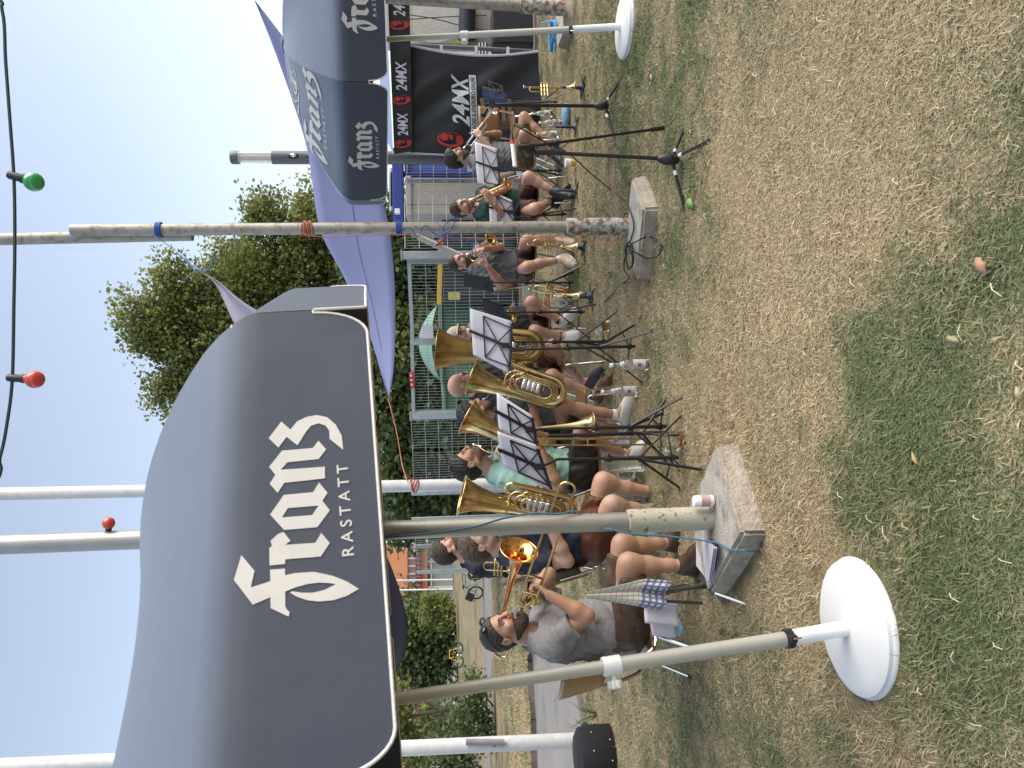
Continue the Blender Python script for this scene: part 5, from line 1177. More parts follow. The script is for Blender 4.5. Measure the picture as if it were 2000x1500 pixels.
    def sunglasses(s, z=.118, y=.035, tilt=.9):
        hp = s.hp; t = s.t; A = s.A; ax = [A[0], A[1] * math.cos(tilt) + A[2] * math.sin(tilt), A[2] * math.cos(tilt) - A[1] * math.sin(tilt)]; o = hp(0, y, z)
        mb = MB(); MM = Matrix(ax).transposed()
        for sd in (-1, 1): mb.sphere(o + ax[0] * .034 * sd + ax[1] * .012, (.030, .008, .022), 14, 8, MM)
        mb.tube([o + ax[0] * -.01 + ax[1] * .016, o + ax[0] * .01 + ax[1] * .016], .003, 6)
        for sd in (-1, 1): mb.tube([o + ax[0] * .064 * sd + ax[1] * .006, hp(.088 * sd, -.02, z - .03), hp(.086 * sd, -.07, z - .075)], .003, 5)
        g = mb.build('sunglasses', M_LENS, None, smooth=True); tag(g, None, 'sunglasses'); return center_origin(g)
    def glasses(s, M):
        hp = s.hp; mb = MB()
        for sd in (-1, 1):
            mb.tube([hp(.032 * sd + .022 * math.cos(a), .102 - .006 * abs(math.cos(a)), .006 + .016 * math.sin(a)) for a in np.linspace(0, 6.28, 17)[:-1]], .0018, 5, closed=True); mb.tube([hp(.054 * sd, .095, .010), hp(.080 * sd, .0, .010), hp(.08 * sd, -.02, .005)], .0018, 5)
        mb.tube([hp(-.010, .103, .008), hp(.010, .103, .008)], .0018, 5); return mb.build('glasses', M, s.t, smooth=True)
    def cap(s, M):
        hp, A, c = s.hp, s.A, s.sc; F = Field(s.hc - .2, s.hc + .2, .0075, [(s.hc, .17, .0055)]); F.ell(hp(0, -.010, .052), (np.array([.077, .098, .085]) + .012) * c, A, .01); F.plane_cut(hp(0, 0, .040), A[2] + A[1] * -.08, .006)
        F.ell(hp(0, .112, .045), np.array([.062, .06, .008]) * c, A, .008); return F.mesh('cap', M, s.t, 1)
def fc(yaw, pitch=0):
    """face direction: yaw 0 = to the right (+X), 90 = away from the camera, -90 = towards it"""
    return np.array([math.cos(R(yaw)) * math.cos(R(pitch)), math.sin(R(yaw)) * math.cos(R(pitch)), math.sin(R(pitch))])
def px(D, **k):
    """joint pixels -> world; value (x, y) or (x, y, depth offset)"""
    return {n: np.array(at(v[0], v[1], D + (v[2] if len(v) > 2 else 0))) for n, v in k.items()}
SK1 = skin('skin_tan', (.41, .245, .165)); SK2 = skin('skin_light', (.52, .335, .25)); SK3 = skin('skin_rosy', (.50, .295, .225)); SK4 = skin('skin_olive', (.39, .235, .155))
H_BLK = mat('hair_black', (.012, .010, .009), .5, var=.3, scale=60, bump=.5, bscale=160); H_BRN = mat('hair_brown', (.035, .022, .014), .55, var=.3, scale=60, bump=.5, bscale=160); H_GRY = mat('hair_greying', (.042, .034, .029), .6, var=.4, scale=80, bump=.5, bscale=160)
H_LBR = mat('hair_light_brown', (.085, .058, .036), .55, var=.3, scale=60, bump=.5, bscale=160); H_BEARD = mat('beard_dark', (.052, .034, .024), .75, var=.5, scale=70, bump=1.0, bscale=180, c2=(.10, .068, .05), c2amt=.4, c2scale=60); H_STUB = mat('beard_stubble', (.17, .095, .065), .75, var=.3, scale=120, bump=.5, bscale=260)
C_GREY = mat('tee_grey', (.23, .22, .225), .9, var=.12, scale=30, bump=.75, bscale=24); C_GREY2 = mat('tee_bluegrey', (.115, .125, .145), .9, var=.25, scale=25, bump=.75, bscale=24); C_NAVY = mat('tee_navy', (.018, .021, .042), .85, var=.2, bump=.7, bscale=24)
C_MINT = mat('tee_mint', (.25, .41, .36), .9, var=.06, bump=.7, bscale=22); C_BLK = mat('tee_black', (.019, .019, .024), .85, var=.2, bump=.7, bscale=24); C_GRN = mat('tee_green', (.010, .045, .042), .85, var=.1, bump=.1); C_BLU = mat('tee_dark_blue', (.012, .014, .026), .85)
L_BRN = mat('leather_brown', (.060, .034, .018), .65, var=.25, scale=12, bump=.3, bscale=90, c2=(.10, .06, .034), c2amt=.3, c2scale=10); L_RED = mat('leather_chestnut', (.105, .033, .012), .55, var=.18, scale=10, bump=.2, bscale=80); L_BLK = mat('leather_black', (.020, .014, .011), .55, var=.2, bump=.25)
L_TAN = mat('leather_tan', (.135, .075, .032), .65, var=.18, scale=10, bump=.3, c2=(.09, .05, .022), c2amt=.4, c2scale=9); L_DRK = mat('leather_dark', (.05, .035, .022), .65, var=.2, bump=.3); L_MAR = mat('leather_umber', (.075, .042, .034), .7, var=.2, bump=.3)
S_WHT = mat('shoe_white', (.66, .64, .62), .55, var=.05, bump=.1); S_BRN = mat('shoe_brown', (.10, .045, .02), .55, var=.2); S_DKB = mat('shoe_dark_brown', (.05, .026, .016), .5, var=.2); S_BLK = mat('shoe_black', (.016, .016, .018), .5); SOCK_W = mat('sock_white', (.66, .64, .66), .9); SOCK_B = mat('sock_black', (.012, .012, .014), .9); S_CAN = mat('shoe_canvas', (.06, .055, .055), .8)
# ------------------------------------------------------------------ the musicians
def simple_legs(P, shoeM, sole, laces, sock=None, high=0., sock_h=.05):
    for sd in ('L', 'R'): P.shoe(sd, shoeM, sole, laces, sock, high, sock_h)
CAST = {}
# 1 trombonist, front left
D = 4.30
J = px(D, head=(985, 1232), neck=(1046, 1247), chest=(1105, 1236, .03), pelvis=(1212, 1238, .06), shoR=(1078, 1255, -.13), shoL=(1064, 1210, .22), elbR=(1146, 1203, -.22), wriR=(1074, 1163, -.17), elbL=(1072, 1122, .22), wriL=(1040, 1166, .10),
       hipR=(1222, 1222, -.04), hipL=(1214, 1205, .15), kneR=(1228, 1100, -.14), kneL=(1215, 1062, .16), ankR=(1338, 1106, -.10), ankL=(1312, 1062, .28), toeR=(1346, 1072, -.22), toeL=(1318, 1020, .22), belly=(1170, 1208, .0))
J['ground'] = J['pelvis']; J['bulk'] = np.array(1.0)
p = Person('bearded trombonist in grey tee shirt and brown leather shorts with sunglasses on his head', J, fc(-22, 2), (-.14, 0, 1), SK1, H_GRY, 1.02, .0036); CAST[1] = p
p.hand(J['wriR'], at(1048, 1140, D - .12) - Vector(J['wriR']), (0, .45, 1), -1, fc=(62, 66, 68, 70)); p.hand(J['wriL'], at(1000, 1164, D - .02) - Vector(J['wriL']), (-.3, -1, .0), 1, fc=(80, 85, 85, 80))
p.build_body(); p.hair(.007, .084, -.07, 0, 11); p.beard(.0055, H_BEARD, True, 12, .006); p.shirt(C_GREY, .66, .018, seed=13, amp=.007, loose=.022); p.shorts(L_BRN, .86, .020, 14)
simple_legs(p, S_DKB, mat('sole_cream', (.45, .38, .28), .8), mat('lace_white', (.7, .68, .64), .8), None, .03); g = p.sunglasses(.112, .045, .75); g['label'] = 'dark sunglasses pushed up on the trombonist with the grey tee shirt'
# 2 navy shirt, behind the near mast, baritone
D = 5.05
J = px(D, head=(938, 1063), neck=(985, 1078), chest=(1040, 1062, .02), pelvis=(1148, 1062, .05), shoR=(1012, 1092, -.15), shoL=(1010, 1032, .20), elbR=(1108, 1096, -.24), wriR=(1062, 1002, -.26), elbL=(1100, 1000, .20), wriL=(1052, 962, .02),
       hipR=(1158, 1058, -.08), hipL=(1152, 1050, .13), kneR=(1196, 985, -.25), kneL=(1178, 938, .08), ankR=(1318, 1012, -.10), ankL=(1298, 968, .22), toeR=(1335, 975, -.2), toeL=(1316, 930, .16)); J['ground'] = J['pelvis']
p = Person('young man in navy polo and chestnut leather shorts half hidden by the near mast', J, fc(0, 6), (-.06, 0, 1), SK2, H_LBR, 1.0); CAST[2] = p
p.hand(J['wriR'], at(1048, 972, D - .22) - Vector(J['wriR']), (.4, 1, .3), -1, fc=(30, 32, 34, 38), spread=.1); p.hand(J['wriL'], at(1030, 955, D - .04) - Vector(J['wriL']), (-.2, -1, .2), 1, curl=50)
p.build_body(); p.hair(.011, .082, -.07, .012, 21); p.shirt(C_NAVY, .70, .020, seed=22, loose=.026); p.shorts(L_RED, .74, .020, 23); simple_legs(p, S_BLK, None, None, SOCK_W)
# 3 bearded man behind
D = 6.9
J = px(D, head=(876, 1074), neck=(913, 1092), chest=(955, 1088), pelvis=(1045, 1085), shoR=(935, 1108, -.16), shoL=(932, 1068, .16), elbR=(1005, 1112, -.25), wriR=(975, 1072, -.30), elbL=(1000, 1056, .05), wriL=(965, 1050, -.1),
       hipR=(1050, 1092, -.12), hipL=(1050, 1072, .12), kneR=(1062, 1010, -.2), kneL=(1060, 1000, .1), ankR=(1165, 1020, -.2), ankL=(1162, 1000, .1), toeR=(1172, 985, -.25), toeL=(1170, 970, .05)); J['ground'] = J['pelvis']
p = Person('bearded man in dark blue tee shirt sitting farther back beside the mesh fence', J, fc(18, 4), (-.10, 0, 1), SK3, H_BRN, 1.02); CAST[3] = p
p.hand(J['wriR'], (.6, -.1, .5), (0, 1, .2), -1, curl=60); p.hand(J['wriL'], (.5, -.4, .4), (0, -1, .2), 1, curl=60)
p.build_body(); p.hair(.016, .080, -.07, .012, 31); p.beard(.009, H_BEARD, True, 32, .010); p.shirt(C_BLU, .80, .018, seed=33); p.shorts(L_DRK, .8, .016, 34); simple_legs(p, S_BLK, None, None)
# 4 mint shirt
D = 5.55
J = px(D, head=(918, 904), neck=(968, 925), chest=(1020, 915), pelvis=(1125, 925, .02), shoR=(996, 937, -.17), shoL=(990, 885, .18), elbR=(1090, 955, -.28), wriR=(1060, 885, -.30), elbL=(1075, 862, .10), wriL=(1040, 845, -.05),
       hipR=(1132, 925, -.10), hipL=(1128, 905, .13), kneR=(1138, 842, -.20), kneL=(1146, 826, .16), ankR=(1226, 892, -.06), ankL=(1214, 838, .3), toeR=(1247, 866, -.2), toeL=(1232, 800, .25)); J['ground'] = J['pelvis']
p = Person('young man in mint tee shirt with sunglasses on his dark hair', J, fc(3, 16), (-.28, 0, 1), SK4, H_BLK, 1.04); CAST[4] = p
p.hand(J['wriR'], (.8, .3, .3), (0, .6, .8), -1, curl=60); p.hand(J['wriL'], (.5, -.3, .6), (-.3, -1, 0), 1, curl=65)
p.build_body(); p.hair(.010, .080, -.075, .014, 41); p.beard(.0025, H_STUB, True, 43); p.shirt(C_MINT, .72, .019, seed=42, loose=.024); p.shorts(L_BLK, .86, .020, 44); simple_legs(p, S_WHT, mat('sole_white', (.68, .67, .65), .6), S_WHT, SOCK_W)
g = p.sunglasses(.135, .005, 1.1); g['label'] = 'dark sunglasses on the hair of the man in mint'
# 5 dark hair, euphonium, white sneakers forward
D = 6.05
J = px(D, head=(928, 806), neck=(968, 828), chest=(1010, 822), pelvis=(1100, 832, .08), shoR=(985, 846, -.16), shoL=(985, 802, .17), elbR=(1050, 846, -.30), wriR=(1040, 795, -.33), elbL=(1045, 775, .05), wriL=(1015, 755, -.10),
       hipR=(1108, 830, -.08), hipL=(1106, 812, .14), kneR=(1094, 790, -.38), kneL=(1126, 822, -.05), ankR=(1210, 812, -.30), ankL=(1205, 855, -.1), toeR=(1226, 762, -.44), toeL=(1235, 862, -.35)); J['ground'] = J['pelvis']
p = Person('dark haired euphonium player in black tee shirt with one white sneaker stretched forward', J, fc(25, -4), (.05, 0, 1), SK4, H_BLK, 1.02); CAST[5] = p
p.hand(J['wriR'], at(1036, 766, D - .36) - Vector(J['wriR']), (.2, 1, .2), -1, fc=(24, 26, 28, 32), spread=.12); p.hand(J['wriL'], at(1008, 738, D - .16) - Vector(J['wriL']), (-.2, -1, .3), 1, curl=55)
p.build_body(); p.hair(.012, .080, -.07, .008, 51); p.beard(.004, H_STUB, True, 53); p.shirt(C_BLK, .70, .018, seed=52); p.shorts(L_DRK, .74, .018, 54); simple_legs(p, S_WHT, mat('sole_white', (.68, .67, .65), .6), S_WHT, SOCK_W, 0, .06)
g = p.sunglasses(.122, .06, .7); g['label'] = 'dark sunglasses pushed up on the dark haired euphonium player'
# 6 bald with glasses, tuba
D = 6.85
J = px(D, head=(904, 752), neck=(935, 772), chest=(975, 755), pelvis=(1058, 748, .05), shoR=(950, 790, -.10), shoL=(948, 726, .14), elbR=(1015, 778, -.28), wriR=(1008, 738, -.36), elbL=(1012, 708, .0), wriL=(1005, 672, -.22),
       hipR=(1066, 752, -.08), hipL=(1064, 728, .12), kneR=(1078, 735, -.42), kneL=(1080, 676, -.28), ankR=(1160, 772, -.36), ankL=(1142, 752, -.02), toeR=(1180, 735, -.52), toeL=(1160, 722, -.22), belly=(1020, 735, -.08)); J['ground'] = J['pelvis']
p = Person('bald tuba player with glasses, black polo and tan leather shorts', J, fc(5, -12), (.1, -.2, 1), SK3, H_GRY, 1.06); CAST[6] = p
p.hand(J['wriR'], at(1014, 722, D - .42) - Vector(J['wriR']), (.3, 1, 0), -1, curl=50); p.hand(J['wriL'], (.3, -.4, .3), (-.3, .6, 0), 1, curl=60)
p.build_body(); p.glasses(M_BLACK); p.shirt(C_BLK, .66, .020, seed=62); p.shorts(L_TAN, .80, .022, 64)
p.shoe('R', S_BRN, mat('sole_tan', (.32, .2, .12), .8), SOCK_W, SOCK_B); p.shoe('L', S_CAN, SOCK_W, SOCK_W)
mb = MB()
for i in range(5):
    c_ = p.J['kneL'] + (p.J['ankL'] - p.J['kneL']) * (.25 + .11 * i) ; ax_ = nv(p.J['ankL'] - p.J['kneL']); e1 = np.cross(ax_, [0, 1, 0]); e1 = nv(e1); e2 = np.cross(ax_, e1)
    mb.tube([c_ + (e1 * math.cos(a) + e2 * math.sin(a)) * (.056 - .0035 * abs(i - 1.2) * 2) + ax_ * .018 * math.sin(a * 3 + i) for a in np.linspace(-1.6, 1.9, 16)], .0035, 4)
q = mb.build('shin_tattoo', mat('tattoo_ink', (.09, .07, .075), .6), p.t, smooth=True); q['kind'] = 'stuff'
# 7 cap
D = 7.75
J = px(D, head=(900, 655), neck=(930, 650), chest=(962, 645), pelvis=(1042, 628, .1), shoR=(940, 672, -.06), shoL=(938, 620, .06), elbR=(985, 672, -.2), wriR=(935, 655, -.36), elbL=(985, 616, -.1), wriL=(935, 630, -.30),
       hipR=(1046, 645, .0), hipL=(1044, 612, .06), kneR=(1046, 648, -.42), kneL=(1038, 590, -.40), ankR=(1100, 658, -.30), ankL=(1096, 628, -.28), toeR=(1118, 652, -.48), toeL=(1112, 606, -.48)); J['ground'] = J['pelvis']
p = Person('man in beige cap and glasses playing behind the large white music sheet', J, fc(-62, -6), (.06, -.05, 1), SK3, H_GRY, 1.0); CAST[7] = p
p.hand(J['wriR'], (.2, -.4, .6), (.5, .6, .3), -1, curl=65); p.hand(J['wriL'], (-.3, -.4, .6), (-.5, .6, .3), 1, curl=65)
p.build_body(); p.hair(.006, .05, -.06, 0, 71); p.glasses(M_BLACK); p.cap(mat('cap_beige', (.42, .36, .29), .85)); p.shirt(C_BLK, .66, .020, seed=72); p.shorts(L_DRK, .72, .018, 74); simple_legs(p, S_WHT, mat('sole_grey', (.5, .5, .48), .7), S_WHT, SOCK_B)
for sd in 'LR':
    a, t_ = p.J['ank' + sd], p.J['toe' + sd]; d = nv(t_ - a); c_ = a + d * .05 + np.array([0, 0, -.052]); sv = np.array([d[1], -d[0], 0]); sv = nv(sv) * (1 if sv[1] < 0 else -1)
    mb = MB(); b_ = c_ + sv * .050
    for q0, q1 in (((-.018, -.018), (-.018, .018)), ((-.018, .018), (.018, -.018)), ((.018, -.018), (.018, .018))): mb.bar(b_ + d * q0[0] + np.array([0, 0, q0[1]]), b_ + d * q1[0] + np.array([0, 0, q1[1]]), .006, .008)
    mb.build('shoe_letter', M_BLACK, p.t)
# 9 grey shirt, flugelhorn
D = 8.35
J = px(D, head=(899, 513), neck=(930, 520), chest=(955, 515), pelvis=(1018, 520, .08), shoR=(940, 541, -.05), shoL=(936, 492, .08), elbR=(978, 552, -.22), wriR=(952, 520, -.34), elbL=(978, 482, -.08), wriL=(945, 487, -.30),
       hipR=(1022, 528, -.04), hipL=(1020, 504, .08), kneR=(1030, 522, -.46), kneL=(1028, 470, -.30), ankR=(1097, 506, -.40), ankL=(1094, 470, -.24), toeR=(1112, 519, -.58), toeL=(1110, 476, -.46)); J['ground'] = J['pelvis']
p = Person('bearded man in grey tee shirt playing flugelhorn right of the fence gate', J, fc(-50, -4), (-.02, 0, 1), SK3, H_BRN, 1.0); CAST[9] = p
p.hand(J['wriR'], (.4, -.15, .6), (.3, .8, .1), -1, curl=60); p.hand(J['wriL'], (-.1, -.3, .6), (-.6, .4, 0), 1, curl=65)
p.build_body(); p.hair(.005, .080, -.06, 0, 91); p.beard(.007, H_BEARD, True, 93, .008); p.shirt(C_GREY2, .72, .018, seed=92); p.shorts(L_DRK, .76, .018, 94); simple_legs(p, mat('shoe_beige', (.36, .29, .23), .7), SOCK_W, SOCK_W, SOCK_W)
# 10 green shirt, trumpet
D = 8.5
J = px(D, head=(903, 406), neck=(934, 408), chest=(962, 402), pelvis=(1022, 400, .08), shoR=(943, 428, -.03), shoL=(943, 378, .05), elbR=(992, 437, -.12), wriR=(966, 400, -.36), elbL=(990, 368, -.05), wriL=(960, 382, -.34),
       hipR=(1026, 412, .0), hipL=(1026, 388, .05), kneR=(1044, 408, -.46), kneL=(1032, 345, -.34), ankR=(1078, 392, -.22), ankL=(1082, 374, -.36), toeR=(1100, 362, -.38), toeL=(1106, 384, -.54)); J['ground'] = J['pelvis']
p = Person('man in dark green tee shirt playing trumpet with crossed ankles', J, fc(-52, -8), (-.02, 0, 1), SK3, H_BRN, 1.02); CAST[10] = p
p.hand(J['wriR'], (.5, -.25, .5), (.2, .8, .2), -1, curl=60); p.hand(J['wriL'], (.2, -.4, .3), (-.5, .5, .2), 1, curl=60)
p.build_body(); p.hair(.007, .082, -.065, 0, 101); p.beard(.003, H_STUB, True, 103); p.shirt(C_GRN, .74, .022, seed=102); p.shorts(L_MAR, .84, .022, 104); simple_legs(p, S_BLK, M_BLACK, None, SOCK_B, .05, .03)
# 11 right, trumpet
D = 9.1
J = px(D, head=(893, 308), neck=(924, 314), chest=(952, 306), pelvis=(1014, 308, .05), shoR=(936, 330, -.12), shoL=(934, 286, .14), elbR=(972, 308, -.34), wriR=(938, 268, -.32), elbL=(974, 262, .10), wriL=(946, 262, -.05),
       hipR=(1020, 312, -.08), hipL=(1020, 296, .12), kneR=(1024, 262, -.42), kneL=(1024, 228, .04), ankR=(1076, 298, -.28), ankL=(1082, 286, -.05), toeR=(1092, 322, -.42), toeL=(1094, 270, -.22)); J['ground'] = J['pelvis']
p = Person('dark haired trumpeter in grey tee shirt in front of the black tent wall', J, fc(-20, -8), (-.02, 0, 1), SK4, H_BLK, 1.02); CAST[11] = p
p.hand(J['wriR'], at(926, 252, D - .28) - Vector(J['wriR']), (.1, .9, .2), -1, curl=55); p.hand(J['wriL'], (.2, -.2, .7), (-.2, -1, .1), 1, curl=65)
p.build_body(); p.hair(.020, .074, -.085, .012, 111); p.beard(.006, H_BEARD, True, 113); p.shirt(C_GREY2, .6, .016, seed=112); p.shorts(L_TAN, .80, .024, 114); simple_legs(p, S_BLK, M_BLACK, None, SOCK_B, .04, .04)
# ------------------------------------------------------------------ brass instruments
def flare(mb, rim, inner, Rr, rend, n=28, p=.7, ext=None, k=26):
    """open bell: from the rim centre back to the inner point"""
    rim = Vector(rim); inner = Vector(inner); L_ = (inner - rim).length; h0 = L_ / ((Rr / rend) ** (1 / p) - 1); pts = []; rr = []
    for i in range(k):
        f = (i / (k - 1)) ** 1.9; h = L_ * f; pts.append(rim.lerp(inner, f)); rr.append(Rr * (h0 / (h + h0)) ** p)
    mb.tube(pts, rr, n, caps=False)
def rimring(mb, c, ax, Rr, r=.004):
    ax = Vector(ax).normalized(); a = ax.orthogonal().normalized(); b = ax.cross(a); mb.tube([Vector(c) + (a * math.cos(t) + b * math.sin(t)) * Rr for t in np.linspace(0, 2 * math.pi, 37)[:-1]], r, 6, closed=True)
def ubend(c, u, v, r, a0=-90, a1=90, n=9): return [c + u * (r * math.cos(R(a0 + (a1 - a0) * i / n))) + v * (r * math.sin(R(a0 + (a1 - a0) * i / n))) for i in range(n + 1)]
def stadium(c, u, v, hl, r): return ubend(c + u * hl, u, v, r) + ubend(c - u * hl, -u, -v, r)
def mouthpiece(parent, tip, d, M=M_SILVER):
    d = Vector(d).normalized(); mb = MB(); mb.lathe([(.012, 0), (.0135, .002), (.0135, .006), (.011, .016), (.006, .028), (.0045, .045), (.0055, .075)], tip, d, 14); return mb.build('mouthpiece', M, parent, smooth=True)
def low_brass(label, rim, bottom, Rr, side, mouth, M, w_=.13, loops=3, L_body=.30, name='euphonium', group='upright low brass horns', rb=.036, oval=True):
    rim = Vector(rim); bot = Vector(bottom); ax = (bot - rim).normalized(); s = Vector(side) - rim; s = (s - ax * s.dot(ax)).normalized(); n = ax.cross(s); n = n if n.y < 0 else -n
    t = thing(name, label, 'brass horn', bot, group)
    mb = MB(); flare(mb, rim, bot - ax * w_ * .5, Rr, rb, 36, .62); rimring(mb, rim, ax, Rr, .005); mb.build('bell', M, t, smooth=True, auto=False)
    c = bot - ax * w_ * .5 + s * w_ * .5; mb = MB()
    path = [c - s * w_ * .5 - ax * .01] + [c + (-s * math.cos(a) + ax * math.sin(a)) * w_ * .5 for a in np.linspace(0, math.pi, 14)] + [c + s * w_ * .5 - ax * L_body * q for q in (.3, .7, 1.0)]
    mb.tube(path, list(np.linspace(rb, rb * .5, len(path))), 18); e = path[-1]
    top = ubend(e - s * w_ * .2, -ax, s, w_ * .2, 90, -90, 8); mb.tube(top + [top[-1] + ax * L_body * .5], list(np.linspace(rb * .5, rb * .36, len(top) + 1)), 14); mb.build('bow', M, t, smooth=True)
    cc = bot - ax * (L_body * .55 + w_ * .3) + s * w_ * .45 + n * rb
    for i in range(loops):
        mb = MB(); mb.tube(stadium(cc + n * .014 * i + ax * .012 * i, ax, s, L_body * (.36 - .05 * i), w_ * (.40 - .07 * i)), .0085, 10, closed=True); mb.build('tubing', M, t, smooth=True)
    mb = MB(); ax2 = cc + s * w_ * .05 + n * .03
    for i in range(4):
        q = ax2 + ax * (i - 1.5) * .036; mb = MB(); mb.lathe([(.0, -.035), (.013, -.035), (.016, -.032), (.016, .030), (.013, .034), (.004, .036), (.004, .052), (.010, .054), (.010, .058), (0, .058)], q - s * .0, s, 16); mb.build('valve', M_SILVER, t, smooth=True)
    mb = MB()
    for i in range(7): q = cc + ax * (i - 3) * L_body * .09 + n * .035 + s * w_ * .18; mb.tube([q - s * .03, q + s * .02], .0035, 6)
    b_ = mb.build('braces', M_SILVER, t, smooth=True); b_['kind'] = 'stuff'
    m0 = Vector(mouth); e0 = cc - ax * L_body * .32 + s * w_ * .2; d = (e0 - m0)
    pp = spline([m0 + d.normalized() * .05, m0 + d * .45 - ax * .01 + s * .03, e0 + s * .02, e0 + ax * L_body * .15 + s * w_ * .25], 6); mb = MB(); mb.tube(pp, list(np.linspace(.0058, .008, len(pp))), 10); mb.build('leadpipe', M, t, smooth=True)
    mouthpiece(t, m0, d)
    mb = MB(); bb = rim.lerp(bot, .42); k = Rr * (.2 if oval else .3); rimring(mb, bb, ax, rb * 1.55, .0045); mb.build('bell_ring', M, t, smooth=True)
    return t
def trumpet(label, mouth, rim, Rr, down, M, loopw=.048, flugel=False, name='trumpet', group='small brass horns', mp=True, valve_m=None):
    m0 = Vector(mouth); e = Vector(rim); ax = (e - m0).normalized(); L_ = (e - m0).length; d = Vector(down); d = (d - ax * d.dot(ax)).normalized(); n = ax.cross(d)
    t = thing(name, label, name, m0.lerp(e, .5), group); r = .0062 if not flugel else .0075; vm = valve_m or M
    bl = m0 + d * loopw * .35      # bell line lies beside the leadpipe
    mb = MB(); i0 = m0 + ax * L_ * (.45 if flugel else .55); flare(mb, e, i0, Rr, r * (1.5 if flugel else 1.05), 26, .62 if flugel else .74); rimring(mb, e, ax, Rr, .003); mb.build('bell', M, t, smooth=True, auto=False)
    h = loopw; p0 = m0 + ax * .07; f1 = m0 + ax * L_ * .66; back = m0 + ax * L_ * .17
    mb = MB(); mb.tube([p0 + n * .012] + [f1 + n * .012] + ubend(f1 + n * .012 + d * h, ax, d, h, -90, 90, 9)[1:] + [m0 + ax * L_ * .48 + d * 2 * h + n * .012], r, 9); mb.build('leadpipe', M, t, smooth=True)
    mb = MB(); mb.tube([i0 + ax * .02, back] + ubend(back + d * h, -ax, d, h, -90, 90, 9)[1:] + [m0 + ax * L_ * .45 + d * 2 * h], r * 1.05, 9); mb.build('rear_bow', M, t, smooth=True)
    for i in range(3):
        q = m0 + ax * (L_ * .36 + .029 * i) + n * .006; mb = MB(); mb.lathe([(.0, h * 2 + .045), (.009, h * 2 + .045), (.0105, h * 2 + .04), (.0105, -.028), (.0085, -.032), (.003, -.034), (.003, -.050), (.008, -.051), (.008, -.055), (0, -.055)], q, d, 14); mb.build('valve', vm, t, smooth=True)
        mb = MB(); mb.tube(stadium(q + d * h + n * .03 * (1 if i != 1 else .6), n, d, .012, .014), .0045, 7, closed=True); mb.build('valve_slide', M, t, smooth=True)
    if mp: mouthpiece(t, m0, ax)
    return t
H = lambda i, x, y, z: Vector(CAST[i].hp(x, y, z))
MTH = lambda i: H(i, 0, .112, -.061)
# trombone in front
m0 = MTH(1); s1 = at(1092, 952, m0.y - .27); ax = (s1 - m0).normalized(); dn = at(1108, 956, s1.y) - s1; dn = (dn - ax * dn.dot(ax)); gap = .085; dn = dn.normalized() * gap; Ls = (s1 - m0).length
t = thing('trombone', 'gold trombone with extended slide played by the man with the grey tee shirt', 'trombone', m0); mouthpiece(t, m0, ax)
mb = MB(); mb.tube([m0 + ax * .06, m0 + ax * .30], .0075, 10); mb.tube([m0 + ax * .25, s1], .0066, 10); mb.build('slide_tube', M_BRASS, t, smooth=True)
mb = MB(); mb.tube([m0 + ax * .13 + dn, m0 + ax * .30 + dn], .0075, 10); mb.tube([m0 + ax * .25 + dn, s1 + dn], .0066, 10); mb.build('slide_tube', M_BRASS, t, smooth=True)
mb = MB(); mb.tube(ubend(s1 + dn * .5, ax, dn.normalized(), gap / 2, -90, 90, 10), .0070, 10); mb.build('slide_bow', M_BRASS, t, smooth=True)
mb = MB(); mb.tube([m0 + ax * .15, m0 + ax * .15 + dn], .007, 8); mb.build('slide_brace', M_BRASS, t, smooth=True); mb = MB(); mb.tube([m0 + ax * .255, m0 + ax * .255 + dn], .007, 8); mb.build('slide_brace', M_BRASS, t, smooth=True)
rim = at(1014, 1074, m0.y - .02); bk = at(984, 1190, m0.y + .16); bx = (rim - bk).normalized(); tail = bk - bx * .30
mb = MB(); flare(mb, rim, rim - bx * .42, .108, .0125, 40, .74); rimring(mb, rim, bx, .108, .004); mb.build('bell', M_BRONZE, t, smooth=True, auto=False)
side_ = (dn.normalized() * .8 + V3(0, -.2, -.2)); side_ = (side_ - bx * side_.dot(bx)).normalized()
mb = MB(); mb.tube([rim - bx * .40, tail], .0125, 12); mb.build('bell_tube', M_BRONZE, t, smooth=True)
mb = MB(); mb.tube(ubend(tail + side_ * .05, -bx, side_, .05, -90, 90, 12) + [tail + side_ * .10 + bx * .34], .0105, 12); mb.build('tuning_slide', M_BRASS, t, smooth=True)
mb = MB(); q = tail + bx * .06 + side_ * .05; mb.tube(ubend(q, -bx, side_, .036, -90, 90, 12) + [q + side_ * .036 + bx * .20], .009, 12); mb.build('tuning_slide', M_BRASS, t, smooth=True)
for i in range(3): mb = MB(); c_ = m0 + ax * .10 + dn * (.5 + .35 * i) + V3(0, .04, 0); rimring(mb, c_, V3(.2, -1, .1), .032 - .004 * i, .0075); mb.build('valve_tubing', M_BRASS, t, smooth=True)
mb = MB(); mb.lathe([(.0, -.022), (.030, -.022), (.033, -.016), (.033, .016), (.028, .02), (0, .02)], m0 + ax * .09 + dn * .9 + V3(0, .05, 0), V3(.2, -1, .2), 20); mb.build('rotor', M_BRASS, t, smooth=True)
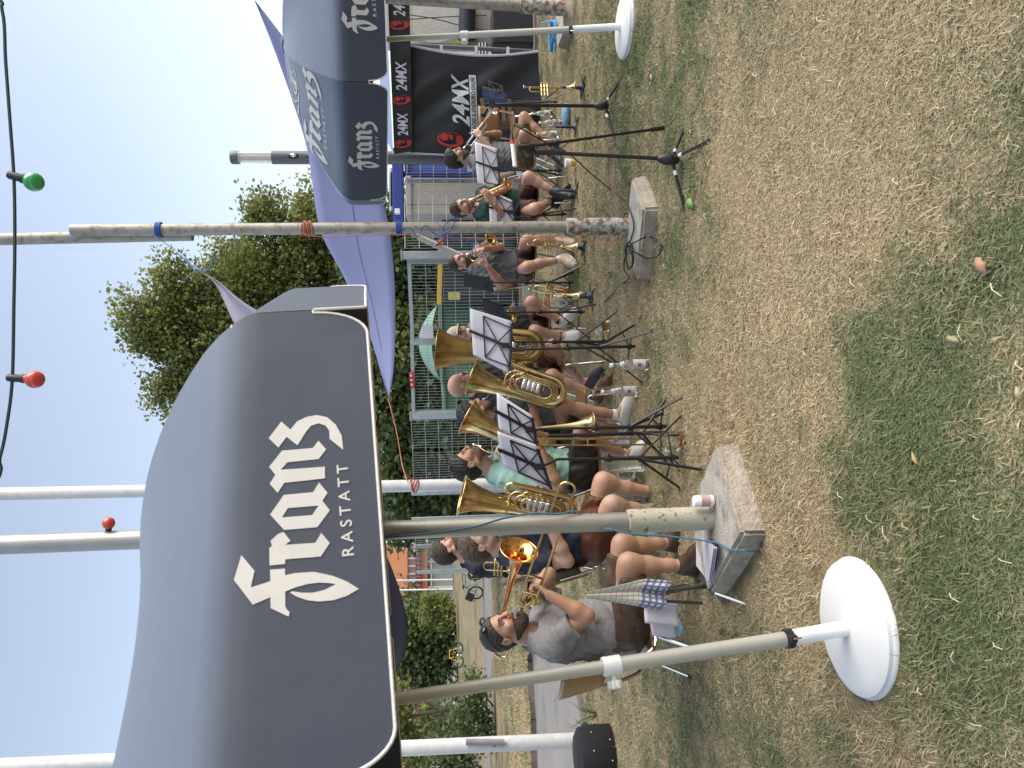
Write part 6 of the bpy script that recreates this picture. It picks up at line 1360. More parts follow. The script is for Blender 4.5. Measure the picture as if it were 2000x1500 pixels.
# low brass
low_brass('wide belled baritone held by the young man behind the near mast', at(902, 967, 4.86), at(1112, 1016, 4.86), .128, at(1000, 930, 4.8), MTH(2), M_BRASS, w_=.15, L_body=.34, name='baritone_horn')
low_brass('horn with its bell rising beside the man in mint', at(914, 815, 5.42), at(1085, 905, 5.3), .128, at(1010, 940, 5.3), MTH(4), M_BRASS, w_=.13, L_body=.30, name='tenor_horn')
low_brass('oval euphonium held by the dark haired player in black', at(922, 738, 5.72), at(1092, 796, 5.62), .136, at(1050, 690, 5.6), MTH(5), M_BRASS, w_=.19, L_body=.34, loops=3)
low_brass('large matt tuba with tall bell held by the bald man', at(854, 682, 6.6), at(1052, 700, 6.55), .185, at(1000, 600, 6.5), H(6, 0, .112, -.061), M_BRASSD, w_=.20, L_body=.40, name='tuba', rb=.062)
# high brass
trumpet('trumpet rested upright before the bearded man by the fence', at(940, 1097, 6.55), at(1016, 1102, 6.5), .055, V3(-1, -.2, 0), M_BRASS, .032, mp=False)
trumpet('flugelhorn of the man in the beige cap', MTH(7), at(1000, 617, 7.3), .068, V3(.3, -.3, -1), M_BRASS, .042, True, 'flugelhorn')
trumpet('bright flugelhorn played by the bearded man in grey', MTH(9), at(960, 466, 7.95), .075, V3(-.8, -.4, -.8), M_BRASS, .05, True, 'flugelhorn', valve_m=M_SILVER)
trumpet('trumpet with gold bell played by the man in green', MTH(10), at(992, 358, 8.05), .062, V3(-.3, -.2, -1), M_BRONZE, .022)
trumpet('silver trumpet raised by the player before the tent wall', MTH(11), at(962, 216, 8.7), .062, V3(.3, -.2, -1), M_SILVER, .03)
def peg(label, p, M):
    t = thing('instrument_peg', label, 'instrument stand', p, 'instrument pegs on the lawn'); mb = MB(); mb.lathe([(.05, .0), (.055, .01), (.03, .035), (.016, .05), (.013, .20), (.006, .24)], p, (0, 0, 1), 16); mb.build('cone', M, t, smooth=True)
    for k in range(4): a = k * math.pi / 2 + .4; mb = MB(); mb.bar(p + V3(0, 0, .02), p + V3(.15 * math.cos(a), .15 * math.sin(a), .008), .018, .012); mb.build('leg', M_BLACK, t, bevel=.003)
    return t
M_PEG = mat('peg_blue_black', (.02, .03, .06), .5)
for i, (a, b, lb, dwn) in enumerate(((((1022, 170, 7.35), (1121, 171, 7.35)), .062, 'yellow brass trumpet standing upside down on a peg at the far right', V3(-1, -.3, 0)), (((1032, 566, 7.2), (1131, 580, 7.15)), .066, 'flugelhorn standing bell down between the two black desks', V3(1, -.5, 0)), (((1030, 478, 7.5), (1126, 484, 7.5)), .064, 'flugelhorn standing bell down just left of the stained mast', V3(1, -.4, 0)))):
    trumpet(lb, at(*a[0]), at(*a[1]), b, dwn, M_BRASS, .026, i > 0, 'trumpet' if i == 0 else 'flugelhorn'); q = at(*a[1]); peg('peg stand under the ' + ('upside down trumpet at the far right', 'flugelhorn between the black desks', 'flugelhorn left of the stained mast')[i], V3(q.x, q.y, .02), M_PEG)
q = gnd(1128, 248, .02); peg('empty dark peg stand on the grass before the cross legged trumpeter', q, M_PEG); q = gnd(1128, 372, .02); peg('empty dark peg stand beside the crossed ankles in black boots', q, M_PEG)
# trombone on its stand
DS = 5.25; t = thing('trombone', 'trombone hanging upright on a stand with its bell facing down', 'trombone', gnd(1340, 862)); up = V3(0, 0, 1)
rim = at(1158, 828, DS); tp_ = at(1058, 836, DS); mb = MB(); flare(mb, rim, tp_, .088, .012, 36, .74); rimring(mb, rim, rim - tp_, .088, .0035); mb.build('bell', M_BRASS, t, smooth=True, auto=False)
a0, a1 = at(1042, 857, DS), at(1318, 857, DS); b0_, b1_ = at(1042, 870, DS), at(1318, 868, DS)
for q0, q1 in ((a0, a1), (b0_, b1_)): mb = MB(); mb.tube([q0, q1], .0066, 10); mb.tube([q0, q0.lerp(q1, .42)], .0085, 10); mb.build('slide_tube', M_BRASS, t, smooth=True)
mb = MB(); mb.tube(ubend((a1 + b1_) / 2, (a1 - a0).normalized(), (b1_ - a1).normalized(), (b1_ - a1).length / 2), .007, 8); mb.build('slide_bow', M_BRASS, t, smooth=True)
for f in (.0, .12, .28, .38): mb = MB(); mb.tube([a0.lerp(a1, f), b0_.lerp(b1_, f)], .006, 8); mb.build('slide_brace', M_SILVER, t, smooth=True)
mb = MB(); q = at(1062, 862, DS - .04); mb.lathe([(0, -.02), (.03, -.02), (.034, 0), (.03, .02), (0, .02)], q, (0, 1, 0), 20); mb.build('rotor', M_BRASS, t, smooth=True)
mb = MB(); mb.tube([tp_, at(1000, 838, DS)] + ubend(at(1000, 850, DS), up, V3(-1, 0, 0), .042, -90, 90) + [a0], .011, 10); mb.build('tuning_slide', M_BRASS, t, smooth=True)
t = thing('instrument_stand', 'low black tripod stand holding the upright trombone', 'instrument stand', gnd(1325, 845)); g0 = gnd(1325, 845)
mb = MB(); mb.tube([g0 + V3(0, .03, .06), g0 + V3(0, .03, .80)], .012, 10); mb.build('post', M_BLACKM, t, smooth=True)
for k in range(3): a = k * 2.094 + .5; mb = MB(); mb.tube([g0 + V3(0, .03, .22), g0 + V3(.26 * math.cos(a), .03 + .26 * math.sin(a), .012)], .009, 8); mb.build('leg', M_BLACKM, t, smooth=True)
# ------------------------------------------------------------------ music stands
def mstand(label, quad, dz, post_top, foot, a0=30, plate=False, M=M_BLACKM, paper=None, lr=.27, hub=.34, thin=.0095, bars=True):
    g0 = gnd(*foot); D = g0.y; t = thing('music_stand', label, 'music stand', g0, 'folding music stands'); pt_ = at(*post_top, D)
    mb = MB(); mb.tube([g0 + V3(0, 0, .08), g0 + V3(0, 0, .08) + (pt_ - g0) * .52], thin * 1.2, 10); mb.build('lower_tube', M, t, smooth=True)
    mb = MB(); mb.tube([g0 + (pt_ - g0) * .5, pt_], thin * .85, 10); mb.build('upper_tube', M, t, smooth=True)
    mb = MB(); q = g0 + V3(0, 0, .08) + (pt_ - g0) * .52; mb.lathe([(thin * 1.9, -.02), (thin * 2, 0), (thin * 1.7, .022)], q, (0, 0, 1), 12); mb.tube([q, q + V3(.03, -.02, 0)], .006, 6); mb.build('clamp', M, t, smooth=True)
    for k in range(3):
        a = R(a0 + 120 * k); d = V3(math.cos(a), math.sin(a), 0); mb = MB(); mb.bar(g0 + V3(0, 0, hub) + d * .015, g0 + d * lr + V3(0, 0, .014), .016, .010); l = mb.build('leg', M, t, bevel=.002)
        mb = MB(); mb.bar(g0 + V3(0, 0, .12) + d * .012, g0 + d * lr * .58 + V3(0, 0, hub * .42), .012, .006); mb.build('strut', M, t)
        mb = MB(); mb.sphere(g0 + d * lr + V3(0, 0, .018), (.014, .014, .016), 8, 6); mb.build('foot', M_BLACK, l, smooth=True)
    for z in (hub, .12): mb = MB(); mb.lathe([(thin * 2.1, -.015), (thin * 2.1, .015)], g0 + V3(0, 0, z), (0, 0, 1), 12); mb.build('hub', M, t, smooth=True)
    Q = [at(x, y, D + o) for (x, y), o in zip(quad, dz)]; RT, RB, LB, LT = Q; nrm = (LB - RB).cross(RT - RB).normalized(); nrm = nrm if nrm.y < 0 else -nrm; o_ = nrm * .012
    bl = lambda u, v: LT.lerp(RT, u).lerp(LB.lerp(RB, u), v) + o_
    if plate:
        mb = MB(); mb.prism([q for q in Q], nrm * .006); mb.build('desk', M, t, bevel=.004); mb = MB(); mb.bar(bl(0, 1), bl(1, 1), .05, .006, nrm); mb.build('ledge', M, t)
    else:
        for u0_, v0_, u1_, v1_, w_ in ((.5, -.06, .5, 1.04, .020), (.02, 1, .98, 1, .016), (.04, .32, .96, .32, .009), (.04, .32, .5, .66, .008), (.96, .32, .5, .66, .008), (.04, .32, .10, 1, .009), (.96, .32, .90, 1, .009), (.5, .66, .10, 1, .008), (.5, .66, .90, 1, .008)):
            mb = MB(); mb.bar(bl(u0_, v0_), bl(u1_, v1_), w_, .005, nrm); mb.build('desk_bar', M, t)
        for u in (.12, .88): mb = MB(); mb.bar(bl(u, 1) , bl(u, 1) - nrm * .05, .012, .005); mb.build('ledge', M, t)
    mb = MB(); mb.box(bl(.5, .86), (.035, .035, .05)); mb.tube([bl(.5, .9), pt_], thin * .9, 8); mb.build('tilt_joint', M, t, smooth=True)
    if paper:
        for i, lb in enumerate(paper):
            n_ = len(paper); ua, ub = (-.05 + i / n_ * 1.1, -.05 + (i + 1) / n_ * 1.1 + (.05 if i < n_ - 1 else 0)); sg = random.Random(hash(lb) % 999)
            tilt = sg.uniform(-.03, .03)
            def P_(u, v): return bl(ua + (ub - ua) * u, -.02 + v * 1.0 + tilt * (u - .5)) - o_ - nrm * (.002 + .003 * i - .012 * math.sin(math.pi * u) * (1 - v) ** 1.5 + .018 * (1 - v) ** 2 * u)
            mb = MB(); mb.grid(P_, 10, 10); s_ = mb.build('sheet_music', M_PAPER, None, smooth=True, auto=False); so = s_.modifiers.new('leaves', 'SOLIDIFY'); so.thickness = .0025; tag(s_, lb, 'sheet music', 'music sheets on the stands'); center_origin(s_)
    return t
mstand('black wire music stand with white sheets in front of the man in mint', [(972, 848), (1050, 873), (1078, 956), (985, 908)], (.0, -.04, .02, .10), (1088, 897), (1352, 893), 20, paper=['white sheet on the stand nearest the man in mint'], hub=.30)
mstand('black wire music stand behind the upright trombone', [(970, 772), (1040, 814), (1050, 872), (976, 836)], (.05, 0, .02, .08), (1060, 838), (1326, 832), 75, paper=['white sheet on the desk behind the upright trombone'], hub=.30)
mstand('black wire music stand with wide sheets before the tuba', [(918, 606), (1000, 632), (996, 726), (926, 690)], (.05, 0, .0, .06), (1006, 683), (1262, 676), 50, paper=['right white sheet on the wide desk before the tuba', 'left white sheet on the wide desk before the tuba'], hub=.33)
mstand('black music stand standing just behind the wide sheets', [(930, 592), (985, 606), (996, 640), (938, 625)], (.05, 0, .0, .06), (1004, 668), (1207, 667), 95, hub=.33)
mstand('black solid desk stand before the bearded man in grey', [(905, 533), (952, 541), (962, 571), (906, 559)], (.06, 0, .0, .06), (958, 552), (1134, 552), 60, True, hub=.33, lr=.30)
mstand('black half open desk stand between the solid desk and the wide sheets', [(940, 580), (972, 592), (999, 632), (945, 606)], (.06, 0, .0, .06), (990, 610), (1158, 609), 40, True, hub=.33)
mstand('black wire stand with sheets half hidden by the stained mast', [(956, 374), (1002, 394), (1006, 438), (957, 436)], (.05, 0, .0, .05), (1009, 425), (1120, 418), 30, paper=['white sheet on the desk half hidden by the stained mast'], hub=.33)
mstand('black wire stand with a wide sheet before the dark haired trumpeter', [(928, 280), (972, 294), (977, 370), (933, 354)], (.05, 0, .0, .05), (981, 333), (1112, 333), 85, paper=['white sheet before the dark haired trumpeter', 'grey white sheet before the dark haired trumpeter'], hub=.36, lr=.33)
mstand('empty dark folding stand against the tent wall at the right', [(942, 152), (980, 166), (984, 195), (947, 190)], (.05, 0, .0, .05), (986, 197), (1104, 199), 30, M=mat('stand_bronze', (.09, .08, .06), .4, .6), thin=.006, hub=.25)
mb = MB(); mb.prism([at(942, 172, 9.2), at(990, 182, 9.2), at(990, 205, 9.2), at(944, 196, 9.2)], (0, .02, 0)); o = mb.build('folder', mat('folder_blue', (.01, .03, .12), .5)); tag(o, 'dark blue folder on the empty stand by the tent wall', 'folder'); center_origin(o)
# ------------------------------------------------------------------ microphones
def micstand(label, foot, top, legs, hubz=.10, r=.011):
    g0 = gnd(*foot); t = thing('microphone_stand', label, 'microphone stand', g0, 'black microphone stands'); pt_ = at(*top, g0.y)
    mb = MB(); mb.tube([g0 + V3(0, 0, .07), pt_], r, 12); mb.build('post', M_BLACKM, t, smooth=True)
    mb = MB(); mb.lathe([(.022, -.05), (.034, -.03), (.034, .03), (.02, .06), (.013, .075)], g0 + V3(0, 0, hubz), (0, 0, 1), 14); mb.build('hub', M_BLACK, t, smooth=True)
    for x, y in legs:
        e = gnd(x, y, .015); q = g0 + V3(0, 0, hubz - .01); d = e - q; mb = MB(); mb.tube([q + d * .08, e], .0095, 10); l = mb.build('leg', M_BLACKM, t, smooth=True)
        mb = MB(); mb.tube([q + d * .20, q + d * .28], .0104, 10); mb.build('white_band', M_WHITE, l, smooth=True); mb = MB(); mb.tube([e - d * .14, e], .013, 10); mb.build('rubber_foot', M_BLACK, l, smooth=True)
    return t, g0, pt_
t, g0, pt_ = micstand('tripod microphone stand with slanting boom beside the smooth concrete block', (1342, 311), (1044, 297), ((1341, 238), (1394, 270), (1341, 422)))
mb = MB(); mb.tube([pt_ - V3(0, 0, .16), pt_ + V3(0, 0, .0)], .017, 12); mb.lathe([(.0, -.03), (.03, -.03), (.034, 0), (.03, .03), (0, .03)], pt_ + V3(0, -.02, .03), (0, 1, 0), 16); mb.build('clutch', M_BLACK, t, smooth=True)
bo = at(1012, 289, g0.y - .1); be = at(1296, 250, g0.y + .25); mb = MB(); mb.tube([bo, be], .0085, 10); bm_ = mb.build('boom', M_BLACKM, t, smooth=True); mb = MB(); mb.tube([be + (bo - be) * .09, be], .014, 10); mb.build('counterweight', M_BLACK, bm_, smooth=True); mb = MB(); mb.tube([bo, bo + (be - bo) * .10], .016, 10); mb.build('boom_grip', M_BLACK, bm_, smooth=True)
t = thing('microphone', 'slim pale microphone with red band on the slanting boom', 'microphone', bo); ma, mb_ = at(1006, 325, g0.y - .12), at(999, 262, g0.y - .10)
mb = MB(); mb.tube([ma, ma.lerp(mb_, .68)], .0125, 14); mb.build('body', M_WHITE, t, smooth=True); mb = MB(); mb.tube([ma.lerp(mb_, .68), ma.lerp(mb_, .80)], .0135, 14); mb.build('red_band', mat('band_red', (.6, .03, .03), .5), t, smooth=True); mb = MB(); mb.tube([ma.lerp(mb_, .80), mb_], [.012, .008], 12); mb.build('plug', M_BLACK, t, smooth=True)
t, g1, p1 = micstand('thick black microphone stand before the tent wall', (1200, 207), (948, 205), ((1223, 140), (1207, 290), (1192, 225)), r=.015)
mb = MB(); mb.lathe([(.0, -.03), (.026, -.03), (.03, 0), (.026, .03), (0, .03)], p1 + V3(0, -.02, -.05), (0, 1, 0), 14); mb.tube([p1, at(1085, 198, g1.y - .05)], .008, 8); mb.build('folded_boom', M_BLACKM, t, smooth=True)
mb = MB(); q = at(952, 212, g1.y - .03); mb.tube([q, q + V3(-.05, -.02, .03)], .013, 10); mb.sphere(q + V3(-.06, -.02, .035), .022, 12, 8); o = mb.build('microphone', M_BLACK, None, smooth=True); tag(o, 'small black microphone on the thick stand before the tent wall', 'microphone'); center_origin(o)
for i, (P, lb) in enumerate((([(914, 298), (921, 300), (930, 306), (938, 318), (940, 326), (948, 334)], 'thin black clip microphone gooseneck at the right trumpeter'), ([(928, 404), (937, 402), (948, 398), (962, 402), (972, 412)], 'thin clip microphone gooseneck at the green shirted trumpeter'))):
    q = [at(x, y, 8.1 if i else 8.5) for x, y in P]; mb = MB(); mb.tube(spline(q, 4), .004, 6); mb.sphere(q[0], .013, 8, 6); o = mb.build('clip_microphone', M_BLACK, None, smooth=True); tag(o, lb, 'microphone'); center_origin(o)
yb_ = g0.y
cab_ = [mb_, at(1003, 245, yb_ + .0), at(1020, 252, yb_), at(1060, 275, yb_ + .05), at(1110, 300, yb_ + .3), at(1150, 335, 5.9), gnd(1195, 372, .02), gnd(1213, 385, .10), gnd(1228, 405, .133), gnd(1238, 440, .133), gnd(1232, 468, .133), gnd(1226, 478, .135)]
cx_, cy_ = 1229, 500
for k in range(22):
    a = k * .9; rr_ = (8 + 2 * math.sin(k * 1.7), 24 + 4 * math.cos(k * 1.3)); cab_.append(gnd(cx_ + rr_[0] * math.cos(a), cy_ + rr_[1] * math.sin(a), .136 + .001 * k))
cab_ += [gnd(1229, 482, .15), gnd(1246, 470, .16), at(1266, 462, 4.95), gnd(1286, 470, .05), gnd(1292, 485, .04), gnd(1284, 500, .05), at(1262, 504, 4.98), gnd(1238, 492, .15), gnd(1222, 500, .145), gnd(1219, 525, .14), gnd(1228, 540, .135), gnd(1224, 548, .06), gnd(1212, 556, .03), gnd(1195, 575, .03), gnd(1180, 590, .03)]
rope('microphone_cable', 'black microphone cable drooping to coils on the smooth concrete block', cab_, .0052, M_BLACK, k=5, cat='cable')
# ------------------------------------------------------------------ chairs
def chair(label, c, heading, zs, W_=.40, dep=.40, back=True, bz=.17, group='wooden steel tube chairs'):
    """c: seat centre on plan; heading: degrees, where the sitter faces"""
    c = V3(c[0], c[1], 0); f = V3(math.cos(R(heading)), math.sin(R(heading)), 0); s = V3(-f.y, f.x, 0); t = thing('chair', label, 'chair', c, group); P = lambda x, y, z: c + f * x + s * y + V3(0, 0, z)
    mb = MB(); mb.grid(lambda u, v: P((u - .5) * dep, (v - .5) * W_, zs - .012 * math.sin(math.pi * v) - .02 * max(0, u - .8)), 10, 10); o = mb.build('seat', M_WOOD, t, smooth=True, auto=False); so = o.modifiers.new('ply', 'SOLIDIFY'); so.thickness = .014
    if back:
        mb = MB(); mb.grid(lambda u, v: P(-dep * .5 - .05 - .06 * v - .03 * math.sin(math.pi * u) , (u - .5) * W_, zs + bz + .26 * v), 12, 8); o = mb.build('backrest', M_WOOD, t, smooth=True, auto=False); so = o.modifiers.new('ply', 'SOLIDIFY'); so.thickness = .012
    for y in (-1, 1):
        yy = y * (W_ * .5 - .02)
        mb = MB(); mb.tube(spline([P(dep * .46, yy * 1.08, .012), P(dep * .40, yy, zs * .6), P(dep * .34, yy, zs - .03), P(.0, yy, zs - .03), P(-dep * .40, yy, zs - .02), P(-dep * .5 - .03, yy, zs + .12), P(-dep * .5 - .09, yy, zs + bz + .18)], 5), .011, 8); mb.build('side_frame', M_CHROME, t, smooth=True)
        mb = MB(); mb.tube([P(-dep * .25, yy, zs - .03), P(-dep * .56, yy * 1.1, .012)], .011, 8); l = mb.build('leg', M_CHROME, t, smooth=True); mb = MB(); mb.tube([P(-dep * .55, yy * 1.1, .035), P(-dep * .565, yy * 1.1, .0)], .015, 8); mb.build('rubber_cap', M_BLACK, l, smooth=True)
    for x in (dep * .33, -dep * .28): mb = MB(); mb.tube([P(x, -W_ * .5 + .02, zs - .032), P(x, W_ * .5 - .02, zs - .032)], .010, 8); mb.build('cross_bar', M_CHROME, t, smooth=True)
    return t
HD = {1: 38, 2: 5, 3: 15, 4: 5, 5: -5, 6: -25, 7: -70, 9: -60, 10: -60, 11: -30}
CL = {1: 'wooden chair under the trombonist in the grey tee shirt', 2: 'chair under the young man behind the near mast', 3: 'chair under the bearded man by the fence', 4: 'chair under the man in mint', 5: 'chair under the dark haired euphonium player', 6: 'chair under the bald tuba player', 7: 'chair under the man in the beige cap', 9: 'chair under the bearded flugelhorn player in grey', 10: 'chair under the man in dark green', 11: 'chair with high light wooden back under the right trumpeter'}
for i, p in CAST.items():
    J = p.J; q = (J['hipL'] + J['hipR']) / 2; f = fc(HD[i]); chair(CL[i], (q[0] + f[0] * .06 - (.11 if i == 1 else 0), q[1] + f[1] * .06), HD[i], bz=.26 if i == 1 else .17, zs= float(min(J['hipL'][2], J['hipR'][2])) - .095)
# spare chairs: wooden back behind the right trumpeter, slatted one beside it
q = at(1040, 262, 9.7); chair('empty wooden chair behind the right trumpeter', (q.x, q.y), 100, .52)
q = gnd(1078, 225); t = thing('chair', 'dark slatted folding chair against the tent wall', 'chair', (q.x, 10.2, 0)); M_SL = mat('slat_wood', (.16, .085, .035), .5)
for k in range(5): a, b = at(942 + k * 13, 192 + k * .5, 10.1), at(946 + k * 13, 238, 10.1); mb = MB(); mb.bar(a, b, .03, .05); mb.build('slat', M_SL, t, bevel=.004)
for y in (194, 236): mb = MB(); mb.bar(at(938, y, 10.12), gnd(1070, y + 2) + V3(0, .5, 0), .025, .025); mb.build('leg', M_SL, t)
# ------------------------------------------------------------------ small things on the lawn
M_BEER = mat('beer', (.65, .30, .03), .1, var=.05, trans=.5); M_FOAM = mat('beer_foam', (.75, .72, .64), .9)
M_LBL = mat('label_white', (.50, .50, .50), .6); M_LRED = mat('label_red', (.6, .03, .05), .6)
def mug(label, p, h, r, fill=0., hd=(1, 0, 0), tilt=None):
    t = thing('beer_mug', label, 'beer mug', p, 'glass beer mugs'); p = Vector(p); mb = MB()
    mb.lathe([(0, 0), (r * .9, 0), (r, .01), (r, h), (r - .005, h), (r - .005, .016), (0, .016)], p, (0, 0, 1), 24); mb.build('glass', M_GLASS, t, smooth=True)
    hd = Vector(hd).normalized(); mb = MB(); mb.tube(spline([p + hd * (r - .002) + V3(0, 0, h * .8), p + hd * (r + .035) + V3(0, 0, h * .78), p + hd * (r + .04) + V3(0, 0, h * .4), p + hd * (r - .002) + V3(0, 0, h * .25)], 6), .008, 8); mb.build('handle', M_GLASS, t, smooth=True)
    if fill: mb = MB(); mb.lathe([(0, .017), (r - .006, .017), (r - .006, h * fill), (0, h * fill)], p, (0, 0, 1), 20); mb.build('beer', M_BEER, t, smooth=True)
    return t
def bottle(label, p, h=.27, r=.038):
    t = thing('bottle', label, 'bottle', p, 'glass water bottles'); p = Vector(p); k = h / .27; mb = MB()
    mb.lathe([(0, 0), (r * .92, 0), (r, .006), (r, .135 * k), (r * .8, .17 * k), (r * .42, .205 * k), (r * .36, .25 * k), (r * .36, .262 * k), (0, .262 * k)], p, (0, 0, 1), 20); mb.build('glass', M_GLASS, t, smooth=True)
    mb = MB(); mb.lathe([(r * .42, .250 * k), (r * .42, .270 * k), (0, .272 * k)], p, (0, 0, 1), 14); mb.build('cap', M_WHITE, t, smooth=True)
    mb = MB(); mb.lathe([(r + .0006, .03 * k), (r + .0008, .03 * k), (r + .0008, .115 * k), (r + .0006, .115 * k)], p, (0, 0, 1), 20); lb = mb.build('label', M_LBL, t, smooth=True)
    mb = MB(); d = V3(CAM.x - p.x, CAM.y - p.y, 0).normalized(); s_ = V3(-d.y, d.x, 0)
    mb.add([p + d * (r * math.cos(a) + .0014) + s_ * r * math.sin(a) + V3(0, 0, z * k) for z in (.060, .086) for a in (-.3, -.15, 0, .15, .3)], [(i, i + 1, i + 6, i + 5) for i in range(4)]); mb.build('label_mark', M_LRED, lb)
    mb = MB(); mb.lathe([(r * .72, .175 * k), (r * .74, .176 * k), (r * .45, .203 * k), (r * .44, .203 * k)], p, (0, 0, 1), 16); nl = mb.build('neck_label', M_LBL, t, smooth=True)
    return t
q = at(1256, 905, 4.72); mug('large empty glass mug hanging beside the stand near the bare knees', q, .20, .052, 0, (-1, -.3, 0))
q = gnd(1336, 858, .02); mug('glass mug with a little beer at the foot of the upright trombone', q, .15, .048, .25, (-.8, -.6, 0))
q = gnd(1190, 636, .02); mug('glass mug with beer on the grass between the music stand legs', q, .15, .05, .45, (-.8, -.6, 0))
bottle('water bottle with red marked labels under the wide music stand', gnd(1267, 712, .02)); bottle('water bottle behind the stretched out white sneaker', gnd(1246, 764, .02))
bottle('water bottle beside the empty peg stand before the tent wall', gnd(1098, 240, .02)); bottle('second water bottle by the bare shins of the right trumpeter', gnd(1092, 262, .02)); bottle('water bottle behind the thick microphone stand', gnd(1080, 222, .02))
bottle('bottle under the chair of the man with the letter sneakers', gnd(1112, 592, .02))
q = gnd(1393, 978, .131); t = thing('can', 'white printed drink can on the block behind the cream sleeve', 'can', q); q = q + V3(0, 0, 0)
mb = MB(); mb.lathe([(.0, 0), (.024, 0), (.028, .006), (.028, .092), (.024, .098), (0, .098)], q, (0, 0, 1), 20); mb.build('body', M_WHITE, t, smooth=True)
mb = MB(); mb.lathe([(.0283, .02), (.0285, .02), (.0285, .065), (.0283, .065)], q, (0, 0, 1), 20); mb.build('print', mat('print_greyred', (.45, .3, .3), .5), t, smooth=True)
# chequered cloth
def check_mat():
    m = bpy.data.materials.new('chequered_cloth'); m.use_nodes = True; n = m.node_tree; L = n.links.new; b = n.nodes['Principled BSDF']; b.inputs['Roughness'].default_value = .9
    uv = n.nodes.new('ShaderNodeAttribute'); uv.attribute_name = 'cloth_uv'; sp = n.nodes.new('ShaderNodeSeparateXYZ'); L(uv.outputs['Vector'], sp.inputs[0])
    def band(o, k, lo, hi):
        a = n.nodes.new('ShaderNodeMath'); a.operation = 'MULTIPLY'; L(o, a.inputs[0]); a.inputs[1].default_value = k; f = n.nodes.new('ShaderNodeMath'); f.operation = 'FRACT'; L(a.outputs[0], f.inputs[0])
        g = n.nodes.new('ShaderNodeMath'); g.operation = 'COMPARE'; L(f.outputs[0], g.inputs[0]); g.inputs[1].default_value = (lo + hi) / 2; g.inputs[2].default_value = (hi - lo) / 2; return g.outputs[0]
    def mx(fac, a, c):
        q = n.nodes.new('ShaderNodeMix'); q.data_type = 'RGBA'; L(fac, q.inputs[0])
        if isinstance(a, tuple): q.inputs[6].default_value = a
        else: L(a, q.inputs[6])
        q.inputs[7].default_value = c; return q.outputs[2]
    c = (.74, .68, .56, 1); c = mx(band(sp.outputs[0], 10, 0, .08), c, (.25, .24, .30, 1)); c = mx(band(sp.outputs[1], 14, 0, .08), c, (.25, .24, .30, 1))
    g = n.nodes.new('ShaderNodeMath'); g.operation = 'GREATER_THAN'; L(sp.outputs[1], g.inputs[0]); g.inputs[1].default_value = .68
    h = n.nodes.new('ShaderNodeMath'); h.operation = 'MULTIPLY'; L(g.outputs[0], h.inputs[0]); L(band(sp.outputs[1], 12, .3, .7), h.inputs[1]); c = mx(h.outputs[0], c, (.16, .18, .42, 1))
    h2 = n.nodes.new('ShaderNodeMath'); h2.operation = 'MULTIPLY'; L(g.outputs[0], h2.inputs[0]); L(band(sp.outputs[0], 7, .3, .65), h2.inputs[1]); c = mx(h2.outputs[0], c, (.20, .22, .45, 1)); L(c, b.inputs['Base Color']); return m
DC = 3.95; mb = MB(); NU, NV = 30, 24; uvs = []
ctop = [(1146, 1166), (1143, 1158)]; cbl, cbr = (1296, 1190), (1308, 1130)
for j in range(NV + 1):
    for i in range(NU + 1):
        u, v = i / NU, j / NV; a = (1146 + (1290 - 1146) * v + 24 * v * math.sin(u * 7) * .35, 1168 + (1192 - 1168) * v); b = (1144 + (1312 - 1144) * v ** .9, 1156 + (1130 - 1156) * min(1, v * 1.5) + 12 * max(0, v - .6))
        p = at(a[0] + (b[0] - a[0]) * u, a[1] + (b[1] - a[1]) * u, DC + (.018 * math.sin(u * 11 + v * 2) + .008 * math.sin(u * 23)) * (.15 + v)); mb.v.append(p); uvs.append((u, v, 0))
mb.f = [(j * (NU + 1) + i, j * (NU + 1) + i + 1, (j + 1) * (NU + 1) + i + 1, (j + 1) * (NU + 1) + i) for j in range(NV) for i in range(NU)]; mb.mi = [0] * len(mb.f)
o = mb.build('cloth', check_mat(), None, smooth=True, auto=False); a_ = o.data.attributes.new('cloth_uv', 'FLOAT_VECTOR', 'POINT'); a_.data.foreach_set('vector', np.array(uvs, dtype=float).ravel()); so = o.modifiers.new('cloth', 'SOLIDIFY'); so.thickness = .002
tag(o, 'blue chequered cream cloth hanging in front of the trombonist', 'cloth'); center_origin(o)
t = thing('folding_stand', 'dark folded stand leg frame holding the chequered cloth', 'stand', gnd(1385, 1165))
for a, b in (((1146, 1162), (1385, 1146)), ((1200, 1170), (1372, 1178)), ((1250, 1168), (1378, 1143))):
    mb = MB(); mb.tube([at(a[0], a[1], DC + .03), at(b[0], b[1], DC + .03)], .009, 8); mb.build('tube', mat('stand_grey', (.10, .10, .095), .35, .7), t, smooth=True)
e0 = at(1390, 1165, 3.9); 
for x, y in ((1462, 1181), (1415, 1190)): mb = MB(); e = gnd(x, y, .012); mb.tube([at(1396, 1158, e.y + .05), e], .007, 8); l = mb.build('leg', M_CHROME, t, smooth=True); mb = MB(); mb.sphere(e, .015, 8, 6); mb.build('foot', M_BLACK, l, smooth=True)
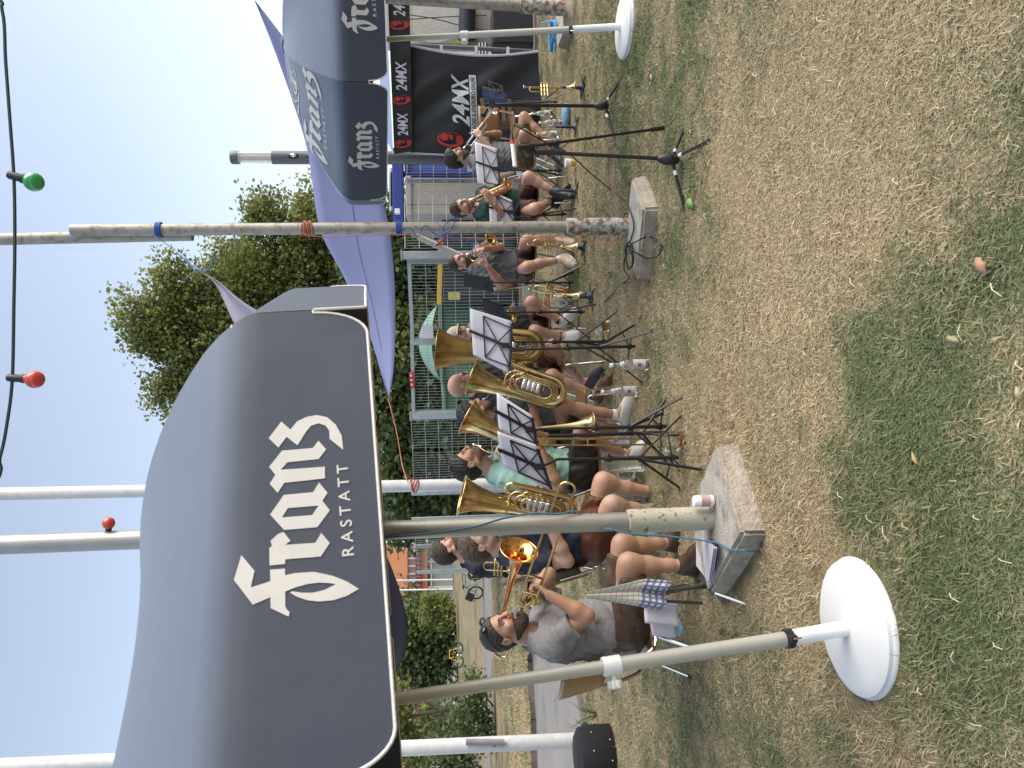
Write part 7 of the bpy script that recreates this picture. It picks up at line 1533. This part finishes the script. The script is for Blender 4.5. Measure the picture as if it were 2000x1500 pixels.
# loose sheets behind the cloth
for i, P in enumerate(([(1262, 1176), (1258, 1215), (1328, 1222), (1326, 1180)], [(1268, 1200), (1272, 1240), (1318, 1243), (1322, 1205)], [(1296, 1224), (1300, 1248), (1334, 1236), (1330, 1212)])):
    mb = MB(); Q = [at(x, y, 4.03 + .02 * i) for x, y in P]; mb.grid(lambda u, v: Q[0].lerp(Q[1], u).lerp(Q[3].lerp(Q[2], u), v) + V3(0, .02 * math.sin(u * 4 + i), 0), 8, 8)
    o = mb.build('sheet', M_PAPER if i < 2 else mat('paper_blue', (.25, .40, .62), .7), None, smooth=True, auto=False); so = o.modifiers.new('leaf', 'SOLIDIFY'); so.thickness = .002; tag(o, ('white music sheet hanging lowest behind the chequered cloth', 'crumpled white music sheets under the trombonist chair', 'pale blue sheet beneath the crumpled music sheets')[i], 'paper'); center_origin(o)
# black folder by the block
g = gnd(1392, 1096, .03); t = thing('folder', 'open black folder with white pages on the grass against the nearest concrete block', 'folder', g)
A_, B_, C_, D_ = gnd(1372, 1040, .05), gnd(1404, 1060, .15), gnd(1392, 1158, .10), gnd(1372, 1130, .03)
mb = MB(); mb.prism([A_, B_, C_, D_], (0, .01, .012)); mb.build('cover', M_BLACK, t, bevel=.003)
for i in range(3): mb = MB(); mb.prism([A_ + V3(0, -.01, .02 + .008 * i), B_ + V3(-.02, -.012, .012 + .008 * i), B_.lerp(C_, .75) + V3(0, -.01, .012 + .008 * i), D_.lerp(A_, .3) + V3(0, -.01, .02 + .008 * i)], (0, 0, .003)); mb.build('page', M_PAPER, t)
g = gnd(1290, 1040, .0); t = thing('bag', 'green and white bag on the grass behind the near mast', 'bag', (g.x, g.y, 0)); mb = MB(); mb.sphere((g.x, g.y, .10), (.10, .07, .10), 14, 10); mb.build('body', mat('bag_lime', (.33, .45, .08), .6), t, smooth=True); mb = MB(); mb.sphere((g.x + .02, g.y - .03, .06), (.11, .06, .06), 14, 10); mb.build('front', M_WHITED, t, smooth=True)
g = gnd(1118, 224, .0); mb = MB(); mb.sphere((g.x, g.y, .07), (.13, .09, .05), 14, 10); o = mb.build('cloth_bundle', mat('bundle_blue', (.15, .30, .45), .8, bump=.6, bscale=20), None, smooth=True); tag(o, 'light blue cloth bundle beside the thick microphone stand', 'cloth'); center_origin(o)
g = gnd(1128, 318, .0); t = thing('cup', 'yellow and white cup on the grass under the right music stand', 'cup', (g.x, g.y, 0)); mb = MB(); mb.lathe([(0, 0), (.035, 0), (.04, .05), (.04, .052)], (g.x, g.y, .02), (0, 0, 1), 16); mb.build('lower', mat('cup_yellow', (.6, .42, .03), .5), t, smooth=True); mb = MB(); mb.lathe([(.04, .052), (.045, .11), (.04, .11)], (g.x, g.y, .02), (0, 0, 1), 16); mb.build('upper', M_WHITE, t, smooth=True)
g = gnd(1120, 570, .0); mb = MB(); mb.box((g.x, g.y, .09), (.05, .10, .16), Matrix.Rotation(.3, 3, 'Y')); o = mb.build('box', mat('orange_card', (.5, .12, .05), .6), bevel=.006); tag(o, 'small orange box on the grass by the inverted flugelhorn', 'box'); center_origin(o)
# black padded seat at the left edge
g = gnd(1214, 1495); t = thing('stool', 'black round topped seat with pale studs at the left edge', 'stool', (g.x, g.y, 0)); k = g.y / 1500
mb = MB(); rr = 62 * k; hh = 84 * k; cxx = at(1172, 1508, g.y); mb.lathe([(0, 0), (rr * .93, 0), (rr, .03), (rr, hh * .72), (rr * .92, hh * .88), (rr * .7, hh * .97), (rr * .35, hh), (0, hh)], (cxx.x, g.y + rr, .0), (0, 0, 1), 40); mb.build('padding', mat('felt_black', (.012, .012, .016), .9, bump=.2), t, smooth=True)
for i in range(9):
    a = -1.57 + (i - 4) * .32; mb = MB(); mb.sphere((cxx.x + rr * math.cos(a), g.y + rr + rr * math.sin(a), hh * (.2 if i % 2 else .62)), .006, 8, 6); mb.build('stud', M_WHITE, t, smooth=True)
# fallen leaves
def leaf(label, x, y, s_, c, rot=0, asp=1., cat='leaf'):
    g = gnd(x, y, .045); mb = MB(); ca, sa = math.cos(rot), math.sin(rot); pts = [(-.5, 0), (-.28, .22), (-.12, .20), (0, .42), (.14, .22), (.32, .26), (.5, .02), (.32, -.22), (.12, -.2), (0, -.4), (-.14, -.2), (-.3, -.24)]
    vs = [g + V3((px_ * ca - py_ * sa) * s_, (px_ * sa + py_ * ca) * s_, s_ * (.22 * py_ * px_ + .5 * px_ * px_ * abs(py_) + .10 * px_)) for px_, py_ in [(a_, b_ * asp) for a_, b_ in pts]]; c0 = g + V3(0, 0, .01)
    mb.add([c0] + vs, [(0, i + 1, (i + 1) % 12 + 1) for i in range(12)]); o = mb.build('fallen_leaf', mat('leaf_%02d%02d%02d' % tuple(int(q * 99) for q in c), c, .7, var=.2, scale=30), None, smooth=True, auto=False); so = o.modifiers.new('leaf', 'SOLIDIFY'); so.thickness = .0015; tag(o, label, cat, 'leaves fallen on the lawn'); center_origin(o)
for a in (('large tan dry leaf lying in the dry grass below the smooth block', 1916, 521, .058, (.36, .21, .13), .4), ('pale crumpled leaf in the green patch near the bottom edge', 1862, 664, .055, (.27, .25, .15), 1.2, .6), ('yellow curled leaf in the green grass beyond the white base', 1788, 897, .05, (.45, .33, .14), .5, .25), ('bright green leaf beside the microphone stand leg', 1348, 398, .10, (.16, .30, .08), .9), ('small tan leaf on the lawn near the right edge', 1462, 146, .045, (.36, .22, .14), 2.0, .7), ('pinkish dry leaf far out on the lawn near the second white base', 1272, 152, .06, (.45, .26, .18), .3), ('yellowish leaf scrap between block and microphone stand', 1317, 408, .045, (.40, .32, .16), 1.5, .5), ('pale leaf scrap at the bottom of the picture', 1990, 770, .04, (.40, .33, .22), .2, .6)): leaf(*a)
# small litter of dry stalks
rng = np.random.default_rng(9); mb = MB()
for _ in range(420):
    y = rng.uniform(1.7, 7); x = rng.uniform(-y * .5, y * .5); 
    if not clear((x, y), .05): continue
    a = rng.uniform(0, 3.14); l = rng.uniform(.02, .06); z = lawn_z(x, y) + .03; mb.tube([V3(x, y, z), V3(x + math.cos(a) * l * .5, y + math.sin(a) * l * .5, z + .008), V3(x + math.cos(a) * l, y + math.sin(a) * l, z - .003)], .0012, 3, caps=False)
o = mb.build('dry_stalks', mat('stalk_pale', (.60, .50, .34), .8, var=.3, scale=3)); o['kind'] = 'stuff'
